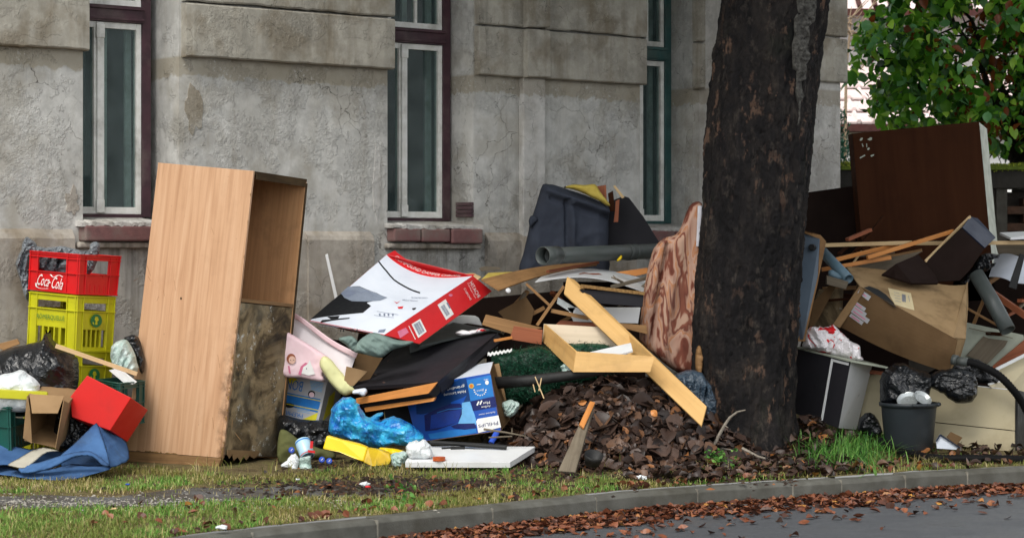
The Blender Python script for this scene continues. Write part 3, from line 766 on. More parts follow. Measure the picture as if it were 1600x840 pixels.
M['plyinner'] = wood('pale_ply', (198, 182, 156), (216, 200, 176), None, 1.1, 16, .6, .2)
M['chip'] = surf('chipboard_edge', (156, 122, 76), (104, 78, 46), 60, .9, .6, 90, .4); M['darkwood'] = wood('dark_brown_veneer', (48, 25, 13), (60, 34, 19), None, .8, 12, .75, .25, .05, (28, 15, 9))
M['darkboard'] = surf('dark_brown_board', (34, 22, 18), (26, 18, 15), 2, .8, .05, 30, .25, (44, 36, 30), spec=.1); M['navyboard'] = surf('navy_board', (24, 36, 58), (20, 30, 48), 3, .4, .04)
M['whiteboard_'] = surf('white_laminate', (224, 226, 226), (210, 212, 214), 2, .35, .03, 30, .25, (150, 144, 132), .4); M['offwhite'] = surf('offwhite_edge', (170, 176, 160), (150, 156, 142), 6, .5, .1, 30, .35, (100, 100, 84))
M['cream'] = surf('cream_paint', (186, 176, 146), (172, 160, 130), 2, .5, .08, 40, .35, (120, 104, 74), .3); M['steel'] = surf('blue_grey_steel', (92, 106, 120), (78, 92, 106), 4, .45, .15, 40, .5, (82, 66, 52), .4)
M['pipe'] = surf('grey_pipe', (76, 82, 80), (60, 66, 66), 3, .4, .08, 30, .35, (96, 90, 78), .4); M['bluetube'] = surf('blue_grey_tube', (100, 126, 140), (84, 108, 122), 4, .4); M['blackplastic'] = surf('black_plastic', (15, 16, 17), (22, 23, 24), 6, .6, .1, 60, .3, (60, 56, 50), .4)
M['binplastic'] = surf('dark_bin_plastic', (44, 50, 54), (38, 43, 47), 4, .45, .08, 50, .25, (70, 70, 66), .4); M['foam'] = surf('yellow_foam', (206, 186, 92), (184, 160, 70), 8, .95, .5, 60, .4, (120, 90, 50)); M['foil'] = surf('foil', (190, 196, 196), None, 8, .3, .2, 40, .1, metal=.6)
M['bluecard'] = surf('blue_card', (24, 84, 176), (20, 70, 156), 2, .35, .04, 30, .05, spec=.4); M['ltblue'] = flat('light_blue_print', (110, 176, 226), .35); M['navyprint'] = flat('navy_print', (22, 34, 96), .35); M['skyprint'] = flat('blue_print', (40, 120, 196), .4)
M['yelprint'] = flat('yellow_print', (216, 208, 50), .4); M['greycard'] = surf('grey_white_card', (178, 180, 184), (164, 166, 170), 4, .6, .08, 30, .25); M['brightyellow'] = surf('yellow_bottle', (236, 202, 8), (222, 184, 6), 3, .35, .06, 20, .2, (150, 120, 30), .4)
M['amber'] = surf('amber_tape', (206, 96, 44), None, 4, .3); M['bluepl'] = surf('blue_plastic', (26, 76, 190), None, 5, .3, spec=.5); M['teal_pale'] = surf('pale_teal_plastic', (160, 196, 200), None, 4, .4); M['bluewhitecan'] = surf('pale_blue_can', (176, 206, 222), (160, 196, 214), 3, .3, .05, 30, .15, spec=.5)
M['skin'] = flat('peach_print', (232, 190, 170)); M['brownprint'] = flat('brown_print', (150, 80, 50)); M['tinsel'] = leafmat('tinsel_green', [(0, srgb(10, 48, 34)), (.5, srgb(18, 72, 50)), (1, srgb(30, 92, 66))], .5)
def floral():
    k = N('floral_cover'); co = k.coord('Object', (6, 6, 2.2), (0, .45, 0)); a = k.noise(co, 1.2, 3, .5, .5); b = k.noise(k.coord('Object', (3, 3, 1)), 1.6, 6, .6, 1.)
    c = k.ramp(a, [(.34, srgb(96, 54, 44)), (.41, srgb(120, 70, 56)), (.43, srgb(166, 128, 110)), (.50, srgb(184, 152, 134)), (.52, srgb(176, 120, 82)), (.56, srgb(172, 136, 116)), (.59, srgb(104, 60, 50)), (.63, srgb(132, 82, 66)), (.65, srgb(178, 146, 126))])
    c = k.mix(k.val(b, .56, .66, 0, .6), c, srgb(80, 52, 46))
    return k.fin(c, .85, k.bump(k.noise(k.coord(), 14, 4), .2, .01), .15)
M['floral'] = floral()
for q_ in ('darkwood', 'rotten', 'card2'): M[q_].node_tree.nodes['Principled BSDF'].inputs['Specular IOR Level'].default_value = .06
def beech_stained():
    k = N('beech_laminate_side'); co = k.coord('UV', (1.1, 26, 1)); n1 = k.noise(co, 1, 5, .6, .6); n2 = k.noise(k.coord('UV', (2, 160, 1)), 1, 3)
    c = k.ramp(n1, [(.3, srgb(174, 133, 100)), (.5, srgb(196, 156, 122)), (.72, srgb(208, 172, 140))]); c = k.mix(k.val(n2, .35, .7, 0, .3), c, srgb(184, 144, 110))
    x = k.n('SeparateXYZ'); k.l(k.n('TexCoord').outputs['Object'], x.inputs[0]); e = k.math('SUBTRACT', x.outputs[0], k.math('MULTIPLY', x.outputs[2], .107)); nz = k.noise(k.coord(), 9, 8, .7)
    ed = k.val(k.math('ADD', e, k.math('MULTIPLY', nz, .16)), .02, .10); lowz = k.val(k.math('ADD', x.outputs[2], k.math('MULTIPLY', nz, .5)), 1.45, .9); st = k.math('MULTIPLY', k.math('MULTIPLY', ed, lowz), k.val(nz, .4, .6))
    c = k.mix(k.math('MULTIPLY', st, .75), c, srgb(84, 62, 44)); c = k.mix(k.val(k.noise(k.coord(), 2.5, 7, .7), .52, .7, 0, .22), c, srgb(150, 112, 80)); c = k.mix(k.val(k.noise(k.coord(), 55, 3), .72, .76, 0, .6), c, srgb(110, 80, 56))
    return k.fin(c, k.val(n1, .3, .7, .38, .55), k.bump(n2, .12, .002), .35)
M['beech_side'] = beech_stained()
# ================= LEFT GROUP =================
def bag(name, label, cat, out, Y, dep, mat, group=None, **kw):
    lo_ = max(out, key=lambda q: q[1]); o = blob(name, out, Y, dep, mat, loc=P(lo_[0], lo_[1], Y), **kw)
    return props(o, label, cat, group)
# --- wardrobe
WA = T('wardrobe', 'tall beech laminate wardrobe carcass leaning, open top shelf and mouldy lower back', 'wardrobe', G(345, 724))
def wy(k): return {'l': 16.62, 'm': 16.2, 'r': 16.86}[k]
tl, tm, tr = P(247, 254, wy('l')), P(396, 267, wy('m')), P(480, 280, wy('r'))
bl, bm, br = P(196, 703, wy('l')), P(348, 715, wy('m')), P(437, 719, wy('r'))
back_t = tl + tr - tm; back_b = bl + br - bm
dR_t = (tr - tm); dL_t = (tl - tm)
m = MB(); prism(m, [bl, bm, tm, tl], (br - bm).normalized() * .019); m.build('side_panel', M['beech_side'], WA, bevel=.002)
inn = lambda v: v
t0 = (br - bm).normalized() * .019
m = MB(); prism(m, [tm + t0, tr, tl + (tr - tm), tl + t0], (bm - tm).normalized() * .022); m.build('top_panel', M['rotten'], WA, bevel=.002)
# far side panel (seen from inside), back wall
off = (tr - tm).normalized() * .0
ts_ = tr - t0; bs_ = br - t0
dd = (bm - tm).normalized() * .022
m = MB(); prism(m, [tr + dd, br, br + (bl - bm), tr + dd + (tl - tm)], -t0); m.build('side_panel', M['beech_in'], WA, bevel=.002)
# long side: closed by thin board behind the wide face; open front is the narrow face; shelf and lower mouldy board
def N_(u, v, w=0):   # u across narrow face (m->r), v up, w into the body
    a = bm.lerp(br, u); b = tm.lerp(tr, u); return a.lerp(b, v) + ((bl - bm).lerp(tl - tm, v)) * w
vs = (717 - 470) / 449
def NB(name, u0, u1, v0, v1, w0, w1, mat, bev=.002):
    m = MB(); m.hexa([N_(u0, v0, w0), N_(u1, v0, w0), N_(u1, v0, w1), N_(u0, v0, w1), N_(u0, v1, w0), N_(u1, v1, w0), N_(u1, v1, w1), N_(u0, v1, w1)])
    return m.build(name, mat, WA, bevel=bev)
NB('shelf', .03, .972, vs - .006, vs + .006, .0, .95, M['plyedge'])
NB('lower_door', .032, .968, .012, vs - .009, .005, .03, M['mould'], .002)
NB('back_board', .03, .97, .01, .985, .955, .97, M['beech_in'])
NB('front_lipping', .975, .998, .0, .985, -.012, -.001, M['rotten']); NB('front_lipping', .05, .97, .972, .992, -.008, -.0005, M['rotten'])
m = MB(); sdx = Surf([bl, bm, tm, tl]); sdx.discpx(m, 283, 466, 1.5, 2.2, n=9); m.build('chipped_spot', M['rotten'], WA)
m = MB(); rc = random.Random(12)
for _ in range(26):
    t_ = rc.random() ** 1.5; ex, ey = 348 + (396 - 348) * t_ * .95, 715 - 448 * t_ * .95; w_ = rc.uniform(.8, 2.6) * (1.4 if t_ < .4 else .7); h_ = rc.uniform(1.5, 6); sdx.polypx(m, [(ex + .1, ey - h_), (ex - w_, ey - h_ * .3), (ex - w_ * .6, ey + h_ * .4), (ex - .2, ey + h_)], .0012)
for _ in range(14):
    t_ = rc.random(); ex, ey = 196 + 152 * t_, 703 + 12 * t_; w_ = rc.uniform(1, 5); sdx.polypx(m, [(ex - w_, ey - .1), (ex - w_ * .3, ey - rc.uniform(1, 3)), (ex + w_ * .5, ey - rc.uniform(.6, 2)), (ex + w_, ey + .1)], .0012)
o = m.build('chipped_edge', M['chip'], WA); o['kind'] = 'stuff'
m = MB()
for _ in range(16):
    ex, ey = rc.uniform(215, 380), rc.uniform(290, 690); L_ = rc.uniform(4, 22); a_ = rc.gauss(1.5, .5); sdx.linepx(m, [(ex, ey), (ex + L_ * math.cos(a_), ey + L_ * math.sin(a_))], .35, .0011)
o = m.build('scratches', M['oldwood'], WA); o['kind'] = 'stuff'
m = MB(); q = Vector((0, 0, -.09)); iL = (bm - bl).normalized()
m.hexa([bl + q, bm + q * .9 - iL * .05, bm + q * .9 + t0 * 1.6 - iL * .05, bl + q + t0 * 1.6, bl - Vector((0, 0, .003)), bm - Vector((0, 0, .003)) - iL * .01, bm - Vector((0, 0, .003)) + t0 * 1.6 - iL * .01, bl - Vector((0, 0, .003)) + t0 * 1.6]); m.build('base_rail', M['plyedge'], WA, bevel=.003)
m = MB(); m.hexa([br + q * .2 - t0 * 2, br + q * .2, br + (bl - bm) + q, br + (bl - bm) + q - t0 * 2, br - t0 * 2, br, br + (bl - bm), br + (bl - bm) - t0 * 2]); m.build('base_rail', M['plyedge'], WA, bevel=.003)
# swollen, torn veneer at the foot
m = MB(); sf = Surf([N_(.05, -.004, -.012), N_(.6, -.004, -.012), N_(.6, .03, -.012), N_(.05, .03, -.012)])
sf.poly(m, [(0, .5), (.08, .1), (.16, .6), (.22, -.1), (.33, .3), (.45, -.2), (.5, .4), (.62, .0), (.7, .5), (.85, .2), (1, .7), (1, 1), (0, 1)], 0, .004); m.build('torn_veneer', M['card'], WA)

# --- beverage crates
def crate(name, label, L, C, R, y0, y1, YL, YC, YR, mat, style, group):
    """L,C,R: (px top, px bottom) columns of left, near and right corner"""
    top = [P(L[0], L[2], YL), P(C[0], C[2], YC), P(R[0], R[2], YR)]; bot = [P(L[1], L[3], YL), P(C[1], C[3], YC), P(R[1], R[3], YR)]
    top.append(top[0] + top[2] - top[1]); bot.append(bot[0] + bot[2] - bot[1])
    t = T(name, label, 'crate', bot[1], group)
    sides = [(0, 1), (1, 2), (2, 3), (3, 0)]; surfs = []
    m = MB()
    for i, (a, b) in enumerate(sides):
        s = Surf([bot[a], bot[b], top[b], top[a]])
        s.n = ((bot[b] - bot[a]).cross(Vector((0, 0, 1)))).normalized(); surfs.append(s)
        if style == 'red':
            s.solid(m, 0, 1, .0, .50, .012); s.solid(m, 0, 1, .86, 1, .012); s.solid(m, 0, .17, .5, .86, .012); s.solid(m, .74, 1, .5, .86, .012)
            for v in (.0, .49, .855, .93, .975): s.solid(m, -.01, 1.01, v, v + .022, 0, .012)
            for u in (.0, .16, .76, .975): s.solid(m, u, u + .02, .02, .97, 0, .009)
            if i % 2:
                for u in (.3, .42, .54, .66): s.solid(m, u, u + .015, .06, .26, 0, .006)
        else:
            s.solid(m, 0, 1, .86, 1, .012); s.solid(m, 0, .17, 0, .86, .012); s.solid(m, .8, 1, 0, .86, .012); s.solid(m, .17, .8, .38, .72, .012); s.solid(m, .17, .8, 0, .07, .012)
            for k_ in range(6): s.solid(m, .17 + k_ * .126 - .012, .17 + k_ * .126 + .012, .07, .38, .014)
            for v in (.0, .70, .965): s.solid(m, -.01, 1.01, v, v + .02, 0, .012)
            for u in (.0, .16, .80, .975): s.solid(m, u, u + .02, .02, .97, 0, .009)
    m.build('crate_body', mat, t, bevel=.002)
    m = MB(); z = Vector((0, 0, .02)); m.hexa([bot[0] , bot[1], bot[2], bot[3], bot[0] + z, bot[1] + z, bot[2] + z, bot[3] + z]); m.build('crate_floor', mat, t)
    return t, surfs
GR = 'drink crates stacked against the house wall'
YL, YC, YR = 16.50, 16.25, 16.60
t, sf = crate('drink_crate', 'red plastic drink crate on top of the yellow crates', (48, 45, 391, 452), (124, 121, 397, 460), (188, 182, 400, 462), 0, 0, YL, YC, YR, M['redplastic'], 'red', GR)
# script lettering: pen strokes on the left face
def strokes(s, mb, paths, box, w, off=.0125):
    for pth, wd in paths:
        pts = pth
        # catmull smoothing
        o = []
        for i in range(len(pts) - 1):
            p0 = np.array(pts[max(i - 1, 0)], float); p1 = np.array(pts[i], float); p2 = np.array(pts[i + 1], float); p3 = np.array(pts[min(i + 2, len(pts) - 1)], float)
            for j in range(4):
                t_ = j / 4; o.append(.5 * ((2 * p1) + (-p0 + p2) * t_ + (2 * p0 - 5 * p1 + 4 * p2 - p3) * t_ ** 2 + (-p0 + 3 * p1 - 3 * p2 + p3) * t_ ** 3))
        o.append(np.array(pts[-1], float)); L_ = []; R_ = []
        for i, p in enumerate(o):
            d = o[min(i + 1, len(o) - 1)] - o[max(i - 1, 0)]; d = d / max(np.hypot(*d), 1e-6); nn_ = np.array((-d[1], d[0]))
            ww = w * wd * (.35 + .65 * abs(d[1])) / 2; L_.append(p + nn_ * ww); R_.append(p - nn_ * ww)
        for i in range(len(o) - 1):
            q = [L_[i], R_[i], R_[i + 1], L_[i + 1]]
            uv = [(box[0] + (box[2] - box[0]) * a[0], box[1] + (box[3] - box[1]) * a[1]) for a in q]; s.poly(mb, uv, off + i * 1e-5)
m = MB()
sf[0].textuv(m, 'Coca', [(.17, .15), (.42, .12), (.48, .40), (.23, .43)], .0125); sf[0].textuv(m, '-', [(.43, .22), (.46, .22), (.47, .25), (.44, .25)], .0125); sf[0].textuv(m, 'Cola', [(.47, .10), (.70, .08), (.76, .36), (.53, .39)], .0125)
strokes(sf[0], m, [([(.0, .3), (.02, .05), (.2, -.05), (.45, .0)], 1.0), ([(.50, 1.0), (.62, .82), (.80, 1.0), (.95, .9)], 1.0)], (.17, .08, .74, .44), .05); m.build('lettering', M['whiteprint'], t)
def yellow(top, bot, label):
    t, sf = crate('drink_crate', label, (46 - top * .04, 46 - bot * .04, 455 + top, 455 + bot), (122, 118, 463 + top, 463 + bot), (179, 175, 465 + top, 465 + bot), 0, 0, YL, YC, YR, M['yellowplastic'], 'yel', GR)
    return t, sf
for i, (a, b, lb) in enumerate([(-1, 84, 'yellow plastic crate with green lettering directly under the red crate'), (84, 169, 'yellow crate second from top, behind the black bag and the red box'), (169, 258, 'lowest yellow crate of the stack standing on the ground behind the rug')]):
    t = T('x', '', '', (0, 0, 0)); bpy.data.objects.remove(t)
    sh = -i * 4
    t, sf = crate('drink_crate', lb, (47 + sh, 43 + sh, 455 + a, 455 + b), (120 + sh * .6, 117 + sh * .6, 462 + a, 463 + b), (180 + sh, 175 + sh, 464 + a, 465 + b), 0, 0, YL, YC, YR, M['yellowplastic'], 'yel', GR)
    m = MB(); sf[0].textuv(m, 'RÖMERQUELLE', [(.2, .5), (.78, .5), (.78, .62), (.2, .62)], .0125); m.build('lettering', M['greenprint'], t)
    m = MB(); c = [(.5 + .15 * math.cos(a_), .55 + .12 * math.sin(a_)) for a_ in np.linspace(0, 2 * math.pi, 20)[:-1]]
    sf[1].poly(m, c, .0125); m.build('emblem', M['greenprint'], t)
    m = MB(); sf[1].poly(m, [(.47, .48), (.53, .48), (.52, .54), (.56, .56), (.53, .62), (.47, .62), (.45, .57), (.48, .54)], .0140); sf[1].poly(m, [(.40, .50), (.44, .47), (.44, .5), (.41, .53)], .014); m.build('emblem_figure', M['yellowplastic'], t)
    # empty bottle dividers inside
    m = MB(); c0 = (sf[0].c[0] + sf[2].c[0]) / 2; A_ = sf[0].c; 
    for q in (.33, .66):
        p1, p2 = sf[0].at(q, .05), sf[2].at(1 - q, .05); p3, p4 = sf[1].at(q, .05), sf[3].at(1 - q, .05)
        m.bar(p1 + Vector((0, 0, .08)), p2 + Vector((0, 0, .08)), .006, .16); m.bar(p3 + Vector((0, 0, .08)), p4 + Vector((0, 0, .08)), .006, .15)
    m.build('divider', M['yellowplastic'], t)
bag('plastic_bag', 'torn grey plastic bag hanging over the top edge of the red crate', 'bag', [(25, 413), (33, 390), (40, 370), (53, 377), (62, 386), (95, 384), (113, 388), (137, 391), (143, 380), (153, 378), (156, 390), (153, 400), (140, 428), (90, 428), (60, 420), (50, 400), (46, 415), (47, 443), (45, 470), (37, 460), (30, 433)], 16.52, .05, M['greyfilm'], R=9, seed=3, amp=.03, f=12, step=2.2, Yf=lambda x, y: 16.56 - .0 * x)
bag('garbage_bag', 'big knotted black garbage bag in front of the yellow crates', 'garbage bag', [(-30, 570), (-10, 552), (25, 541), (55, 534), (67, 530), (70, 522), (71, 515), (75, 519), (79, 514), (80, 524), (84, 532), (107, 546), (121, 560), (124, 575), (122, 600), (112, 640), (60, 650), (-30, 640)], 15.95, .26, M['blackfilm'], R=42, seed=5, amp=.035, f=3.4, st=(1.6, .8), ang=.4, step=2.8)
bag('white_sheet', 'crumpled white plastic sheet bulging over the green crate at left edge', 'plastic sheet', [(-30, 600), (0, 586), (20, 581), (33, 577), (48, 587), (60, 597), (63, 612), (60, 640), (-30, 640)], 15.6, .12, M['whitefilm'], R=20, seed=6, amp=.014, f=7, step=2.6)
# green crate at the left edge with a yellow crate rim lying on it
t, sf = crate('green_crate', 'dark green plastic crate at the left edge beside the open carton', (-75, -70, 628, 690), (14, 16, 631, 704), (58, 56, 622, 690), 0, 0, 15.75, 15.5, 15.95, M['greenplastic'], 'red', None)
m = MB(); sf[0].solid(m, -.02, 1.02, .9, .94, 0, .02); sf[1].solid(m, -.02, 1.02, .9, .94, 0, .02); m.build('rim', M['greenplastic'], t, bevel=.002)
m = MB(); m.slab(PL([(-60, 605), (74, 613), (74, 618), (44, 617), (42, 624), (-60, 619)], 15.44), .03)
m.slab(PL([(-60, 604, 15.44), (74, 612, 15.44), (70, 609, 15.8), (-60, 601, 15.8)]), .006)
props(m.build('yellow_tray', M['yellowplastic'], loc=P(20, 620, 15.44), bevel=.003), 'yellow plastic tray edge lying across the green crate', 'tray')
# open cardboard carton
C_ = T('open_carton', 'small open brown cardboard carton lying on its side, flap hanging', 'cardboard box', P(70, 700, 15.5))
f0 = PL([(38, 688), (90, 700), (108, 628), (45, 615)], 15.42); dv = Vector((.03, .36, .06))
in0 = [v + dv for v in PL([(48, 684), (88, 695), (100, 628), (50, 618)], 15.42)]
def thick(a, b, c, d, th=.006):
    m = MB(); m.slab([a, b, c, d], th); return m
for q in range(4):
    a, b = f0[q], f0[(q + 1) % 4]; a2, b2 = in0[q], in0[(q + 1) % 4]
    m = MB(); n_ = (b - a).cross(a2 - a).normalized() * .005; m.hexa([a, b, b2, a2, a + n_, b + n_, b2 + n_, a2 + n_]); m.build('wall_panel', M['card'], C_)
m = MB(); m.slab(in0, .005); m.build('bottom_panel', M['card2'], C_)
Surf(PL([(50, 645, 15.3), (90, 645, 15.3), (100, 618, 15.41), (46, 615, 15.41)])).sheet(m := MB(), 6, 6, .005); m.build('flap', M['card'], C_)
Surf(PL([(36, 684, 15.40), (49, 692, 15.3), (46, 640, 15.33), (42, 618, 15.41)])).sheet(m := MB(), 6, 6, .005); m.build('flap', M['card'], C_)
Surf(PL([(87, 700, 15.31), (92, 703, 15.40), (109, 630, 15.41), (100, 626, 15.33)], )).sheet(m := MB(), 6, 6, .005); m.build('flap', M['card'], C_)
# red box
m = MB(); fr = PL([(136, 586), (205, 621), (172, 672), (112, 651), (110, 619)], 15.55); prism(m, fr, P(199, 690, 15.85) - P(172, 672, 15.55))
props(m.build('red_box', M['redboard'], loc=P(140, 672, 15.6), bevel=.004), 'bright red glossy box tilted against the wardrobe', 'box')
# rug
RG = T('blue_rug', 'crumpled blue felt rug heaped in sharp folds at the foot of the wardrobe', 'rug', P(90, 748, 15.2))
def cloth(out, Ys, seed, name='rug_fold', mat='rug', R=4.5, dep=.016, amp=.008, f=5, ang=.5):
    """flat piece of felt: plane through three (px, py, Y) points"""
    A3 = np.array([[a[0], a[1], 1] for a in Ys], float); k_ = np.linalg.solve(A3, np.array([a[2] for a in Ys]))
    return blob(name, out, 15, dep, M[mat], RG, R=R, seed=seed, amp=amp, f=f, st=(.6, 1.6), ang=ang, step=2.2, sm=2, Yf=lambda x, y: k_[0] * x + k_[1] * y + k_[2], back=.4)
cloth([(100, 706), (112, 696), (125, 684), (138, 671), (151, 660), (158, 676), (165, 698), (172, 727), (158, 716), (143, 706), (126, 706), (111, 709), (92, 714)], [(151, 660, 15.55), (172, 727, 15.2), (100, 709, 15.3)], 201)
cloth([(151, 660), (172, 672), (186, 681), (198, 691), (202, 716), (190, 724), (172, 729), (166, 700), (158, 678)], [(151, 660, 15.57), (200, 700, 15.72), (172, 728, 15.26)], 202)
cloth([(-40, 700), (0, 691), (18, 694), (46, 701), (66, 700), (100, 706), (106, 712), (70, 722), (40, 730), (8, 726), (-40, 728)], [(0, 691, 15.6), (46, 700, 15.6), (30, 728, 15.3)], 203)
cloth([(30, 728), (60, 722), (92, 712), (111, 707), (127, 705), (143, 705), (158, 715), (172, 727), (160, 727), (146, 714), (128, 712), (112, 716), (88, 728), (60, 737), (34, 739)], [(30, 730, 15.18), (172, 727, 15.12), (111, 707, 15.2)], 204, R=3, dep=.03)
cloth([(-40, 734), (8, 726), (34, 735), (62, 735), (88, 730), (114, 724), (140, 727), (160, 726), (173, 727), (171, 733), (142, 741), (114, 748), (77, 750), (36, 746), (0, 741), (-40, 742)], [(0, 735, 15.32), (114, 748, 15.1), (165, 728, 15.35)], 205)
cloth([(96, 706), (118, 700), (150, 706), (172, 720), (170, 732), (130, 730), (96, 728)], [(96, 706, 15.6), (170, 732, 15.45), (130, 700, 15.65)], 206)
cloth([(12, 725), (30, 715), (50, 703), (66, 698), (80, 700), (92, 704), (74, 706), (62, 714), (50, 724), (38, 731), (22, 729)], [(12, 725, 15.22), (66, 698, 15.42), (60, 722, 15.2)], 207, 'folded_corner', 'rugback', R=3, dep=.02, amp=.004)
m = MB(); m.slab(PL([(0, 536), (27, 529), (31, 537), (5, 547), (-10, 540)], 16.05), .02); props(m.build('wooden_tray', M['oldwood'], loc=P(10, 545, 16.05), bevel=.003), 'worn wooden frame corner sticking up behind the black bag', 'frame')
stick('wooden_lath', 'thin pale wooden lath leaning from the yellow crate to the wardrobe', 'stick', (87, 540, 15.75), (214, 584, 15.9), .022, .03, M['pine'])
bag('white_bag', 'white and pale green crumpled bag between crates and wardrobe', 'bag', [(173, 560), (174, 542), (185, 532), (197, 531), (208, 545), (216, 575), (205, 585), (180, 580)], 16.4, .1, M['milkfilm'], R=14, seed=14, amp=.018, f=10, step=2.4)
bag('black_film', 'scrap of black plastic film behind the white bag by the wardrobe', 'plastic sheet', [(194, 530), (200, 525), (216, 526), (226, 560), (222, 585), (212, 560), (206, 545)], 16.55, .06, M['blackfilm'], R=8, seed=15, amp=.015, f=10, step=2.4)
for i, (a, lb) in enumerate([([(170, 578), (184, 575), (208, 600), (194, 598)], 'white papers sliding down between the crates and the wardrobe'), ([(176, 574), (190, 577), (214, 596), (205, 602)], 'second sheaf of white papers leaning beside the wardrobe')]):
    board('paper_sheaf', lb, 'papers', a, 16.2 + i * .04, .008, M['whiteprint'], bevel=0)
t, sf = crate('green_crate', 'small green crate half hidden between the red box and the wardrobe', (150, 152, 592, 660), (186, 186, 598, 668), (225, 224, 594, 660), 0, 0, 16.35, 16.05, 16.4, M['greenplastic'], 'red', None)
bag('black_film', 'dark rubbish lying under the red box behind the carton', 'rubbish', [(90, 640), (115, 640), (150, 668), (170, 690), (150, 705), (100, 706), (84, 690)], 15.75, .1, M['blackfilm'], R=14, seed=16, amp=.02, f=10, step=3)
# ================= CENTRE HEAP =================
def things(name, label, cat, pts, th, mat, Y=None, group=None, bevel=.002):
    return board(name, label, cat, pts, Y, th, mat, group, bevel)
things('white_lath', 'thin white lath leaning against the plinth right of the wardrobe', 'slat', [(508, 398), (512, 396), (529, 470), (524, 472)], .012, M['whiteboard_'], 18.0)
# --- Hitachi carton
HB = T('tool_carton', 'large white and red tool carton, dented, lying aslant on top of the heap', 'cardboard box', P(655, 537, 16.7))
A, Bq, Cq, Dq = P(484, 501, 17.0), P(604, 398, 17.75), P(738, 431, 17.6), P(600, 523, 16.75)
def sag(u, v):
    k_ = v * v * math.sin(math.pi * min(max(u, 0), 1) ** .85)
    return Vector((-.01, 0, -.085)) * k_ + Vector((0, 0, -.012)) * math.sin(math.pi * u) * math.sin(math.pi * v)
top = Surf([A, Dq, Cq, Bq], sag); m = MB(); top.sheet(m, 24, 24, .005); m.build('top_face', M['whitecard'], HB, smooth=False)
A2, D2, C2, B2 = A + (P(655, 537, 16.95) - Dq), P(655, 537, 16.95), P(768, 455, 17.72), Bq + (P(768, 455, 17.72) - Cq)
side = Surf([D2, C2, Cq, Dq]); m = MB(); side.sheet(m, 4, 4, .005); m.build('side_face', M['redprint'], HB)
m = MB(); m.slab([A2, D2, Dq, A], .004); m.slab([C2, B2, Bq, Cq], .004); m.slab([A2, B2, Bq, A], .004); m.build('side_face', M['redprint'], HB)
m = MB(); m.slab([A2, D2, C2, B2], .004); m.build('bottom_face', M['card'], HB)
Bu, Cu = P(617, 391, 17.82), P(742, 428, 17.64)
def sag2(u, v):
    k_ = math.sin(math.pi * min(max(u, 0), 1) ** .85); return Vector((-.01, 0, -.085 + .018 * v)) * k_
strip = Surf([Bq, Cq, Cu, Bu], sag2); m = MB(); strip.sheet(m, 24, 3, .004); m.build('side_face', M['redprint'], HB)
m = MB(); strip.textuv(m, 'COMPOUND DAMPER CHROME', [(.06, .3), (.86, .2), (.86, .62), (.06, .72)], .003); m.build('lettering', M['whiteprint'], HB)
zz6 = lambda l: [(480 + a / 5.16, 380 + b / 5.16) for a, b in l]
m = MB(); top.polypx(m, zz6([(26, 612), (150, 505), (285, 395), (330, 348), (420, 345), (560, 400), (640, 438), (480, 478), (515, 505), (450, 560), (260, 578), (100, 598)]), .0008)
top.polypx(m, zz6([(105, 637), (120, 618), (190, 612), (160, 592), (262, 584), (250, 606), (345, 598), (338, 608), (200, 624), (112, 641)]))
top.linepx(m, zz6([(575, 145), (640, 225), (700, 295), (780, 345), (850, 380), (910, 400)]), 2.2)
m.build('print', M['blackprint'], HB)
m = MB(); top.polypx(m, zz6([(272, 402), (330, 350), (420, 350), (540, 395), (648, 438), (590, 462), (470, 470), (360, 468), (300, 440)]), .0022); m.build('print', M['silverprint'], HB)
m = MB(); top.polypx(m, zz6([(270, 410), (330, 372), (400, 400), (330, 440)]), .003); top.linepx(m, zz6([(360, 380), (440, 400), (480, 385), (560, 430)]), 1.2, .003); m.build('print', M['greyprint'], HB)
m = MB()
top.textpx(m, 'COMPOUND SAW 255', zz6([(970, 436), (840, 432), (842, 446), (972, 444)]), .003); top.textpx(m, 'SLIDING SYSTEM', zz6([(890, 462), (770, 450), (768, 462), (890, 470)]), .003)
top.linepx(m, zz6([(560, 548), (735, 576)]), .5); top.linepx(m, zz6([(540, 580), (700, 600)]), .5)
for q in (585, 622, 655, 690): top.polypx(m, zz6([(q - 8, 570), (q + 6, 565), (q + 8, 585), (q - 4, 588)]), .003)
top.polypx(m, zz6([(580, 700), (635, 692), (620, 718), (570, 718)]), .003)
for q in range(6): top.linepx(m, zz6([(100 + q * 26, 665 + q * 2), (118 + q * 26, 668 + q * 2)]), .6)
m.build('print', M['greyprint'], HB)
m = MB(); top.textpx(m, '12', zz6([(408, 692), (345, 690), (340, 715), (400, 718)]), .003); top.polypx(m, zz6([(845, 525), (880, 520), (870, 535), (850, 538)]), .003); top.textpx(m, 'II', zz6([(300, 690), (270, 692), (265, 715), (295, 716)]), .003)
m.build('print', M['blackprint'], HB)
m = MB(); top.polypx(m, zz6([(700, 468), (725, 480), (755, 462), (722, 488)]), .003); top.polypx(m, zz6([(728, 515), (775, 508), (768, 528), (735, 528)]), .003); m.build('print', M['redprint'], HB)
m = MB(); side.textpx(m, 'HITACHI', [(733, 442.4), (746.2, 465.5), (750.8, 462), (737.6, 438.6)]); side.textpx(m, 'Koki Power Tools', [(730, 443), (742.5, 466.5), (744, 465.3), (731.6, 442)])
side.textpx(m, 'C10FCH2', [(724, 451), (734.5, 469), (737, 467.6), (726.6, 449.4)]); m.build('lettering', M['whiteprint'], HB)
L1 = [(643, 506), (656.4, 498), (666.4, 517.6), (653.5, 527.7)]; L2 = [(683.5, 476), (696, 467.2), (709, 490.5), (697, 499.6)]
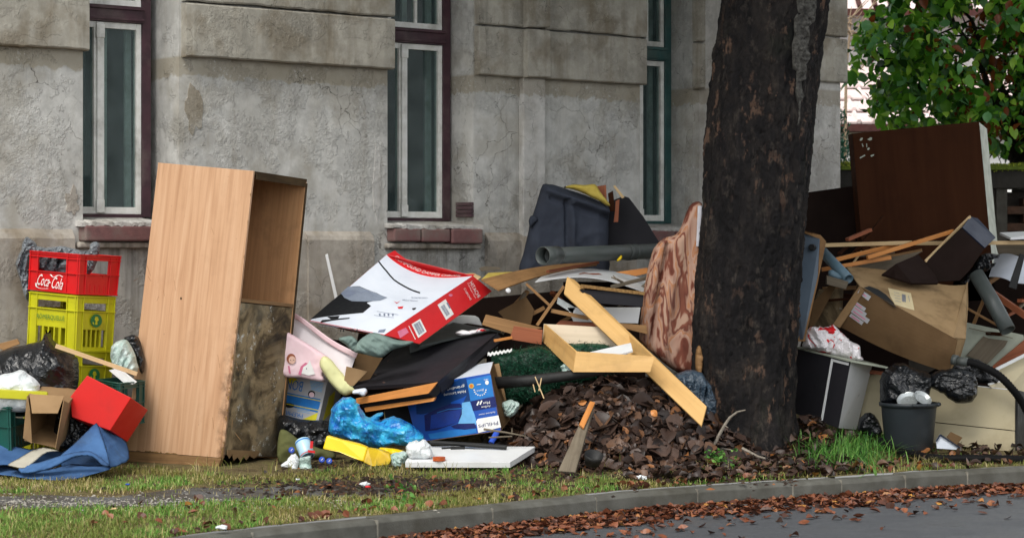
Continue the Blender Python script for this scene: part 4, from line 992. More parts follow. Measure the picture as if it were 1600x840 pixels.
m = MB(); side.polypx(m, L1); m.build('label_sticker', M['whiteprint'], HB); m = MB(); side.polypx(m, L2); m.build('label_sticker', M['whiteprint'], HB); m = MB(); side.linepx(m, [(638.5, 509), (649, 530)], 1.0); m.build('print', M['whiteprint'], HB)
m = MB(); side.barcode(m, [(646, 507), (655.4, 501), (663.5, 516.7), (654, 523.6)]); side.barcode(m, [(688, 479), (694, 475), (703, 490), (697.5, 494)], 9); side.polypx(m, [(697, 473), (699, 472), (704, 481), (702, 482)], .003); m.build('barcode', M['greyprint'], HB)
m = MB(); side.polypx(m, [(621, 517.6), (634, 511.5), (638.5, 519), (625, 528)]); side.discpx(m, 692 + 12, 461, 3, 2); m.build('print', M['pinkprint'], HB)

bag('grey_green_cloth', 'grey green cloth draped over the lower corner of the white and red carton', 'cloth', [(553, 549), (558, 536), (568, 526), (584, 519), (604, 525), (622, 531), (646, 533), (638, 539), (612, 547), (597, 558), (580, 556), (566, 552)], 16.6, .06, M['greencloth'], R=10, seed=21, amp=.03, f=6, st=(1.6, .7), ang=.8, step=2)
bag('grey_green_cloth', 'small dark end of grey cloth tucked under the printed carton by the pink paper', 'cloth', [(528, 529), (540, 525), (551, 525), (560, 536), (553, 549), (540, 538)], 16.72, .03, M['greencloth'], R=7, seed=22, amp=.02, f=9, step=2)
things('cardboard_piece', 'brown cardboard flap below the grey green cloth', 'cardboard', [(556, 551), (598, 559), (572, 602), (550, 588)], .02, M['card2'], 16.85)
things('cardboard_piece', 'lighter cardboard wedge between the pink paper and black table top', 'cardboard', [(541, 572), (574, 580), (553, 602), (536, 604)], .02, M['card'], 16.74)
# --- pink gift paper, three sheets rolled into one another
PK = T('gift_wrap', 'crumpled pink and yellow childrens wrapping paper with girl and white pony print', 'wrapping paper', P(500, 590, 16.8))
s1 = Surf([P(440, 560, 16.95), P(544, 592, 16.75), P(557, 554, 16.85), P(440, 478, 17.1)], lambda u, v: Vector((0, -.012 * math.sin(math.pi * v * 1.4) + .01 * math.sin(u * 9 + v * 5), .012 * math.sin(u * 7) * v)))
m = MB(); s1.sheet(m, 16, 12, .003); m.build('pale_sheet', M['palepaper'], PK, smooth=True)
s2 = Surf([P(440, 486, 17.08), P(556, 561, 16.83), P(559, 553, 16.82), P(440, 478, 17.07)], lambda u, v: Vector((0, -.03, .012 * math.sin(u * 7)))); m = MB(); s2.sheet(m, 18, 4, .004); m.build('pink_edge', M['pinkpaper'], PK, smooth=True)
o_ = blob('pink_sheet', [(438, 512), (455, 521), (480, 536), (499, 548), (517, 562), (512, 580), (505, 584), (506, 596), (470, 590), (438, 582)], 16.85, .035, M['pinkpaper'], PK, R=5, seed=24, amp=.006, f=5, step=2.6)
o_ = blob('yellow_roll', [(505, 556), (517, 561), (530, 577), (557, 607), (548, 615), (536, 617), (520, 603), (506, 584), (499, 568)], 16.78, .04, M['yellowpaper'], PK, R=9, seed=25, amp=.006, f=5, step=2.4)
o_ = blob('white_tip', [(552, 609), (561, 607), (571, 606), (574, 612), (568, 619), (560, 616), (551, 615)], 16.66, .02, M['whitecard'], PK, R=5, seed=26, amp=.006, f=12, step=2)
pf = Surf(PL([(440, 590), (505, 600), (505, 545), (440, 510)], 16.80))
m = MB(); pf.discpx(m, 455, 560, 7, 8, n=18); m.build('print', M['brownprint'], PK)
m = MB(); pf.discpx(m, 456.5, 562, 5.4, 6.2, n=18, off=.003); m.build('print', M['skin'], PK)
m = MB(); pf.polypx(m, [(466, 584), (470, 572), (477, 566), (481, 567), (474, 575), (470, 586)]); pf.linepx(m, [(451, 571), (453, 583)], 2.5); m.build('print', M['pinkprint'], PK)
m = MB(); pf.polypx(m, [(471, 583), (474, 573), (481, 568), (484, 562), (486, 568), (489, 575), (492, 584), (482, 586)], .003); m.build('print', M['whiteprint'], PK)
m = MB(); pf.discpx(m, 479, 575.5, .9, n=8, off=.0045); pf.discpx(m, 454, 562, .7, n=8, off=.0045); pf.discpx(m, 459, 562, .7, n=8, off=.0045); m.build('print', M['blackprint'], PK)
# --- banana carton
BX = T('banana_carton', 'grey white banana carton upside down with blue stripes and blue lettering', 'cardboard box', P(496, 664, 17.0))
fq = [P(384, 640, 17.2), P(496.3, 663.4, 16.95), P(511.7, 594.7, 17.0), P(399, 572, 17.25)]; dv = Vector((.10, .42, .02))
prism(m := MB(), fq, dv); m.build('carton_body', M['greycard'], BX, bevel=.002)
bs = Surf(fq); m = MB()
bs.polypx(m, [(440, 614.5), (500.8, 627), (499, 636), (497, 639.5), (436, 627)]); bs.polypx(m, [(440, 611), (501, 623), (500.5, 625), (440, 613)]); bs.polypx(m, [(436, 629), (497, 641.5), (496.5, 644), (436, 631)])
bs.textpx(m, 'BONITA', [(474.7, 596), (430, 587), (426.5, 603), (471.4, 611.7)]); bs.textpx(m, 'PREMIUM', [(474, 646.4), (437, 638.6), (435.6, 644.6), (472.7, 652.6)]); m.build('lettering', M['skyprint'], BX)
m = MB()
for i in range(7): bs.linepx(m, [(484 + i * .4, 594 + i * 2.2), (506 - i * .5, 598.6 + i * 2.2)], 1.0)
for i in range(3): bs.linepx(m, [(464, 636 + i * 2.6), (484, 640 + i * 2.6)], .7)
m.build('small_print', M['ltblue'], BX)['kind'] = 'stuff'
m = MB(); bs.discpx(m, 457, 594, 8, 4.6); bs.polypx(m, [(472, 655), (497, 644), (492.5, 661)]); bs.linepx(m, [(440, 613.8), (500.8, 626)], 1, .003); bs.linepx(m, [(436, 628), (497, 640.5)], 1, .003); m.build('print', M['yelprint'], BX)
m = MB(); bs.discpx(m, 486.9, 615.2, 5.6); bs.discpx(m, 451, 632, 9, 4.4, .2); m.build('hand_hole_shade', M['dark'], BX)  # flat dark discs paint the shade inside the holes
m = MB(); bs.discpx(m, 487.2, 616.4, 4.2, off=.003); m.build('hole_filling', M['pinkpaper'], BX)
sd = Surf([fq[1], fq[1] + dv, fq[2] + dv, fq[2]]); m = MB(); sd.poly(m, [(.25, .05), (.7, .2), (.6, .7), (.3, .6)], .002); m.build('print', M['yelprint'], BX)

# --- black table top unit with orange lippings
TB = T('black_furniture_top', 'black laminated furniture top with orange wood edging, tipped over the blue box', 'furniture panel', P(570, 640, 16.6))
a_, b_, c_, d_ = P(551, 604, 16.75), P(622, 540, 17.6), P(777, 520, 17.4), P(684, 596, 16.35)
prism(m := MB(), [a_, b_, c_, d_], Vector((0, .02, -.03))); m.build('top_board', M['blackboard'], TB, bevel=.002)
m = MB(); prism(m, PL([(556, 622, 16.74), (684, 596.5, 16.34), (669, 614.5, 16.36), (556, 632, 16.74)]), Vector((.01, .05, 0))); m.build('edging', M['orangewood'], TB, bevel=.003)
m = MB(); prism(m, PL([(563, 631, 16.76), (669, 614.5, 16.39), (684, 597, 16.39), (688, 612, 16.42), (680, 621, 16.42), (570, 639, 16.77)]), Vector((.03, .35, .05))); m.build('drawer_band', M['blackboard'], TB)
m = MB(); prism(m, PL([(569, 636.5, 16.74), (680, 620.5, 16.38), (677, 626.5, 16.38), (571, 643.5, 16.74)]), Vector((.01, .06, 0))); m.build('edging', M['orangewood'], TB, bevel=.003)
m = MB(); prism(m, PL([(684, 597, 16.4), (777, 521, 17.38), (786, 530, 17.4), (690, 612, 16.45)]), Vector((0, .05, -.02))); m.build('side_board', M['blackboard'], TB)
tsf = Surf([a_, d_, c_, b_]); m = MB()
for (x, y, r_) in ((609, 564, 4), (587, 585, 2.5), (636, 553, 3), (600, 597, 2.5)): tsf.discpx(m, x, y, r_, r_ * .5, n=10)
m.build('sticker_remains', surf('sticker_remains', (60, 78, 70), (96, 40, 40), 30, .6), TB)
# grey tub with rubbish
TU = T('grey_tub', 'shallow grey green plastic tub behind the black table top', 'tub', P(700, 540, 17.6))
t4 = [P(640, 536, 17.3), P(778, 520, 17.7), P(712, 503, 18.1), P(640, 520, 18.0)]
m = MB(); prism(m, [t4[0], t4[1], t4[1] + Vector((0, .01, -.12)), t4[0] + Vector((0, .01, -.12))], Vector((0, .01, 0))); prism(m, [t4[2], t4[1], t4[1] + Vector((0, 0, -.12)), t4[2] + Vector((0, 0, -.12))], Vector((0, .015, 0))); prism(m, [t4[3], t4[2], t4[2] + Vector((0, 0, -.12)), t4[3] + Vector((0, 0, -.12))], Vector((0, .015, 0))); m.build('tub_wall', M['pipe'], TU, bevel=.003)
m = MB(); prism(m, [v + Vector((0, 0, -.11)) for v in t4], Vector((0, 0, -.01))); m.build('tub_floor', M['pipe'], TU)
things('grey_board', 'slanting grey green panel between tub and printed carton', 'panel', [(655, 540, 17.2), (765, 514, 17.6), (782, 517, 17.75), (708, 503, 18.0), (676, 520, 17.6)], .015, M['pipe'])
bag('white_wrapper', 'red and white wrapper lying in the grey tub', 'wrapper', [(712, 521), (722, 515), (738, 516), (752, 513), (760, 517), (745, 521), (728, 524)], 17.4, .03, M['redwhite'], R=4, seed=31, amp=.01, f=14, step=1.8)
things('white_tray', 'rounded white plastic tray sticking out under the red side of the carton', 'tray', [(690, 512), (700, 498), (722, 492), (742, 493), (748, 496), (754, 509), (730, 505)], .03, M['whiteboard_'], 18.0, bevel=.006)
# --- Philips carton
PH = T('appliance_carton', 'blue appliance carton upside down with vacuum cleaner picture', 'cardboard box', P(700, 690, 16.6))
f = [P(652, 690, 16.75), P(783, 671.5, 16.42), P(766, 582.4, 16.5), P(630, 606, 16.85)]; dv = Vector((.06, .42, .05))
ps = Surf(f); hexv = f + [v + dv for v in f]
m = MB(); m.slab(f, .004); m.build('front_face', M['bluecard'], PH)
m = MB(); m.slab([f[3], f[2], P(770.5, 564.8, 16.95), P(680, 580, 17.2)], .004); m.build('top_face', M['whitecard'], PH)
m = MB(); m.slab([f[1], f[1] + dv, P(771, 565, 16.93), f[2]], .004); m.build('side_face', M['card2'], PH)
m = MB(); m.slab([f[0] + dv, f[1] + dv, f[2] + dv, f[3] + dv], .004); m.slab([f[0], f[1], f[1] + dv, f[0] + dv], .004); m.build('back_face', M['card'], PH)
z5 = lambda l: [(660 + a / 6.46, 560 + b / 6.46) for a, b in l]
m = MB(); ps.polypx(m, z5([(-60, 400), (380, 205), (440, 200), (490, 440), (400, 450), (200, 520), (0, 560), (-60, 560)]), .001); m.build('print', surf('print_dark_blue', (22, 50, 96), (18, 60, 116), 6, .35, 0), PH)
m = MB(); ps.polypx(m, z5([(400, 445), (480, 430), (515, 530), (540, 600), (545, 660), (470, 670), (360, 660), (400, 560)]), .0025); ps.polypx(m, z5([(455, 225), (680, 180), (715, 375), (490, 425)]), .001); m.build('print', M['ltblue'], PH)
m = MB(); ps.polypx(m, z5([(450, 215), (690, 165), (722, 378), (486, 428)]), .0015); m.build('print', M['skyprint'], PH)
m = MB(); ps.polypx(m, z5([(20, 570), (160, 500), (280, 455), (380, 450), (415, 490), (400, 560), (360, 640), (290, 670), (140, 720), (30, 730)]), .002); ps.polypx(m, z5([(290, 680), (360, 655), (530, 650), (545, 700), (430, 715), (320, 700)]), .003); m.build('print', M['navyprint'], PH)
m = MB(); ps.polypx(m, z5([(90, 570), (200, 540), (400, 510), (360, 640), (200, 690), (80, 710)]), .0032); m.build('print', surf('print_mid_blue', (28, 62, 150), (20, 50, 130), 12, .35, 0), PH)
m = MB(); ps.linepx(m, z5([(150, 545), (260, 510), (410, 500)]), 1.2, .004); ps.polypx(m, z5([(60, 760), (280, 720), (540, 700), (550, 745), (300, 790), (80, 810)]), .002); m.build('print', M['skyprint'], PH)
m = MB(); ps.polypx(m, z5([(490, 430), (735, 380), (750, 482), (512, 526)]), .003); m.build('print', M['navyprint'], PH)
m = MB(); ps.polypx(m, z5([(545, 632), (560, 606), (768, 570), (796, 690), (566, 748)]), .003); m.build('logo_field', M['whiteprint'], PH)
m = MB(); ps.textpx(m, 'PHILIPS', z5([(762, 628), (566, 664), (570, 694), (770, 664)]), .005); m.build('lettering', M['navyprint'], PH)
m = MB()
ps.textpx(m, 'Hohe Leistung', z5([(436, 305), (215, 350), (220, 382), (442, 342)]), .004); ps.textpx(m, 'gründlich', z5([(426, 255), (240, 292), (245, 325), (430, 292)]), .004)
ps.textpx(m, 'Airflow', z5([(690, 465), (596, 480), (600, 500), (693, 486)]), .005); ps.textpx(m, 'Max', z5([(682, 425), (612, 438), (616, 466), (686, 452)]), .005); ps.textpx(m, 'Performer Active', z5([(735, 528), (572, 560), (575, 574), (738, 546)]), .005)
for a, b in ((555, 470), (585, 462)): ps.linepx(m, z5([(a, b), (a + 18, b - 40)]), 2.2, .005)
for a in range(9):
    t_ = math.pi * a / 8; ps.linepx(m, z5([(585 + 52 * math.cos(t_), 315 + 48 * math.sin(t_)), (585 + 66 * math.cos(t_), 315 + 60 * math.sin(t_))]), 1.6, .004)
ps.textpx(m, 'A+++', z5([(622, 298), (548, 312), (550, 338), (626, 326)]), .004); ps.linepx(m, z5([(552, 262), (592, 256)]), 1, .004); ps.discpx(m, 660 + 654 / 6.46, 560 + 240 / 6.46, 3, 3.6, n=7, off=.004); ps.textpx(m, 'HEPA', z5([(665, 200), (622, 208), (623, 220), (667, 212)]), .004)
m.build('lettering', M['whiteprint'], PH)
m = MB(); ps.discpx(m, 660 + 497 / 6.46, 560 + 275 / 6.46, 4, off=.004); m.build('seal', M['foam'], PH)
m = MB(); ps.discpx(m, 660 + 497 / 6.46, 560 + 275 / 6.46, 2.4, off=.005); m.build('seal', M['orangeprint'], PH)
things('black_carton', 'dark carton with white letter K behind the blue bag', 'cardboard box', [(600, 640), (668, 628), (676, 684), (610, 690)], .2, M['blackboard'], 16.98)
ks = Surf(PL([(600, 690), (676, 684), (668, 628), (600, 640)], 16.965)); m = MB(); ks.textpx(m, 'K', [(646, 669), (658, 667), (655, 646), (643, 648)]); props(m.build('carton_letter', M['greyprint'], loc=P(650, 669, 16.9)), 'grey printed letter K on the dark carton behind the blue bag', 'print')
# --- bags and small rubbish in front
bag('blue_bag', 'shiny blue plastic bag full of rubbish in front of the banana and blue cartons', 'bag', [(513, 672), (516, 650), (520, 634), (536, 621), (553, 622), (561, 632), (566, 641), (576, 652), (588, 646), (600, 645), (592, 655), (606, 652), (620, 651), (640, 661), (660, 676), (662, 686), (648, 694), (634, 697), (614, 694), (593, 700), (572, 697), (556, 690), (535, 684), (520, 680)], 16.35, .13, M['bluefilm'], R=17, seed=41, amp=.05, f=4.6, st=(1.2, .9), ang=.6, step=2.3)
YB = T('yellow_bottle', 'squashed yellow plastic bottle lying in the grass beside the can', 'bottle', P(560, 722, 16.0))
m = MB(); prism(m, PL([(510, 680, 16.04), (534, 687, 16.02), (560, 693, 16.0), (574, 699, 15.98), (568, 721, 15.95), (552, 715, 15.96), (530, 706, 16.0), (504, 701, 16.02)]), Vector((.01, .07, .0))); m.build('bottle_body', M['brightyellow'], YB, bevel=.009)
m = MB(); prism(m, PL([(574, 699, 15.985), (592, 702, 16.02), (608, 708, 16.0), (611, 718, 15.98), (607, 726, 15.97), (582, 728, 15.93), (567, 721.5, 15.955)]), Vector((.01, .06, .0))); m.build('crushed_base', surf('stained_yellow', (206, 176, 20), (186, 152, 30), 9, .4, .15, 20, .4, (150, 110, 50)), YB, bevel=.008)
bag('yellow_bottle', 'second yellow plastic piece behind the squashed bottle, torn at its end', 'bottle', [(590, 699), (606, 699), (625, 702), (636, 707), (628, 714), (612, 712), (600, 705)], 16.12, .03, M['brightyellow'], R=6, seed=43, amp=.008, f=9, step=2)
bag('clear_film', 'crumpled greyish clear film between the yellow bottle and white board', 'plastic sheet', [(611, 710), (622, 705), (636, 706), (640, 714), (632, 724), (622, 730), (611, 726)], 16.02, .035, M['milkfilm'], R=6, seed=44, amp=.02, f=16, step=1.8)
CN = T('drink_can', 'pale blue and white plastic cup crushed at one end beside the wardrobe foot', 'cup', P(478, 716, 16.1))
ca, cb = P(472, 688, 16.1), P(481, 713, 16.02); ax = (cb - ca); L_ = ax.length
m = MB(); m.lathe(ca, ax, [(.0, 0), (.045, 0), (.053, .006), (.055, .015), (.053, L_ * .8), (.048, L_), (.044, L_)], 24); m.build('cup_body', M['bluewhitecan'], CN, smooth=True)
m = MB(); m.lathe(ca, ax, [(.0555, .016), (.0565, .018), (.0565, .024), (.0555, .026)], 24); m.build('rim', M['skyprint'], CN, smooth=True)
m = MB(); m.lathe(ca, ax, [(.0495, L_ * .9), (.051, L_ * .92), (.051, L_ * .95)], 24); m.build('red_band', M['redprint'], CN, smooth=True)
blob('crushed_end', [(469, 714), (485, 711), (486, 724), (487, 733), (476, 735), (468, 732)], 16.02, .03, M['milkfilm'], CN, R=6, seed=46, amp=.016, f=16, step=1.8)
m = MB(); m.box(P(484, 700, 15.98), Vector((.02, 0, 0)), Vector((0, .01, 0)), Vector((.004, 0, .05))); m.box(P(481, 706, 15.97), Vector((.05, 0, -.006)), Vector((0, .01, 0)), Vector((0, 0, .016))); m.build('red_cross', M['redprint'], CN)
bag('white_tissue', 'crumpled white tissue in the grass left of the pale blue cup', 'tissue', [(438, 728), (448, 718), (455, 710), (462, 709), (467, 717), (466, 728), (460, 734), (450, 730)], 16.0, .03, M['whitefilm'], R=6, seed=47, amp=.014, f=14, step=1.8)
for i, (x, y, lb) in enumerate([(455.5, 703, 'blue bottle cap upright left of the pale blue cup'), (503, 718, 'blue bottle cap right of the cup, nearer the wardrobe'), (514.5, 720, 'blue bottle cap nearest the squashed yellow bottle')]):
    m = MB(); c = P(x, y, 16.0); m.lathe(c, (.1, -1, .25), [(0, .018), (.017, .018), (.021, .014), (.022, 0), (0, 0)], 18); o = props(m.build('bottle_cap', M['bluepl'], loc=c, smooth=False), lb, 'bottle cap', 'blue bottle caps in the grass')
    m = MB(); n_ = Vector((.1, -1, .25)).normalized(); m.bar(c + n_ * .0187 + Vector((-.007, 0, -.008)), c + n_ * .0187 + Vector((.007, 0, .008)), .004, .002, n_); m.build('cap_mark', M['whiteprint'], o)
bag('green_sack', 'drab green sack lying flat behind the cup and bottle caps', 'sack', [(436, 676), (448, 672), (470, 688), (500, 700), (522, 706), (520, 718), (480, 716), (436, 724)], 16.3, .025, M['drab'], R=14, seed=48, amp=.012, f=6, step=3)
bag('black_bag', 'black lump added for the dark gap under the banana carton', 'bag', [(436, 650), (470, 655), (520, 660), (530, 690), (515, 712), (470, 706), (436, 700)], 16.75, .12, M['blackfilm'], R=18, seed=49, amp=.02, f=6, step=3.4)  # lump added to fill the gap with painted shade
# --- white board in front with things on it
WB = things('white_board', 'thick white board lying flat in front of the blue carton', 'board', [(633, 721, 15.88), (797, 721.5, 15.8), (836, 697, 16.2), (648, 696, 16.3)], .04, M['whiteboard_'], bevel=.002)
WB['label'] = 'thick white laminated board lying flat at the front of the heap'
def onwb(x, y): return P(x, y, 15.83 + (722 - y) / 25 * .45)
m = MB(); m.tube([P(672, 690, 16.25), P(730, 694, 16.2), P(791, 698, 16.12)], [.015, .016, .017], 10); props(m.build('black_tube', M['blackplastic'], loc=P(730, 694, 16.5), smooth=False), 'short black tube lying across the back of the white board', 'tube')
m = MB(); m.bar(onwb(690, 702) + Vector((0, 0, .01)), onwb(708, 701) + Vector((0, 0, .01)), .014, .01); m.box(onwb(704, 703), Vector((.1, 0, 0)), Vector((0, .04, 0)), Vector((0, 0, .025))); m.bar(onwb(722, 702) + Vector((0, 0, .012)), onwb(790, 706) + Vector((0, 0, .006)), .006, .006); props(m.build('black_bracket', M['blackplastic'], loc=onwb(706, 703), bevel=.003), 'small black fitting with a thin grey rod on the white board', 'fitting')
bag('white_lump', 'round white crumpled plastic lump sitting on the left end of the white board', 'plastic lump', [(634, 703), (637, 692), (646, 688), (655, 688), (663, 686), (670, 692), (674, 702), (677, 713), (664, 717), (648, 717), (638, 713)], 15.98, .08, M['whitefilm'], R=14, seed=52, amp=.012, f=8, step=2)
m = MB(); c = onwb(686, 719); m.lathe(c, (0, 0, 1), [(.024, 0), (.044, 0), (.044, .026), (.024, .026), (.024, 0)], 26); props(m.build('tape_roll', M['amber'], loc=c, smooth=False), 'small orange tape roll on the white board beside the white lump', 'tape roll')
m = MB(); m.bar(onwb(753, 713) + Vector((0, 0, .004)), onwb(782, 712) + Vector((0, 0, .004)), .008, .006); props(m.build('thin_rod', M['greywood'], loc=onwb(753, 713)), 'thin grey stick lying alone on the right of the white board', 'stick')
m = MB(); m.tube([P(767, 692, 16.35), P(776.5, 675, 16.4)], .021, 12); props(m.build('blue_stopper', M['bluepl'], loc=P(767, 692, 16.35), bevel=.003), 'small blue cylinder leaning behind the white board', 'stopper')
bag('pale_rag', 'pale green rag poking out right of the blue appliance carton', 'rag', [(785, 628), (800, 624), (812, 630), (808, 644), (796, 652), (788, 648)], 16.7, .05, M['milkfilm'], R=7, seed=53, amp=.02, f=12, step=2)
# --- boards of the upper heap
GB = 'loose boards and sticks of the heap'
bend = Surf([P(765, 458, 17.5), P(857, 426, 17.9), P(813, 427, 18.1), P(752, 436, 17.7)]); 
t = T('bowed_board', 'bowed brown veneered board running up behind the red end of the carton', 'board', P(780, 453, 17.5), GB)
bowed_ = t; s_ = Surf([P(780, 453, 17.45), P(933, 413.5, 18.6), P(933, 409, 18.62), P(752, 436, 17.55)], lambda u, v: Vector((0, 0, .03 * math.sin(math.pi * u)))); m = MB(); s_.sheet(m, 16, 4, .01); m.build('board_face', M['oldwood'], t)
s_ = Surf([P(752, 436, 17.56), P(870, 424, 18.2), P(815, 423.5, 18.4), P(763, 426, 17.9)]); m = MB(); s_.sheet(m, 8, 3, .008); m.build('board_back', M['foam'], t)
things('yellow_board', 'pale yellow board edge behind the printed carton', 'board', [(660, 441, 18.0), (668, 432, 18.1), (740, 426, 18.1), (752, 432, 18.0), (736, 446, 17.9)], .015, M['pine'], group=GB)
things('grey_branch', 'flat grey piece of wood lying at the plinth behind the red carton end', 'stick', [(748, 419, 18.6), (756, 416, 18.6), (780, 417, 18.6), (783, 421, 18.6), (752, 424, 18.6)], .03, M['greywood'], group=GB)
s_ = Surf([P(836, 440, 17.6), P(1010, 457, 17.8), P(1012, 437, 18.5), P(855, 424, 18.3)], lambda u, v: Vector((0, 0, .075 * math.sin(math.pi * u) * (1 - .3 * v) + .0)))
m = MB(); s_.sheet(m, 22, 6, .006); props(m.build('bent_white_sheet', M['whiteboard_'], loc=P(900, 430, 18)), 'long white hardboard sheet bent upwards across the top of the heap', 'board')
t_ = MB(); s_.fine(t_, [(.36, .35), (.40, .5), (.46, .42), (.54, .52), (.58, .42), (.5, .3), (.42, .36), (.38, .28)], .002); props(t_.build('brown_leaf', M['redwood'], loc=P(905, 427, 18)), 'reddish brown dead leaf on the bent white sheet', 'leaf')
things('dark_shelf', 'dark grey shelf board with ragged chipboard edge under the bent white sheet', 'board', [(905, 452), (1006, 458), (1004, 479), (936, 474), (918, 466)], .03, M['blackboard'], 17.35, group=GB)
things('chipboard_edge', 'ragged chipboard edge strip on top of the dark shelf board', 'board', [(908, 444), (1008, 456), (1007, 461), (906, 449)], .06, M['chip'], 17.33, group=GB)
things('white_shelf', 'white shelf board under the dark shelf, behind the plywood drawer', 'board', [(886, 480), (1001, 480), (997, 505), (896, 502)], .02, M['whiteboard_'], 17.5, group=GB)
things('brown_board', 'brown board right of the drawer behind the floral cover', 'board', [(960, 504), (1010, 508), (1012, 522), (972, 512)], .03, M['oldwood'], 17.45, group=GB)
things('brown_board', 'dark brown chipped board strip behind the white shelf, above the drawer', 'board', [(868, 507), (876, 500), (935, 505), (934, 512)], .03, M['redwood'], 17.5, group=GB)
stick('broken_branch', 'grey brown broken branch lying on the bent white sheet', 'branch', (956, 448, 17.5), (1015, 433, 17.7), .035, .025, M['greywood'], GB)
m = MB(); p0 = P(973, 441, 17.55); m.tube([p0, P(964, 436, 17.5), P(955, 433, 17.5)], [.01, .008, .005], 6); m.tube([P(963, 436, 17.5), P(958, 430, 17.5)], [.007, .004], 6); props(m.build('twig', M['greywood'], loc=p0), 'forked little twig on the bent white sheet beside the branch', 'twig')
things('orange_board', 'bright orange broken wood below the grey pipe by the floral cover', 'board', [(962, 425), (1012, 418), (1012, 427), (994, 431)], .02, M['orangewood'], 18.1, group=GB)
stick('long_lath', 'long orange brown lath under the grey pipe', 'stick', (856, 424, 17.9), (934, 410, 18.5), .03, .02, M['redwood'], GB)
things('plywood_plank', 'long light plywood plank slanting from the heap down to the tree', 'plank', [(881, 458, 17.4), (886, 432, 17.5), (898, 437, 17.5), (1104, 634, 16.35), (1096, 665, 16.25)], .018, M['ply'], bevel=.002)
# drawer
DR = T('plywood_drawer', 'bottomless light plywood drawer frame lying on the heap', 'drawer', P(895, 580, 16.55))
q = dict(a=P(849.5, 505.5, 17.3), b=P(974, 512.5, 17.15), c=P(1023, 557, 16.38), d=P(900, 549, 16.52), A=P(847, 533, 17.28), Bb=P(971, 541, 17.13), Cc=P(1016, 581, 16.36), D=P(895.5, 581, 16.5))
def wallp(a, b, b2, a2, inward, mat):
    m = MB(); prism(m, [a, b, b2, a2], inward); m.build('drawer_side', mat, DR, bevel=.0015)
iv = (q['a'] - q['d']).normalized() * .014; jv = (q['b'] - q['a']).normalized() * .014
wallp(q['d'], q['c'], q['Cc'], q['D'], iv, M['ply']); wallp(q['a'] - iv, q['b'] - iv, q['Bb'] - iv, q['A'] - iv, iv, M['plyinner'])
wallp(q['a'] - iv, q['d'] + iv, q['D'] + iv, q['A'] - iv, jv, M['ply']); wallp(q['b'] - iv, q['c'] + iv, q['Cc'] + iv, q['Bb'] - iv, -jv, M['ply'])
things('white_strip', 'short white laminated strip lying inside the plywood drawer', 'board', [(915, 551, 16.7), (985.7, 535, 16.75), (988.6, 546.7, 16.6), (968, 553, 16.55)], .016, M['whiteboard_'])
things('red_brown_board', 'short reddish board stuck into the left side of the drawer', 'board', [(803, 509), (848, 515), (846, 538), (796, 530)], .02, M['redwood'], 17.2, GB)
things('cardboard_strip', 'brown board strip left of the drawer, below the cavity', 'board', [(759, 491), (810, 503), (848, 512), (800, 522), (753, 507)], .02, M['oldwood'], 17.35, GB)
things('dark_cardboard', 'dark brown cardboard flap deep inside the heap behind the sticks', 'cardboard', [(778, 487), (822, 463), (835, 484), (829, 508), (790, 500)], .02, M['card2'], 17.8)
stick('wooden_stick', 'thin stick slanting down right in the dark cavity of the heap', 'stick', (822, 443, 17.6), (860, 478, 17.6), .025, .02, M['oldwood'], GB)
stick('wooden_stick', 'thin stick slanting down left, crossing in front of the cavity', 'stick', (881, 447, 17.45), (839, 508, 17.4), .022, .02, M['oldwood'], GB)
stick('wooden_stick', 'flat lath lying nearly level behind the plywood plank', 'stick', (861, 485, 17.45), (920, 497, 17.45), .03, .03, M['oldwood'], GB)
stick('wooden_stick', 'orange splinter end left of the red brown board', 'stick', (772, 532, 17.15), (800, 527, 17.2), .02, .02, M['orangewood'], GB)
things('metal_latch', 'silvery metal latch fitting hanging in the cavity', 'fitting', [(872, 464), (899, 480), (895, 490), (870, 474)], .03, M['foil'], 17.5)
m = MB(); c = P(794, 454, 17.3); m.lathe(c, (.3, -1, .3), [(0, .01), (.018, .01), (.022, 0), (0, 0)], 16); m.build('knob', M['whiteboard_'], bowed_, smooth=True)
for (pts, Y, lb) in [([(700, 470), (900, 452), (890, 560), (700, 560)], 18.6, 'large dark sheet added for the shade at the back of the heap cavity'), ([(760, 520), (1000, 500), (1010, 600), (760, 600)], 17.9, 'dark sheet added for the shade under the green tinsel and drawer'), ([(560, 520), (700, 540), (700, 640), (540, 640)], 17.6, 'dark sheet added for the shade behind the black furniture top'), ([(880, 440), (1030, 440), (1030, 520), (880, 500)], 18.4, 'dark sheet added for the shade behind the shelf boards near the floral cover'), ([(440, 520), (600, 540), (600, 700), (440, 690)], 17.75, 'dark sheet added for the shade at the back behind the banana carton')]:
    things('dark_board_and_shade_fill', lb, 'board', pts, .03, M['darkboard'], Y, GB)  # dark sheets added to paint the black shade in the heap's gaps
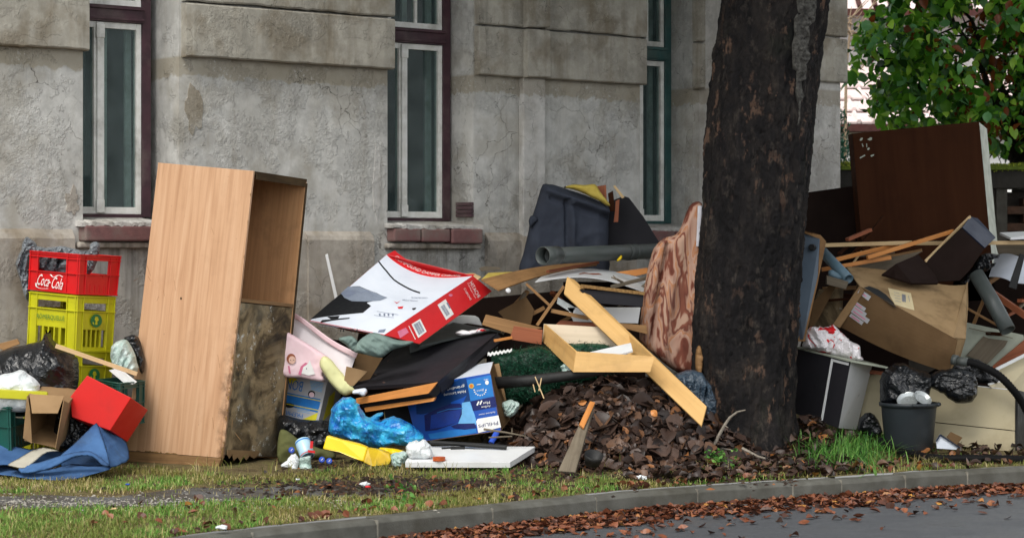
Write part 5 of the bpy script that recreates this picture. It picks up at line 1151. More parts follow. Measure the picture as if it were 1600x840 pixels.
# green tinsel mat
TN = T('green_tinsel_mat', 'dark green tinsel mat or artificial grass spilling below the drawer', 'artificial grass', P(820, 600, 17.1))
gout = [(768, 556), (790, 549), (814, 545), (843, 540), (868, 552), (890, 566), (930, 560), (960, 560), (960, 585), (900, 600), (860, 614), (830, 628), (800, 632), (772, 620)]
gb = blob('mat_body', gout, 17.1, .1, M['tinsel'], TN, R=20, seed=61, amp=.02, f=6, step=4)
gb2 = blob('mat_body', [(885, 540), (920, 536), (955, 540), (965, 556), (930, 566), (890, 562)], 17.15, .06, M['tinsel'], TN, R=10, seed=62, amp=.02, f=8, step=4)
V = []; FA = []
for o in (gb, gb2):
    me = o.data; mv = [v.co + wloc(o) - Vector((0, 0, 0)) for v in me.vertices]
    for v in mv:
        for _ in range(9 if o is gb else 6):
            d = Vector((random.gauss(.25, .6), random.gauss(-.6, .5), random.gauss(.35, .6))).normalized(); p = v + Vector((random.gauss(0, .01), random.gauss(0, .006), random.gauss(0, .01)))
            w = Vector((random.gauss(0, 1), random.gauss(0, 1), random.gauss(0, 1))).cross(d).normalized() * .0022; L = random.uniform(.02, .045); k = len(V)
            V += [p - w, p + w, p + d * L + Vector((0, 0, -.006))]; FA.append((k, k + 1, k + 2))
t_ = mk('tinsel_fibres', V, FA, M['tinsel'], TN); t_['kind'] = 'stuff'
s_ = Surf([P(762, 556, 16.98), P(800, 549, 17.0), P(800, 545, 17.0), P(762, 551, 16.98)], lambda u, v: Vector((0, 0, .006 * math.sin(u * 40)))); m = MB(); s_.sheet(m, 30, 2, .006); m.build('frayed_edge', M['whiteprint'], TN)
m = MB(); m.tube([P(772, 598, 16.75), P(830, 594, 16.68), P(900, 585, 16.6), P(950, 578, 16.5), P(1001, 574, 16.42)], [.045, .042, .036, .03, .027], 14, cap=False, inner=.86); props(m.build('black_pipe', M['blackplastic'], loc=P(830, 594, 16.7), smooth=True), 'black tapering rubber pipe lying between the green mat and leaf pile', 'pipe')
bag('foil_scrap', 'pale scrap of foil under the left corner of the drawer', 'foil', [(876, 574), (880, 568), (890, 571), (893, 580), (882, 584)], 16.75, .03, M['milkfilm'], R=5, seed=64, amp=.012, f=14, step=2)
# --- sofa part, foam, pipe
SO = T('sofa_remains', 'torn blue grey upholstered sofa back standing against the house wall', 'sofa', P(880, 430, 19.0))
def seam(x, y):
    v = -.05 * math.exp(-((x - 885) / 2.6) ** 2) * (1 if y > 312 else 0) + .03 * math.exp(-((x - 892) / 5) ** 2) * (1 if y > 316 else 0)
    d = (y - (290 + (x - 850) * .36)); v += .05 * math.exp(-((d - 6) / 5) ** 2) * (1 if x > 850 else 0) - .03 * math.exp(-((d - 16) / 4) ** 2) * (1 if x > 858 else 0)
    return v
blob('upholstery', [(811, 430), (818, 395), (826, 360), (828, 348), (836, 325), (842, 305), (848, 288), (858, 288), (867, 289), (890, 297), (915, 305), (935, 314), (951, 322), (951, 350), (950, 390), (950, 432), (900, 434), (850, 434)], 18.9, .13, M['sofa'], SO, R=20, seed=71, amp=.016, f=3, step=3, disp=seam, sm=2)
blob('loose_edge', [(826, 345), (830, 337), (838, 338), (841, 345), (834, 350), (829, 356)], 18.8, .03, M['sofa'], SO, R=4, seed=72, amp=.004, f=5, step=2)
things('black_frame_board', 'x', 'x', [(949, 316), (960, 312), (975, 306), (983, 309), (1005, 338), (1030, 378), (1030, 400), (949, 400)], .06, M['blackboard'], 19.05); o = bpy.context.scene.objects['black_frame_board']; o.parent = SO; o.location = Vector(o.location) - Vector(SO.location); del o['label']; del o['category']
bag('foam_piece', 'torn yellow foam cushion hanging over the blue grey upholstery', 'foam', [(880, 293), (888, 290), (897, 288), (914, 289), (930, 288), (938, 300), (951, 316), (953, 322), (947, 321), (938, 315), (925, 309), (912, 302), (896, 296)], 18.78, .05, M['foam'], R=6, seed=73, amp=.006, f=10, step=2)
for pts, mm, lb in [([(932, 291), (947, 289), (948, 312), (938, 306)], 'redwood', 'broken brown batten standing behind the yellow foam'), ([(950, 302), (958, 298), (961, 330), (953, 330)], 'darkwood', 'dark splinter of wood right of the foam'), ([(958, 291), (961, 289), (976, 308), (972, 310)], 'pine', 'pale splintered lath sticking up from the sofa remains'), ([(962, 314), (968, 311), (967, 330), (966, 347), (959, 347), (961, 330)], 'redwood', 'orange brown split batten hanging on the black frame')]:
    things('broken_batten', lb, 'batten', pts, .03, M[mm], 18.85, 'broken battens of the sofa remains')
PP = T('drain_pipe', 'long grey plastic drain pipe lying on the heap with its socket open to the left', 'pipe', P(850, 399, 17.6))
pa_, pb_ = P(848, 399.5, 17.7), P(1050, 391, 19.1); dx = (pb_ - pa_)
m = MB(); m.tube([pa_ + dx * .06, pa_ + dx], .062, 28, cap=False, inner=.93); m.build('pipe_barrel', M['pipe'], PP, smooth=True)
m = MB(); m.tube([pa_ - dx * .0, pa_ + dx * .1], .072, 28, cap=False, inner=.9); m.tube([pa_ + dx * .1, pa_ + dx * .115], [.072, .063], 28, cap=False, inner=.9); m.build('socket', M['pipe'], PP, smooth=True)
m = MB(); m.tube([pa_ + dx * .63, pa_ + dx * .66], .066, 28, cap=False, inner=.94); m.tube([pa_ + dx * .68, pa_ + dx * .70], .064, 28, cap=False, inner=.96); m.build('collar', M['pipe'], PP, smooth=True)
bag('yellow_leaf', 'small yellow leaf stuck on the grey drain pipe', 'leaf', [(963, 408), (966, 403), (971, 398), (972, 403), (968, 407)], 18.38, .004, M['brightyellow'], R=3, seed=75, amp=.001, f=9, step=2)
# floral cover
def ffold(x, y):
    cx = 1021 + (y - 389) * -.12 + 22; return -.055 * math.exp(-((x - (1045 - (y - 371) * .17)) / 3.2) ** 2) * (1 if y > 380 else .3) + .008 * math.sin(x * .18 + y * .03)
FL = T('floral_mattress', 'floral rust and pink patterned mattress cover propped against the tree', 'mattress', P(1040, 565, 17.7))
blob('cover', [(999, 530), (1001, 495), (1005, 461), (1010, 430), (1016, 405), (1021, 389), (1029, 379), (1039, 371), (1052, 368), (1061, 361), (1069, 341), (1077, 322), (1087, 315), (1097, 318), (1099, 340), (1097, 380), (1095, 430), (1095, 480), (1095, 550), (1090, 590), (1060, 582), (1036, 566), (1015, 548)], 17.6, .09, M['floral'], FL, R=13, seed=77, amp=.004, f=3.5, st=(2, .6), step=3, disp=ffold, sm=2)
m = MB(); m.tube([P(1094, 322, 17.5), P(1093, 345, 17.48), P(1090, 385, 17.45)], [.02, .018, .012], 8); m.build('grey_piping', M['linen'], FL)
bag('dark_bag', 'shiny slate blue plastic bag behind the plank end against the tree', 'bag', [(1030, 604), (1048, 598), (1056, 585), (1072, 578), (1092, 579), (1104, 592), (1113, 608), (1120, 638), (1110, 668), (1103, 681), (1088, 676), (1070, 658), (1052, 636), (1034, 618)], 16.78, .10, M['slatefilm'], R=16, seed=79, amp=.028, f=8, step=2.2)
# weathered plank leaning in the leaf pile, dark pot
things('weathered_plank', 'short weathered grey plank with split orange edge leaning on the leaf pile', 'plank', [(872, 735, 15.62), (921, 627, 16.1), (929, 629, 16.1), (899, 737, 15.58)], .03, M['greywood'], bevel=.003)
things('split_edge', 'fresh orange split side of the weathered plank in the leaf pile', 'plank', [(905, 662, 15.9), (922, 626, 16.07), (930, 628, 16.07), (912, 668, 15.87)], .02, M['orangewood'], bevel=.002)
m = MB(); c = P(925, 724, 15.62); m.lathe(c, (.2, -.5, 1), [(0, 0), (.05, 0), (.062, .05), (.066, .075), (.06, .075), (.045, .01), (0, .01)], 20); props(m.build('black_pot', M['blackplastic'], loc=c, smooth=True), 'small black rubber pot lying at the foot of the weathered plank', 'pot')
for i, (a, b) in enumerate([((842, 610), (846, 590)), ((850, 622), (836, 588)), ((836, 612), (833, 600))]):
    stick('straw', ['short thick straw sticking up left of the leaf pile', 'longest straw leaning left at the leaf pile', 'smallest straw at the left of the leaf pile'][i], 'straw', (*a, 16.4), (*b, 16.4), .009, .007, M['pine'], 'straws beside the leaf pile', bevel=0)

rs = random.Random(91)
for (x0, x1, y0, y1, Y0, Y1, n_) in ((850, 1000, 445, 512, 17.6, 18.2, 9), (1290, 1420, 372, 430, 18.6, 19.3, 9), (1515, 1600, 440, 520, 18.6, 19.3, 8), (1265, 1320, 440, 520, 18.2, 18.6, 5), (770, 850, 440, 530, 17.7, 18.2, 5)):
    for _ in range(n_):
        x, y, Y_ = rs.uniform(x0, x1), rs.uniform(y0, y1), rs.uniform(Y0, Y1); L_ = rs.uniform(30, 80); a = rs.gauss(-.15, .5); a_, b_ = P(x, y, Y_), P(x + L_ * math.cos(a), y + L_ * math.sin(a), Y_ + rs.uniform(-.2, .3)); w_ = rs.uniform(.02, .06); m = MB(); m.bar(a_, b_, w_, rs.uniform(.012, .03))
        kk = rs.choice([('oldwood', 'brown'), ('redwood', 'reddish'), ('greywood', 'grey'), ('pine', 'pale'), ('darkwood', 'dark')]); dy_ = L_ * math.sin(a)
        pl_ = {850: 'among the shelf boards', 1290: 'before the brown cabinet', 1515: 'at the right edge', 1265: 'beside the steel plate', 770: 'beside the printed carton'}[x0]
        tl_w = 'rising to the right' if dy_ < -8 else ('falling to the right' if dy_ > 8 else 'lying level'); sz_ = 'long' if L_ > 58 else 'short'
        props(m.build('wood_splinter', M[kk[0]], loc=a_), f'{sz_} {"broad" if w_ > .04 else "thin"} {kk[1]} wood splinter {tl_w} {pl_}'.replace('behind the plywood plank', 'behind the plank'), 'splinter', 'wood splinters ' + pl_)
# ================= RIGHT GROUP =================
GC = 'loose boards of the right heap'
SP = T('steel_plate', 'blue grey painted steel plate with bolts and broken wooden edge, beside the tree', 'metal plate', P(1245, 530, 17.9))
m = MB(); prism(m, PL([(1232, 358, 17.95), (1242, 361, 17.9), (1281, 373, 17.85), (1278, 431, 17.8), (1255, 530, 17.7), (1228, 531, 17.8)]), Vector((0, .03, 0))); m.build('plate', M['steel'], SP, bevel=.003)
m = MB(); prism(m, PL([(1240, 357, 17.95), (1263, 362, 17.9), (1282, 367, 17.88), (1291, 377, 17.87), (1288, 392, 17.87), (1282, 420, 17.83), (1276, 450, 17.8), (1268, 486, 17.78), (1258, 533, 17.72), (1246, 533, 17.72), (1278, 431, 17.8), (1281, 374, 17.87)]), Vector((0, .06, 0))); m.build('broken_wood_edge', M['oldwood'], SP, bevel=.003)
for x, y in ((1271, 387), (1243, 507)):
    m = MB(); m.tube([P(x, y, 17.86), P(x - 3, y - 1, 17.80)], .028, 6); m.build('bolt', M['blackplastic'], SP, bevel=.004)
things('dark_board_and_shade_fill', 'very dark board standing between the house corner pier and the big brown cabinet', 'board', [(1236, 304), (1337, 290), (1362, 470), (1236, 470)], .02, M['darkboard'], 20.2, GC)
things('dark_board_and_shade_fill', 'dark sheet added for the shade low behind the cardboard box and steel plate', 'board', [(1270, 440), (1420, 430), (1420, 600), (1240, 600)], .03, M['darkboard'], 19.4, GC)  # added sheet, its dark colour stands for shade between the things
things('dark_board_and_shade_fill', 'dark sheet added for the shade at the back right of the cardboard box', 'board', [(1490, 420), (1640, 410), (1640, 660), (1480, 640)], .03, M['darkboard'], 19.6, GC)  # another added dark sheet painting the shade of the hollow
# cabinet
CB = T('brown_cabinet', 'large dark brown cabinet panel with pale edge standing upright on the right heap', 'cabinet', P(1450, 470, 19.7))
fq = PL([(1355, 480), (1556, 468), (1530, 190), (1332, 208.5)], 19.6); dv = P(1542, 201, 19.95) - P(1530, 190, 19.6)
m = MB(); m.slab(fq, .018); m.build('front_panel', M['darkwood'], CB, bevel=.002)
n_ = Vector((0, .02, 0))
m = MB(); m.hexa([fq[1] + n_, fq[1] + dv, fq[1] + dv + Vector((-.02, 0, 0)), fq[1] + n_ + Vector((-.02, 0, 0)), fq[2] + n_, fq[2] + dv, fq[2] + dv + Vector((-.02, 0, 0)), fq[2] + n_ + Vector((-.02, 0, 0))]); m.build('side_edge', M['offwhite'], CB, bevel=.002)
m = MB(); m.slab([v + Vector((0, .25, 0)) for v in fq], .01); m.build('back_panel', M['darkwood'], CB)
m = MB(); m.hexa([fq[0] + n_, fq[0] + Vector((.02, .02, 0)), fq[0] + Vector((.02, .25, 0)), fq[0] + Vector((0, .25, 0)), fq[3] + n_, fq[3] + Vector((.02, .02, 0)), fq[3] + Vector((.02, .25, 0)), fq[3] + Vector((0, .25, 0))]); m.build('side_edge', M['darkwood'], CB)
cs = Surf(fq); m = MB()
z7 = lambda l: [(1240 + a / 7, 200 + b / 7) for a, b in l]
for pl in ([(722, 135), (735, 108), (758, 108), (752, 130), (735, 142)], [(805, 125), (840, 102), (858, 105), (856, 130), (830, 138)], [(805, 228), (822, 212), (834, 222), (822, 240), (808, 240)], [(722, 322), (780, 290), (785, 304), (728, 334)], [(838, 300), (878, 286), (880, 300), (850, 316)], [(745, 172), (752, 168), (764, 202), (757, 208)], [(794, 170), (802, 168), (804, 210), (798, 212)]): cs.polypx(m, z7(pl))
o = m.build('chipped_veneer', M['offwhite'], CB); o['kind'] = 'stuff'
# laths
for a, b, mm, lb in [((1288, 383, 18.7), (1425, 379, 18.6), 'pine', 'long pale lath lying level in front of the brown cabinet, left part'), ((1420, 380, 18.75), (1610, 379, 18.9), 'pine', 'long pale lath lying level at the right edge'), ((1300, 407, 18.4), (1401, 382, 18.7), 'orangewood', 'orange brown lath, upper of the two rising from the blue tube'), ((1355, 402, 18.3), (1489, 361, 18.6), 'orangewood', 'orange lath rising right to the brown tipped box'), ((1284, 421, 18.35), (1392, 402, 18.4), 'orangewood', 'lowest orange lath just above the cardboard flap')]:
    stick('wooden_lath', lb, 'stick', a, b, .03, .032, M[mm], GC)
things('dirty_board', 'dirty beige board under the laths above the cardboard box', 'board', [(1308, 424), (1363, 407), (1442, 392), (1408, 412), (1384, 423), (1340, 432)], .02, M['greywood'], 18.5, GC)
BT = T('tipped_box', 'dark brown tipped drawer box with navy blue end, above the cardboard box', 'box', P(1462, 431, 18.4))
f = PL([(1447, 409, 18.3), (1504, 355, 18.5), (1539, 387, 18.55), (1516, 421, 18.45), (1500, 438, 18.4), (1462, 440, 18.3)]); m = MB(); m.slab(f, .02); m.build('box_side', M['darkboard'], BT, bevel=.002)
f = PL([(1504, 355, 18.49), (1516, 338, 18.7), (1528, 341, 18.75), (1556, 371, 18.8), (1539, 387, 18.54)]); m = MB(); m.slab(f, .02); m.build('box_end', M['navyboard'], BT, bevel=.002)
m = MB(); m.bar(P(1446, 408, 18.3), P(1516, 338, 18.68), .012, .02); m.build('pale_edge', M['pine'], BT)
m = MB(); m.slab(PL([(1447, 409, 18.35), (1516, 338, 18.75), (1530, 345, 19.2), (1462, 412, 18.9)]), .015); m.build('box_side', M['darkboard'], BT)
things('brown_board', 'dark brown triangular panel lying on top of the cardboard flap', 'panel', [(1378, 428, 18.1), (1400, 412, 18.1), (1435, 397, 18.3), (1463, 431, 18.2), (1466, 442, 18.1), (1425, 442, 18.0), (1400, 434, 18.0)], .02, M['darkboard'], group=GC)
m = MB(); m.tube([P(1286, 394, 18.35), P(1326, 436, 18.0)], .042, 18, cap=False, inner=.85); props(m.build('blue_tube', M['bluetube'], loc=P(1325, 436, 18), smooth=True), 'blue grey plastic tube slanting behind the steel plate', 'tube')
things('wood_block', 'short dirty wood block under the blue grey tube', 'wood block', [(1292, 430), (1326, 440), (1322, 452), (1292, 444)], .06, M['greywood'], 17.95)
bag('teal_bottle', 'pale teal plastic bottle wedged between tube and wood block', 'bottle', [(1294, 424), (1300, 421), (1312, 428), (1322, 436), (1310, 438), (1296, 432)], 18.05, .03, M['bluetube'], R=5, seed=81, amp=.004, f=6, step=2)
things('dirty_board', 'stained board in the shade between steel plate and cardboard box', 'board', [(1280, 452), (1318, 450), (1316, 500), (1300, 512), (1264, 512), (1268, 480)], .02, M['mould'], 18.3, GC)
things('cardboard_strip', 'narrow cardboard strip leaning beside the steel plate above the cabinet', 'cardboard', [(1272, 470), (1298, 443), (1306, 448), (1278, 500), (1262, 520)], .01, M['card2'], 18.1)
# big cardboard box
BB = T('big_cardboard_box', 'large brown crushed cardboard box with shipping label, lying on its side', 'cardboard box', P(1440, 580, 18.0))
tf = Surf([P(1345, 448, 17.75), P(1490, 528, 17.55), P(1512, 440, 18.3), P(1323, 420, 18.35)], lambda u, v: Vector((0, 0, .035 * math.sin(u * 5.2 + .6) * v * v - .01 * math.sin(u * 9) * v)) )
m = MB(); tf.sheet(m, 20, 12, .006); m.build('top_flap', M['carddirt'], BB, smooth=False)
fr = [P(1346, 448, 17.76), P(1490, 528, 17.56), P(1505, 536, 17.56), P(1484, 574, 17.6), P(1460, 584, 17.6), P(1430, 578, 17.65), P(1380, 560, 17.75), P(1311, 509, 17.95)]
ff = Surf([P(1311, 509, 17.92), P(1482, 582, 17.58), P(1496, 531, 17.52), P(1345, 448, 17.75)], lambda u, v: Vector((0, -.03 * math.sin(math.pi * v), -.03 * math.sin(math.pi * min(1, max(u, 0))) * (1 - v))))
m = MB(); ff.sheet(m, 20, 10, .006); m.build('front_panel', M['card2'], BB)  # darker cardboard puts the shade on this face into its colour
m = MB(); m.slab(PL([(1487, 527, 17.55), (1509, 529, 17.7), (1513, 473, 18.25), (1512, 440, 18.3)]), .006); m.slab(PL([(1489, 529, 17.56), (1509, 529, 17.72), (1500, 560, 17.8), (1482, 582, 17.6)]), .006); m.build('end_panel', M['carddirt'], BB)
m = MB(); m.slab(PL([(1301, 507, 17.9), (1312, 512, 17.88), (1350, 455, 17.72), (1343, 446, 17.76)]), .006); m.build('side_flap', M['card'], BB)
m = MB(); m.slab([P(1311, 509, 18.4), P(1482, 582, 18.2), P(1500, 500, 18.6), P(1340, 440, 18.7)], .006); m.slab([P(1311, 509, 17.95), P(1482, 582, 17.6), P(1482, 582, 18.2), P(1311, 509, 18.4)], .006); m.build('back_panel', M['card2'], BB)
m = MB(); tf.polypx(m, [(1349, 449), (1358, 447), (1372, 452), (1384, 460), (1396, 473), (1400, 481), (1390, 475), (1372, 463)], .002); m.build('slit_shade', M['dark'], BB)  # dark patch on the closed flap paints the shade of an opening
m = MB(); tf.polypx(m, [(1387.5, 450), (1423, 458), (1428.5, 484.5), (1412, 480), (1398, 475.5), (1391, 463)]); m.build('shipping_label', surf('label_cream', (216, 200, 160), (204, 188, 148), 10, .6, .05, 30, .2), BB)
m = MB(); tf.barcode(m, [(1409, 471), (1415.5, 472.5), (1415, 461), (1409, 459.5)], 7, .004)
for i in range(4): tf.linepx(m, [(1396 + i * .8, 457 + i * 4.4), (1405 + i * .8, 459 + i * 4.4)], .5, .004)
tf.linepx(m, [(1419, 462), (1421, 472)], .6, .004); m.build('label_print', M['greyprint'], BB)
for (x, y, L, w) in ((1344, 451, 21, 8), (1337, 470, 20, 5.5), (1335, 476, 24, 6), (1333, 481, 32, 7.5), (1330, 489, 24, 6)):
    c_, s__ = math.cos(.60), math.sin(.60); q = [(x, y), (x + L * c_, y + L * s__), (x + L * c_ - w * s__, y + L * s__ + w * c_), (x - w * s__ * .9, y + w * c_ * .9)]
    m = MB(); ff.polypx(m, q, .002); m.build('tape_sticker', M['greycard'], BB)
    m = MB(); ff.linepx(m, [(x + 3 * c_ - w * .5 * s__, y + 3 * s__ + w * .5 * c_), (x + (L - 6) * c_ - w * .5 * s__, y + (L - 6) * s__ + w * .5 * c_)], 1.6, .004); m.build('sticker_print', M['pinkprint'], BB)
bag('brown_leaf', 'small reddish leaf lying on the big cardboard box', 'leaf', [(1470, 501), (1474, 502), (1482, 507), (1478, 508), (1471, 505)], 17.75, .008, M['redwood'], R=3, seed=83, amp=.002, f=9, step=2)
# cabinet with red-white bag
KC = T('kitchen_cabinet', 'tilted kitchen cabinet with black front, white side and jutting top board', 'cabinet', P(1300, 667, 17.7))
tl_, tm_, tr_ = P(1240, 543, 18.0), P(1328, 565, 17.6), P(1363, 570, 18.0); bl_, bm_, br_ = P(1226, 640, 18.05), P(1309, 668, 17.62), P(1338, 671, 18.02)
m = MB(); prism(m, [tl_, tm_, bm_, bl_], (tr_ - tm_).normalized() * .018); m.build('black_front', M['blackboard'], KC, bevel=.002)
m = MB(); d_ = (bl_ - bm_).normalized() * .016; prism(m, [tm_ + d_ * 0 + (tr_ - tm_).normalized() * .019, tr_, br_, bm_ + (tr_ - tm_).normalized() * .019], d_); m.build('white_side', M['whiteboard_'], KC, bevel=.002)
ks = Surf([bl_, bm_, tm_, tl_]); m = MB(); ks.solid(m, .685, .72, 0, .985, 0, .008); m.build('white_rail', M['whiteboard_'], KC, bevel=.002)
m = MB(); ks.solid(m, .69, .99, .945, .985, 0, .006); m.build('white_rail', M['whiteboard_'], KC)
m = MB(); prism(m, [tl_, tl_ + (tr_ - tm_), bl_ + (br_ - bm_), bl_], (tm_ - tl_).normalized() * .018); prism(m, [tl_ + (tr_ - tm_), tr_, br_, bl_ + (br_ - bm_)], (tm_ - tr_).normalized() * .012); m.build('carcass', M['whiteboard_'], KC)
m = MB(); prism(m, [P(1238, 540, 18.02), P(1329, 562.5, 17.55), P(1388, 573, 17.75), P(1350, 562, 18.3), P(1290, 545, 18.4)], Vector((0, 0, -.014))); m.build('top_board', M['offwhite'], KC, bevel=.002)
bag('red_white_bag', 'crumpled white plastic bag with red print lying on the tilted cabinet', 'bag', [(1254, 538), (1258, 524), (1260, 518), (1266, 511), (1278, 510), (1290, 511), (1302, 508), (1313, 517), (1324, 527), (1330, 533), (1343, 540), (1345, 555), (1348, 562), (1336, 564), (1320, 560), (1302, 555), (1280, 549), (1256, 543)], 17.85, .09, M['redwhite'], R=14, seed=85, amp=.03, f=9, step=2.2)
# bin
BN = T('plastic_bin', 'dark grey round plastic tub full of rubbish near the kerb', 'bin', G(1420, 703))
bc = P(1420, 702, 17.4); ax_ = Vector((.0, 0, 1)); hh = (702 - 628) / F * 17.4
m = MB(); m.lathe(bc, ax_, [(0, 0), (.172, 0), (.178, .01), (.205, hh - .05), (.207, hh - .045), (.208, hh - .03), (.222, hh - .028), (.224, hh), (.214, hh), (.198, hh - .03), (.168, .02), (0, .02)], 40); m.build('tub_body', M['binplastic'], BN, smooth=True)
BN.children[0].data.polygons.foreach_set('use_smooth', [True] * len(BN.children[0].data.polygons))
m = MB()
for a0 in (-1.35, -.2): 
    pts = [bc + Vector((math.cos(a_) * .228, math.sin(a_) * .228, hh - .012)) for a_ in np.linspace(a0 - .28, a0 + .28, 8)]; m.tube(pts, .014, 8)
m.build('handle', M['binplastic'], BN, smooth=True)
bag('black_bag', 'glossy black bin bag standing in the grey tub', 'bag', [(1378, 630), (1375, 610), (1376, 588), (1382, 578), (1391, 572), (1402, 567), (1415, 568), (1432, 577), (1444, 580), (1453, 585), (1452, 602), (1449, 622), (1446, 634), (1400, 636)], 17.5, .14, M['blackfilm'], R=18, seed=86, amp=.03, f=4.5, step=2.4)
for i, (x, y, r_, t_) in enumerate([(1419, 623, .082, -.25), (1440, 620, .072, .35)]):
    m = MB(); c = P(x, y + 4, 17.28 - .02 * i); m.lathe(c, (t_, -.62, .75), [(0, 0), (r_ * .7, 0), (r_ * .95, .018), (r_, .02), (r_, .023), (r_ * .93, .021), (r_ * .68, .004), (0, .004)], 28)
    props(m.build('foil_dish', M['foil'], loc=c, smooth=False), ['flat pale dish, left one on top of the grey tub', 'ribbed pale dish, right one on top of the grey tub'][i], 'dish', 'dishes on the tub')
bag('black_bag', 'black bag hanging over the top edge of the cream drawer front', 'bag', [(1448, 600), (1452, 590), (1460, 581), (1477, 577), (1495, 575), (1511, 577), (1524, 590), (1528, 611), (1518, 627), (1502, 630), (1490, 627), (1477, 618), (1465, 610)], 17.42, .09, M['blackfilm'], R=18, seed=88, amp=.045, f=4.2, st=(1, 1.6), step=2.2)
bag('black_bag', 'black plastic film bunched above the cream drawer front by the hose', 'bag', [(1448, 585), (1470, 572), (1500, 560), (1530, 562), (1550, 580), (1560, 596), (1545, 600), (1525, 596), (1500, 590), (1470, 592)], 17.75, .08, M['blackfilm'], R=10, seed=89, amp=.02, f=8, step=2.6)
bag('black_bag', 'small black bag on the ground left of the grey tub', 'bag', [(1340, 672), (1343, 655), (1352, 645), (1364, 645), (1371, 655), (1378, 672), (1372, 684), (1352, 680)], 17.6, .07, M['blackfilm'], R=10, seed=90, amp=.015, f=9, step=2.4)
# cream drawer unit
CD = T('cream_drawer_unit', 'cream painted two board drawer unit lying beside the grey tub', 'drawer unit', P(1520, 705, 17.7))
a_, b_, c_, d_ = P(1440, 594, 17.85), P(1585.5, 610, 17.55), P(1585.5, 707, 17.5), P(1440, 689, 17.8)
mL, mR = a_.lerp(d_, .66), b_.lerp(c_, .64)
m = MB(); m.slab([a_, b_, mR, mL], .02); m.build('drawer_front', M['cream'], CD, bevel=.002)
m = MB(); g_ = Vector((0, .003, -.006)); m.slab([mL + g_, mR + g_, c_, d_], .02); m.build('drawer_front', M['cream'], CD, bevel=.002)
m = MB(); bk = Vector((.03, .025, .004)); m.slab([a_ + bk, b_ + bk, c_ + bk * .9, d_ + bk], .3); m.build('carcass', M['blackplastic'], CD)
m = MB(); prism(m, PL([(1545, 602, 17.6), (1571, 591, 17.95), (1573, 594, 17.95), (1573, 607, 17.93), (1551, 606, 17.62)]), Vector((.01, .01, 0))); m.build('drawer_side', M['cream'], CD); m = MB(); m.bar(P(1545, 600, 17.62), P(1572, 592, 17.95), .014, .012); m.bar(P(1542, 591, 18.0), P(1573, 594, 17.95), .014, .012); m.bar(a_ + Vector((0, .01, .004)), b_ + Vector((0, .01, .004)), .02, .006); m.build('white_rail', M['whiteboard_'], CD)
things('cream_board', 'cream board standing behind the grey tub beside the tilted cabinet', 'board', [(1348, 586), (1378, 584), (1448, 594), (1448, 688), (1344, 672)], .02, M['cream'], 18.1, GC)
stick('red_batten', 'short reddish batten above the drawer unit between bag and hose', 'batten', (1500, 579, 17.7), (1533, 583, 17.7), .03, .03, M['redwood'], GC)
stick('red_batten', 'reddish batten end under the cabinet top board left of the black bag', 'batten', (1356, 580, 18.0), (1380, 583, 18.0), .03, .03, M['redwood'], GC)
things('cream_board', 'large cream panel with white edge behind the drawer unit at the right edge', 'panel', [(1556, 578, 18.0), (1640, 536, 18.4), (1640, 668, 18.4), (1592, 664, 18.0), (1576, 610, 17.95)], .02, M['cream'], group=GC)
stick('white_edge', 'white edge strip along the top of the large cream panel', 'strip', (1556, 577, 17.95), (1642, 534, 18.36), .02, .022, M['whiteboard_'], GC)
things('cream_board', 'lower cream board at the right edge behind the drawer unit', 'board', [(1586, 664), (1650, 650), (1650, 700), (1588, 690)], .03, M['cream'], 18.0, GC)
things('reddish_board', 'dark reddish board slanting between white door panel and cream panel', 'board', [(1548, 576), (1553, 570), (1604, 528), (1640, 510), (1640, 548), (1558, 582)], .02, M['redwood'], 18.5, GC)
DP = T('door_panel', 'dirty white cupboard door with broken brown inner panel', 'door', P(1550, 567, 18.6))
m = MB(); m.slab(PL([(1500, 500), (1513, 504), (1599, 523), (1601, 531), (1548, 575), (1494, 566)], 18.6), .02); m.build('door_frame', M['offwhite'], DP, bevel=.002)
m = MB(); m.slab(PL([(1510, 555), (1537, 525), (1545, 528), (1575, 532), (1570, 541), (1543, 568)], 18.575), .012); m.build('inner_panel', M['greywood'], DP)
m = MB(); m.bar(P(1514, 512, 18.57), P(1582, 528, 18.57), .012, .006); m.build('groove_strip', M['greywood'], DP)
m = MB(); m.tube([P(1525, 428, 18.5), P(1550, 470, 18.35), P(1575, 516, 18.2)], .062, 20, cap=False, inner=.9); props(m.build('grey_pipe', M['pipe'], loc=P(1575, 516, 18.2), smooth=True), 'thick grey plastic pipe slanting down right of the cardboard box', 'pipe')
s_ = Surf([P(1545, 432, 18.9), P(1584, 442, 18.6), P(1592, 401, 18.9), P(1556, 398, 19.3)], lambda u, v: Vector((0, 0, .02 * math.sin(u * 3)))); m = MB(); s_.sheet(m, 10, 8, .004); props(m.build('white_sheet', M['whitecard'], loc=P(1570, 420, 18.9)), 'curved white shiny sheet at the right above the grey pipe', 'sheet')
s_ = Surf([P(1588, 442, 18.7), P(1650, 446, 18.5), P(1650, 400, 18.9), P(1597, 402, 18.9)]); m = MB(); s_.sheet(m, 6, 6, .004); props(m.build('white_sheet', M['whitecard'], loc=P(1600, 420, 18.9)), 'white sheet at the right edge beyond the black strut', 'sheet')
things('black_strut', 'black strut crossing in front of the white sheets at right edge', 'strut', [(1594, 396), (1602, 398), (1588, 452), (1576, 448)], .02, M['blackplastic'], 18.45)
things('white_slab', 'white laminated shelf end at right edge beside the brown cabinet', 'board', [(1562, 363, 19.0), (1650, 359, 19.1), (1650, 367, 18.9), (1579, 371, 18.7)], .02, M['whiteboard_'], group=GC)
things('brown_board', 'brown board under the white shelf end at right edge', 'board', [(1556, 380), (1650, 382), (1650, 404), (1590, 398), (1560, 396)], .02, M['greywood'], 19.2, GC)
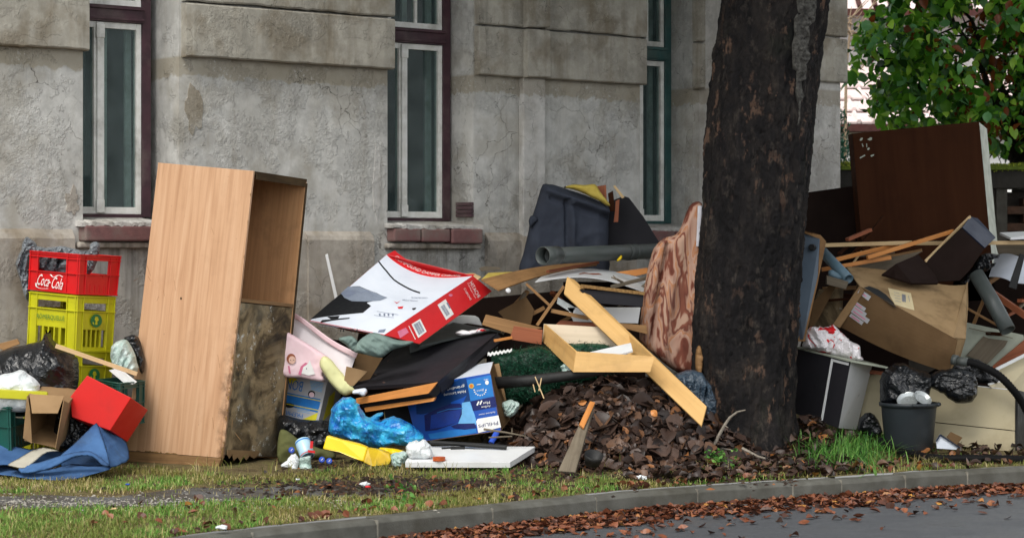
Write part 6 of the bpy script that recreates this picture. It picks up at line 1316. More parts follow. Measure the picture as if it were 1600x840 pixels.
stick('thin_lath', 'thin brown lath slanting down right of the cardboard box', 'stick', (1512, 482, 18.5), (1573, 516, 18.4), .02, .018, M['oldwood'], GC)
stick('red_brown_lath', 'long red brown lath in the dark hollow at the right edge', 'stick', (1540, 450, 18.9), (1620, 505, 18.6), .04, .05, M['redwood'], GC)
bag('black_film', 'torn black film crumpled under the tipped box', 'plastic sheet', [(1500, 440), (1515, 424), (1528, 402), (1540, 396), (1562, 398), (1556, 404), (1545, 410), (1557, 412), (1540, 424), (1520, 432), (1510, 450)], 18.6, .05, M['blackfilm'], R=8, seed=91, amp=.03, f=8, step=2.2)
# hoses
def hose(name, label, pts, r, rib, parentY=None):
    o = []; P_ = [np.array(tuple(p)) for p in pts]
    for i in range(len(P_) - 1):
        p0, p1, p2, p3 = P_[max(i - 1, 0)], P_[i], P_[i + 1], P_[min(i + 2, len(P_) - 1)]; k_ = max(4, int(np.linalg.norm(p2 - p1) / rib))
        for j in range(k_):
            t_ = j / k_; o.append(.5 * ((2 * p1) + (-p0 + p2) * t_ + (2 * p0 - 5 * p1 + 4 * p2 - p3) * t_ ** 2 + (-p0 + 3 * p1 - 3 * p2 + p3) * t_ ** 3))
    o.append(P_[-1]); m = MB(); m.tube([Vector(tuple(v)) for v in o], [r * (1 if i % 2 else .86) for i in range(len(o))], 12); return m
M['hose'] = surf('black_rubber', (12, 12, 13), (18, 18, 19), 6, .7, .1, 60, .2, (40, 37, 33), spec=.12)
HO = T('black_hose', 'black corrugated hose bending over the drawer unit with a grey metal coupling', 'hose', P(1494, 562, 17.5))
m = hose('', '', [P(1497, 563, 17.5), P(1524, 568, 17.45), P(1556, 583, 17.4), P(1578, 603, 17.4), P(1600, 633, 17.45), P(1622, 680, 17.5)], .032, .012); m.build('hose_body', M['hose'], HO, smooth=True)
m = MB(); m.tube([P(1488, 561, 17.52), P(1496, 563, 17.5)], .04, 16, cap=False, inner=.8); m.tube([P(1496, 563, 17.5), P(1512, 566, 17.46)], .033, 16); m.build('coupling', M['pipe'], HO, smooth=True)
m = hose('', '', [P(1374, 688, 17.3), P(1396, 702, 16.95), P(1430, 711, 16.7), P(1470, 716, 16.5), P(1520, 716, 16.45), P(1570, 717, 16.45), P(1640, 718, 16.5)], .032, .014); props(m.build('ground_hose', M['hose'], loc=P(1430, 712, 17.05), smooth=True), 'long black corrugated hose lying on the ground along the kerb', 'hose')
SB = T('small_white_box', 'small pale lilac box with navy edges tipped against the drawer unit', 'box', P(1480, 700, 17.2))
f = PL([(1464, 700), (1463, 689), (1469, 679), (1499, 699), (1497, 702)], 17.15); m = MB(); prism(m, f, Vector((.01, .08, 0))); m.build('box_body', M['whitecard'], SB)
m = MB(); m.bar(P(1469, 678.6, 17.14), P(1499.5, 699, 17.14), .012, .012); m.bar(P(1463, 689, 17.14), P(1469, 678.6, 17.14), .01, .01); m.build('navy_edge', M['navyboard'], SB)
things('brown_flap', 'small dark brown cardboard flap behind the little lilac box', 'cardboard', [(1479, 682), (1486, 674), (1504, 683), (1494, 696)], .01, M['card2'], 17.25)
# ================= TREE, LEAVES, GRASS, BACKGROUND =================
def bark():
    k = N('dark_bark'); co = k.coord('Object', (1, 1, .55)); a = k.noise(co, 4.5, 8, .68, .6); b = k.noise(k.coord('Object', (1, 1, .5)), 14, 7, .7, .4); v = k.vor(k.coord('Object', (1.3, 1.3, .5)), 11)  # nearly black bark, brown and grey flecks mixed in below
    c = k.ramp(a, [(.3, srgb(16, 16, 17)), (.47, srgb(30, 28, 29)), (.6, srgb(46, 42, 40)), (.75, srgb(76, 68, 61))])
    p = k.val(k.noise(k.coord('Object', (1.5, 1.5, .75)), 7, 6, .65), .57, .63); q = k.val(k.noise(co, 1.5, 3), .42, .52)
    c = k.mix(k.math('MULTIPLY', k.math('MULTIPLY', p, q), .75), c, srgb(122, 96, 80)); c = k.mix(k.val(b, .55, .70, 0, .65), c, srgb(92, 84, 76)); c = k.mix(k.val(v, .0, .12, .7, 0), c, srgb(16, 15, 15))
    g = k.val(k.noise(co, 2, 5), .6, .7, 0, .25); c = k.mix(g, c, srgb(46, 58, 34))
    h = k.math('ADD', k.math('MULTIPLY', k.noise(k.coord('Object', (1, 1, .6)), 45, 6, .7), .5), k.math('MULTIPLY', a, .6)) if False else k.math('ADD', k.math('MULTIPLY', k.noise(k.coord('Object', (1, 1, .5)), 38, 6, .75), .9), k.math('ADD', k.math('MULTIPLY', b, .8), k.math('MULTIPLY', v, .5)))
    return k.fin(c, .85, k.bump(h, .9, .04), .2)
M['bark'] = bark()
M['bark_pale'] = surf('pale_dead_bark', (112, 110, 104), (62, 60, 57), 30, .9, 1., 40, .7, (30, 28, 26), dist=.03, ds=9)
TR = T('street_tree', 'thick dark barked street tree trunk leaning slightly right, grey scar near the top', 'tree', P(1160, 705, 17.35))
axis = [(1150, 735, 118), (1155, 710, 92), (1158, 680, 84), (1160, 640, 79), (1162, 600, 78), (1166, 500, 81), (1175, 400, 82), (1181, 300, 83), (1187, 200, 83), (1197, 100, 83), (1210, 0, 85), (1222, -100, 86), (1232, -250, 84), (1238, -420, 78), (1240, -620, 66), (1238, -900, 46)]
n = 180; V = []; FA = []; AX = []
fine = []
for (a, b) in zip(axis, axis[1:]):
    k_ = max(4, int(abs(b[1] - a[1]) / 3.2)) if a[1] > -30 else 10
    for j in range(k_): t_ = j / k_; fine.append(tuple(a[i] + (b[i] - a[i]) * t_ for i in range(3)))
fine.append(axis[-1]); TY = 17.35
def barkf(d, z):
    w = noise.noise(Vector((d.x * 5, d.y * 5, z * 3))) * .25; a = abs(noise.noise(Vector((d.x * 9 + w * 3, d.y * 9 + w * 3, z * 5.5 + w)))); b = abs(noise.noise(Vector((d.x * 21, d.y * 21, z * 14 + w * 2)))); return -.016 * max(0, 1 - a / .10) + .006 * min(1, b / .2) + .006 * noise.noise(Vector((d.x * 40, d.y * 40, z * 32)))
for i, (x, y, r_) in enumerate(fine):
    c = P(x, y, TY); R_ = r_ / F * TY; AX.append(c)
    for k_ in range(n):
        a = 2 * math.pi * k_ / n; d = Vector((math.cos(a), math.sin(a), 0))
        q = noise.noise(Vector((d.x * 2.2, d.y * 2.2, c.z * .9))) * .035 + noise.noise(Vector((d.x * 7, d.y * 7, c.z * 2.4))) * .020 + abs(noise.noise(Vector((d.x * 13, d.y * 13, c.z * 4)))) * .022 + barkf(d, c.z)
        fl = max(0, 1 - (c.z - .1) / .35) if c.z < .45 else 0; q += fl * .10 * max(0, math.sin(a * 5 + 1)) 
        V.append(c + d * (R_ + q - .012))
for i in range(len(fine) - 1):
    for k_ in range(n): FA.append((i * n + k_, i * n + (k_ + 1) % n, (i + 1) * n + (k_ + 1) % n, (i + 1) * n + k_))
FA = [f[::-1] for f in FA]
mk('trunk', V, [f[::-1] for f in FA], M['bark'], TR, smooth=True)
# pale scar: crusty strip proud of the trunk, following it
so_ = [(1243, -20), (1277, -20), (1274, 20), (1272, 36), (1264, 42), (1265, 60), (1262, 72), (1267, 90), (1261, 100), (1259, 125), (1252, 128), (1257, 150), (1251, 160), (1249, 195), (1244, 200), (1246, 165), (1241, 140), (1243, 112), (1238, 108), (1237, 70), (1241, 55), (1240, 30), (1246, 20)]
def scarY(x, y):
    cx = 1210 - y * .13 if y > 0 else 1210 - y * .12; R_ = 84; d = (x - cx) / R_; return TY - math.sqrt(max(.02, 1 - d * d)) * 84 / F * TY - .012
blob('dead_bark_strip', so_, 17, .02, M['bark_pale'], TR, R=4, seed=101, amp=.02, f=22, step=2.2, Yf=scarY, sm=1)
blob('dead_bark_strip', [(1088, 545), (1094, 540), (1099, 556), (1097, 580), (1090, 588), (1086, 570)], 16.97, .02, M['oldwood'], TR, R=5, seed=102, amp=.01, f=14, step=2.6, Yf=lambda x, y: 17.18)
def branch(m, a, d, L, r, lvl, tips, rr):
    p = Vector(a); d = Vector(d).normalized(); pts = [p.copy()]; rs = [r]; k_ = 5
    for i in range(k_):
        d = (d + Vector((rr.gauss(0, .13), rr.gauss(0, .13), rr.gauss(0.02, .1)))).normalized(); p = p + d * L / k_; pts.append(p.copy()); rs.append(r * (1 - .55 * (i + 1) / k_))
    m.tube(pts, rs, 7 if lvl > 1 else 5)
    if lvl == 0: tips.append(p)
    else:
        for _ in range(3 if lvl > 1 else 4):
            q = pts[rr.randint(2, k_)]; e = (d + Vector((rr.gauss(0, .7), rr.gauss(0, .7), rr.gauss(0, .45)))).normalized(); branch(m, q, e, L * .66, rs[-1] * .95, lvl - 1, tips, rr)
    tips.append(p)
rr = random.Random(4); mb_ = MB(); tips = []
for i in range(10):
    a = 2 * math.pi * i / 10 + rr.uniform(-.3, .3); z0 = rr.uniform(4.9, 6.4)
    q = min(AX, key=lambda v: abs(v.z - z0)); branch(mb_, q, (math.cos(a), math.sin(a), .55), 2.7, .13, 2, tips, rr)
mb_.build('limbs', M['bark'], TR, smooth=True)
def leaf_cloud(cent, rad, n, size, rr, asp=.55, droop=.4, shape=5):
    V = np.zeros((n * 6, 3)); FA = []
    for i in range(n):
        while True:
            g_ = np.array([rr.gauss(0, .5) for _ in range(3)])
            if np.linalg.norm(g_) < 1.25: break
        c = np.array(cent[rr.randrange(len(cent))]) + g_ * rad
        d = np.array([rr.gauss(0, 1), rr.gauss(0, 1), rr.gauss(-droop, .6)]); d /= np.linalg.norm(d); w = np.cross(d, [rr.gauss(0, .5), rr.gauss(0, .5), 1]); w /= max(np.linalg.norm(w), 1e-3); nn_ = np.cross(d, w); L = size * rr.uniform(.65, 1.25); ww = L * asp / 2
        V[i * 6:(i + 1) * 6] = [c, c + d * L * .35 + w * ww + nn_ * ww * .35, c + d * L * .35 - w * ww + nn_ * ww * .35, c + d * L * .75 + w * ww * .8 + nn_ * ww * .2, c + d * L * .75 - w * ww * .8 + nn_ * ww * .2, c + d * L - nn_ * L * .12]
        # keel vertex omitted: the leaf folds along its mid line through vertex order
        b = i * 6; FA += [(b, b + 2, b + 1), (b + 1, b + 2, b + 4, b + 3), (b + 3, b + 4, b + 5)]
    return V, FA
M['leafgreen'] = leafmat('green_leaves', [(0, srgb(28, 66, 20)), (.3, srgb(52, 102, 30)), (.55, srgb(70, 124, 40)), (.78, srgb(60, 112, 62)), (.87, srgb(116, 146, 52)), (.93, srgb(120, 66, 24)), (1, srgb(96, 48, 20))], .35, .35)
tips2 = [t for t in tips]
V, FA = leaf_cloud([tuple(t) for t in tips2], .95, 17000, .27, random.Random(5)); o = mk('crown', V, FA, M['leafgreen'], TR); o['kind'] = 'stuff'

# --- leaf heap
M['deadleaf'] = leafmat('dead_leaves_dark', [(0, srgb(30, 22, 19)), (.35, srgb(48, 36, 31)), (.6, srgb(64, 48, 41)), (.8, srgb(84, 66, 57)), (.95, srgb(100, 72, 52)), (1, srgb(150, 96, 50))], .45, 0, .3)
M['gutterleaf'] = leafmat('dead_leaves_red', [(0, srgb(40, 27, 21)), (.3, srgb(78, 46, 33)), (.6, srgb(112, 64, 43)), (.82, srgb(136, 84, 60)), (.95, srgb(150, 98, 62)), (1, srgb(190, 140, 64))], .45, 0, .3)
def dead_leaves(pos, size, rr, up=.5, curl=.5, nrm=None):
    """curled, pointed leaves: 12 vertices, two halves folded at the midrib"""
    V = []; FA = []
    prof = [(0, .02), (.22, .30), (.5, .42), (.78, .28), (1, .0)]
    for ip, p in enumerate(pos):
        n0 = np.array(nrm[ip]) if nrm is not None else np.array([0, 0, 1.])
        z = n0 * up + np.array([rr.gauss(0, .5), rr.gauss(0, .5), rr.gauss(0, .35)]); z /= np.linalg.norm(z)
        d = np.cross(z, [rr.gauss(0, 1), rr.gauss(0, 1), rr.gauss(0, 1)]); d /= max(np.linalg.norm(d), 1e-3); w = np.cross(z, d); L = size * rr.uniform(.55, 1.3); cu = rr.gauss(0, curl); fo = rr.uniform(.05, .8) * curl * 1.4; asp = rr.uniform(.75, 1.15); wav = rr.uniform(-.1, .1); b = len(V)
        for t_, hw in prof:
            zc = cu * (t_ - .5) ** 2 * L; m_ = p + d * (t_ - .5) * L + z * (zc - cu * .1 * L)
            V.append(m_); V.append(m_ + w * hw * L * asp + z * (hw * L * fo + wav * L * t_)); V.append(m_ - w * hw * L * asp + z * (hw * L * fo - wav * L * t_ * .5))
        for i in range(4):
            q = b + i * 3; FA += [(q, q + 3, q + 4, q + 1), (q + 3, q, q + 2, q + 5)]
    return V, FA
LP = T('leaf_pile', 'heap of wet dark brown fallen leaves in front of the plywood drawer', 'leaf pile', P(960, 735, 16.3))
def heapz(x, y):
    q = P(972, 700, 16.95); dx, dy = (x - q.x) / .98, (y - q.y) / (1.0 if y < q.y else .6); r_ = math.hypot(dx, dy) * (1 + .15 * noise.noise(Vector((x * 2, y * 2, 1))))
    h = .56 * max(0, 1 - r_ ** 1.9) + .10 * noise.noise(Vector((x * 4, y * 4, 6))) * max(0, min(1, 1.25 - r_)); return H(x, y) + h - .02, r_
rows = []; q0 = P(972, 700, 16.95)
for i in range(46):
    r = []
    for j in range(60):
        x = q0.x + (j / 59 - .5) * 2.5; y = q0.y - 1.15 + i / 45 * 2.1; z, r_ = heapz(x, y); r.append(Vector((x, y, z - .02)))
    rows.append(r)
V = [v for r in rows for v in r]; nc = 60; FA = [(i * nc + j, i * nc + j + 1, (i + 1) * nc + j + 1, (i + 1) * nc + j) for i in range(45) for j in range(59)]
M['humus'] = surf('leaf_mould', (42, 32, 26), (30, 24, 20), 30, .9, .6, 50, .3, (20, 18, 16)); mk('heap_core', V, FA, M['humus'], LP, smooth=True)
rr = random.Random(8); pos = []; nr = []
while len(pos) < 5000:
    x = q0.x + rr.uniform(-1.25, 1.25); y = q0.y + rr.uniform(-1.15, .8); z, r_ = heapz(x, y)
    if r_ > 1.12 or (r_ > .9 and rr.random() < .5): continue
    e = .04; zx = heapz(x + e, y)[0]; zy = heapz(x, y + e)[0]; nv = np.array([-(zx - z) / e, -(zy - z) / e, 1]); nv /= np.linalg.norm(nv)
    pos.append(np.array([x, y, z]) + nv * rr.uniform(-.015, .035)); nr.append(nv)
V, FA = dead_leaves(pos[:2900], .10, rr, 1.1, .8, nr[:2900]); V2, FA2 = dead_leaves([p + np.array(n_) * .012 for p, n_ in zip(pos[2900:3300], nr[2900:3300])], .17, rr, 2.2, .6, nr[2900:3300]); V3, FA3 = dead_leaves(pos[3300:], .05, rr, .9, .9, nr[3300:]); FA = FA + [tuple(q + len(V) for q in f_) for f_ in FA2] + [tuple(q + len(V) + len(V2) for q in f_) for f_ in FA3]; V = V + V2 + V3; o = mk('leaves', V, FA, M['deadleaf'], LP, smooth=True); o['kind'] = 'stuff'
for i, (x, y, lb) in enumerate([(910, 628, 'small orange yellow leaf near the plank tip on the dark leaf pile'), (1022, 645, 'long tan leaf on the right flank of the dark leaf pile'), (922, 652, 'tiny yellow leaf right of the weathered plank')]):
    Y_ = 16.3 - i * .1; V, FA = dead_leaves([np.array(tuple(P(x, y, Y_)))], [.05, .05, .04][i], rr, .3, .5, [np.array([0, -1, .4])]); props(mk('fallen_leaf', V, FA, M['orangewood'], loc=P(x, y, Y_)), lb, 'leaf')
# loose leaves round the tree foot and behind
pos = []
for _ in range(2900):
    x = P(rr.uniform(960, 1300) if rr.random() < .85 else rr.uniform(1300, 1640), 700, 17.2).x; y = 15.0 + rr.random() * 3.4 + .28 * max(0, x - 2)
    if kerb_d(x, y) < .2 if 'kerb_d' in globals() else False: continue
    pos.append(np.array([x, y, H(x, y) + rr.uniform(.0, .05) + max(0, .22 - .28 * abs(y - 17.6)) * max(0, 1 - abs(x - 2.25) / .5)]))
def kerb_info(x, y):
    best = None
    for a, b in zip(KP, KP[1:]):
        d = b - a; t_ = max(0, min(1, ((x - a.x) * d.x + (y - a.y) * d.y) / (d.x ** 2 + d.y ** 2))); q = a + d * t_; e = math.hypot(x - q.x, y - q.y)
        if best is None or e < best[0]: best = (e, (x - q.x) * -NV.x + (y - q.y) * -NV.y)
    return best[0] * (1 if best[1] > 0 else -1)
pos = [p for p in pos if kerb_info(p[0], p[1]) > .16]
V, FA = dead_leaves(pos, .075, rr, 1.0, .8); o = props(mk('fallen_leaves', V, FA, M['deadleaf'], smooth=True), 'brown fallen leaves and debris around the foot of the tree', 'leaves', kind='stuff')
# gutter leaves
pos = []; rr = random.Random(21)
ta, tb = kerb_px(585), kerb_px(1720)
while len(pos) < 3900:
    t_ = rr.uniform(ta, tb); f_ = (t_ - ta) / (tb - ta); wd = .28 + .28 * noise.noise(Vector((t_ * 1.7, 0, 2))) + (.0 if f_ > .1 else f_ * 2) ; u_ = rr.random() ** 2.1
    p = kerb_at(t_) + NV * (.05 + u_ * (wd + .16)); pos.append(np.array([p.x, p.y, .004 + (1 - u_) ** 2 * .018 * rr.random() * min(1, f_ * 9)]))
for _ in range(350):
    t_ = rr.uniform(ta + 1, tb); p = kerb_at(t_) + NV * (.3 + abs(rr.gauss(0, .45))); pos.append(np.array([p.x, p.y, .01]))
V, FA = dead_leaves(pos, .058, rr, 1.9, .65); o = props(mk('gutter_leaves', V, FA, M['gutterleaf']), 'drift of reddish brown fallen leaves in the gutter along the kerb', 'leaves', kind='stuff')
# leaves on verge
pos = []
for _ in range(260):
    t_ = rr.uniform(kerb_px(250), kerb_px(1650)); d_ = rr.uniform(.15, 1.5) if rr.random() < .6 else rr.uniform(.13, .3); p = kerb_at(t_) - NV * d_; pos.append(np.array([p.x, p.y, H(p.x, p.y) + .02]))
V, FA = dead_leaves(pos, .055, rr, 1, .6); props(mk('verge_leaves', V, FA, M['gutterleaf']), 'scattered small brown leaves lying on the grass verge', 'leaves', kind='stuff')
# --- grass
def grassmat(name, stops):
    k = N(name); g = k.n('NewGeometry').outputs['Random Per Island']; c = k.ramp(g, stops); big = k.noise(k.coord('World'), 1.6, 4)
    c = k.mix(k.val(big, .42, .6, 0, .55), c, srgb(122, 112, 62)); k.fin(c, .55, None, .2)
    t = k.n('BsdfTranslucent'); k.l(c, t.inputs[0]); ms = k.n('MixShader'); ms.inputs[0].default_value = .3; k.l(k.b.outputs[0], ms.inputs[1]); k.l(t.outputs[0], ms.inputs[2]); k.l(ms.outputs[0], k.out.inputs[0]); return k.m
M['grass'] = grassmat('verge_grass', [(0, srgb(84, 104, 40)), (.3, srgb(120, 134, 62)), (.55, srgb(156, 152, 86)), (.8, srgb(188, 172, 120)), (1, srgb(212, 198, 156))])
M['grassgreen'] = grassmat('green_grass', [(0, srgb(66, 114, 42)), (.5, srgb(106, 156, 66)), (.85, srgb(150, 182, 96)), (1, srgb(196, 196, 130))])
M['freshgrass'] = leafmat('fresh_grass', [(0, srgb(48, 96, 36)), (.5, srgb(82, 138, 56)), (1, srgb(128, 168, 84))], .45, .3)
def blades(pts, L, w, rr, lean=.5, segs=2):
    V = []; FA = []
    for p in pts:
        a = rr.uniform(0, 6.283); l_ = L * rr.uniform(.5, 1.4); d = np.array([math.cos(a), math.sin(a), 0]); s_ = np.array([-d[1], d[0], 0]) * w * rr.uniform(.6, 1.3); le = abs(rr.gauss(0, lean)); b = len(V); p = np.array(p)
        for j in range(segs):
            t_ = j / segs; c = p + d * le * l_ * t_ ** 1.7 + np.array([0, 0, l_ * t_ * (1 - .35 * le * t_)]); V += [c - s_ * (1 - t_ * .5), c + s_ * (1 - t_ * .5)]
        V.append(p + d * le * l_ + np.array([0, 0, l_ * (1 - .35 * le)]))
        for j in range(segs - 1): FA.append((b + 2 * j, b + 2 * j + 1, b + 2 * j + 3, b + 2 * j + 2))
        FA.append((b + 2 * segs - 2, b + 2 * segs - 1, b + 2 * segs))
    return V, FA
rr = random.Random(33); A_ = []; B_ = []
def topx(p): return (p.x / p.y * F + 800, 400 - (p.z - EYE) / p.y * F)
t0_, t1_ = kerb_px(-300) if False else 2.0, kerb_px(1680)
n_try = 0
while n_try < 235000:
    n_try += 1; t_ = rr.uniform(t0_ - 1.2, t1_ + .8); d_ = rr.uniform(.135, 3.7) if t_ < 11 else rr.uniform(.135, 2.4); p = kerb_at(t_) - NV * d_; z = H(p.x, p.y); x, y = topx(Vector((p.x, p.y, z)))
    if x < -320 or x > 1800: continue
    dens = 1.
    if x < 790 and interp(up, x) < y < interp(lo, x): dens = .05
    elif x < 800 and y > interp(lo, x) : dens = 1.
    elif x < 860: dens = (.75 if y > 736 else .3) if y > 730 or x < 190 and y > 748 else 0
    elif y < 725: dens = .03
    elif x < 1230: dens = .55 if d_ < .75 else .12
    else: dens = .25
    if 480 < x < 900 and 735 < y < 768: dens *= .5
    dens *= .35 + 1.1 * max(0, min(1, .5 + 1.6 * noise.noise(Vector((p.x * 2.5, p.y * 2.5, 4)))))
    if rr.random() > dens: continue
    gr = (x < 420 and y > 785) or (noise.noise(Vector((p.x * 1.5, p.y * 1.5, 8))) > .06)
    (B_ if gr and rr.random() < .8 else A_).append((p.x, p.y, z - .003))
for pts, mm, nm, lb in ((A_, 'grass', 'verge_grass', 'short dry yellowish grass of the verge'), (B_, 'grassgreen', 'green_grass', 'greener patches of short grass near the kerb')):
    V, FA = blades(pts, .040, .0034, rr, .9); props(mk(nm, V, FA, M[mm]), lb, 'grass', kind='stuff')
pts = []
for _ in range(1500):
    x = rr.gauss(1318, 36); y = rr.gauss(708, 14); 
    if y > 738 or x < 1238: continue
    p = G(x, y, .14); pts.append((p.x, p.y, H(p.x, p.y)))
V, FA = blades(pts, .15, .0045, rr, 1.15, 5); props(mk('tall_grass_clump', V, FA, M['freshgrass'], loc=G(1310, 720)), 'tuft of long fresh green grass right of the tree in front of the tilted cabinet', 'grass', kind='stuff')
pts = []
for cx, cy, k_ in ((585, 735, 60), (540, 738, 40), (430, 735, 30), (700, 740, 30), (640, 738, 30), (940, 728, 40), (330, 730, 40), (1120, 735, 40), (1375, 722, 60), (1450, 725, 60)):
    for _ in range(k_):
        p = G(rr.gauss(cx, 16), rr.gauss(cy, 3), .14); pts.append((p.x, p.y, H(p.x, p.y)))
V, FA = blades(pts, .09, .003, rr, .9, 4); props(mk('dry_grass_tufts', V, FA, M['grass']), 'longer dry grass tufts along the front edge of the heap', 'grass', kind='stuff')
# grit, chips and litter
V = []; FA = []
def chips(n, fx, s0, s1, V, FA):
    for _ in range(n):
        x, y = fx(); p = G(x, y, .14); z = H(p.x, p.y) + .008; s_ = rr.uniform(s0, s1); b = len(V); a = rr.uniform(0, 6.28); dx = Vector((math.cos(a), math.sin(a), rr.uniform(-.2, .2))) * s_ * rr.uniform(.6, 1.8); dy = Vector((-math.sin(a), math.cos(a), rr.uniform(-.2, .2))) * s_; dz = Vector((0, 0, s_ * .6)); c = Vector((p.x, p.y, z))
        V += [c - dx, c - dy, c + dx, c + dy, c + dz]; FA += [(b, b + 1, b + 4), (b + 1, b + 2, b + 4), (b + 2, b + 3, b + 4), (b + 3, b, b + 4)]
chips(900, lambda: (rr.uniform(-20, 300) if rr.random() < .7 else rr.uniform(250, 700), rr.gauss(782, 6)), .003, .010, V, FA)
props(mk('pale_gravel', V, FA, surf('pale_stone', (176, 172, 162), (130, 126, 118), 200, .8)), 'pale gravel chips strewn on the worn footpath', 'gravel', kind='stuff')
V = []; FA = []; chips(1300, lambda: (rr.gauss(640, 130), rr.gauss(756, 8)), .006, .028, V, FA); chips(500, lambda: (rr.uniform(800, 1250), rr.gauss(744, 6)), .006, .022, V, FA); chips(420, lambda: (rr.uniform(800, 900), rr.uniform(700, 742)), .008, .03, V, FA); chips(500, lambda: (rr.uniform(430, 640), rr.uniform(716, 740)), .005, .018, V, FA)
props(mk('bark_shreds', V, FA, leafmat('bark_shreds', [(0, srgb(22, 17, 14)), (.7, srgb(48, 35, 27)), (.95, srgb(76, 52, 36)), (1, srgb(150, 92, 48))])), 'dark wet bark shreds and wood crumbs trodden into the verge', 'debris', kind='stuff')
for i, (x, y, mm, lb, s_) in enumerate([(570, 757, 'whitefilm', 'white scrap of plastic with red corner on the bare ground', .035), (575, 761, 'redprint', 'small red scrap beside the white plastic scrap on the ground', .02), (199, 757, 'bluepl', 'tiny blue scrap in the grass in front of the wardrobe', .016), (1003, 747, 'whitefilm', 'crumpled white paper in the grass in front of the leaf pile', .04), (346, 824, 'whitefilm', 'white scrap lying in the grass just behind the kerb', .03), (465, 749, 'whitefilm', 'tiny white crumb left on the bare earth below the wardrobe', .015)]):
    c = G(x, y, .15); px_ = s_ / c.y * F; out = [(x + px_ * rr.uniform(.8, 1.2) * math.cos(a), y - 1 + px_ * .45 * rr.uniform(.8, 1.2) * math.sin(a)) for a in np.linspace(0, 6.28, 9)[:-1]]
    props(blob('litter_scrap', out, c.y, s_ * .6, M[mm], R=px_ * .5, seed=110 + i, amp=s_ * .3, f=20, step=1.3, loc=c), lb, 'litter')
for i, (x, y, lb) in enumerate([(174, 796, 'tan leaf flat on the grass below the worn path at left'), (1352, 727, 'orange yellow leaf in the grass right of the long tuft'), (1400, 722, 'yellow leaf beside the hose near the grey tub')]):
    c = G(x, y, .15); V, FA = dead_leaves([np.array((c.x, c.y, H(c.x, c.y) + .03))], .07, rr, 1.5, .3); props(mk('fallen_leaf', V, FA, M['foam'] if i else M['pine'], loc=c), lb, 'leaf')
# bare twig at the tree foot and weeds
m = MB(); Yt = 16.35
m.tube([P(1106, 720, Yt), P(1112, 702, Yt), P(1122, 682, Yt), P(1132, 664, Yt), P(1140, 652, Yt), P(1152, 643, Yt), P(1165, 640, Yt)], [.016, .014, .012, .011, .009, .007, .004], 7)
m.tube([P(1112, 701, Yt), P(1128, 700, Yt), P(1146, 703, Yt)], [.01, .008, .006], 6); m.tube([P(1132, 664, Yt), P(1138, 668, Yt - .03)], [.006, .003], 5)
m.tube([P(1160, 700, 16.3), P(1185, 713, 16.2), P(1225, 723, 16.1)], [.012, .009, .006], 6)
props(m.build('bare_twig', surf('pale_twig', (150, 142, 130), (104, 96, 86), 40, .8), loc=P(1106, 720, Yt)), 'pale bare forked twig standing at the left foot of the tree', 'twig')
m = MB(); 
for a, b, c, r_ in (((640, 685), (668, 700), (830, 712), .006),): pass
m.tube([P(756, 670, 16.2), P(790, 675, 16.15), P(822, 681, 16.1)], [.009, .007, .004], 6); m.tube([P(764, 683, 16.2), P(800, 681, 16.1)], [.006, .005], 5); m.tube([P(800, 676, 16.14), P(800, 668, 16.14)], [.004, .003], 5); props(m.build('bare_twig', M['greywood'], loc=P(756, 670, 16.2)), 'thin grey twig lying in front of the lower corner of the blue carton', 'twig')
rr = random.Random(50); V, FA = [], []
def weed(px, py, k_, s_, rr):
    c = G(px, py, .14); cent = [(c.x + rr.gauss(0, .05), c.y + rr.gauss(0, .05), c.z + rr.uniform(.0, .13)) for _ in range(k_)]; return leaf_cloud(cent, .02, k_ * 2, s_, rr, .6, -.3)
for i, (x, y, lb) in enumerate([(1112, 735, 'small green weed at the foot of the bare twig'), (1138, 735, 'green weed between the twig and the tree'), (1340, 700, 'broad leaved green weed behind the long grass tuft'), (625, 782, 'light green weed growing at the edge of the worn path')]):
    V, FA = weed(x, y, 22, .035, rr); props(mk('weed', V, FA, M['freshgrass'], loc=G(x, y)), lb, 'weed', 'weeds in the verge', 'stuff')

# ================= BEHIND: garden wall, house, bush =================
GW = T('garden_wall', 'old garden wall with mossy coping and open brickwork at the far right', 'wall', P(1450, 500, 24.2))
WY = 24.2; zt = P(0, 262, WY).z
xa, xb = P(1290, 0, WY).x, P(1790, 0, WY).x
gx = P(1556, 0, WY).x; gx2 = P(1573, 0, WY).x
m = MB(); m.box((xa, WY, 0), (gx - xa, 0, 0), (0, .3, 0), (0, 0, zt - .04)); m.box((gx, WY, 0), (xb - gx, 0, 0), (0, .3, 0), (0, 0, 1.5)); m.box((gx, WY + .24, 1.5), (xb - gx, 0, 0), (0, .06, 0), (0, 0, zt - 1.75)); m.build('wall_and_gap_backing', surf('dark_wall', (58, 52, 46), (38, 35, 32), 5, .9, .5, 40, .4, (30, 34, 24)), GW)  # dark grey wall; thin rear box is an added backing to darken the gaps
m = MB(); m.box((xa, WY - .06, zt - .22), (xb - xa, 0, 0), (0, .42, 0), (0, 0, .2)); m.build('coping', surf('dark_coping', (46, 44, 40), (34, 33, 30), 4, .9, .5), GW, bevel=.01)
m = MB(); m.box((gx + .0, WY - .03, 1.5), (gx2 - gx, 0, 0), (0, .25, 0), (0, 0, zt - .22 - 1.5)); m.build('post', surf('dark_post', (70, 68, 62), (52, 50, 46), 6, .9, .4), GW)  # post in an even dark grey
bw, bh, gp = .25, .085, .10; M['oldbrick'] = surf('old_red_brick', (74, 50, 36), (54, 40, 30), 14, .9, .5, 60, .4, (60, 54, 46))
bmesh_ = None; z = 1.505; row = 0
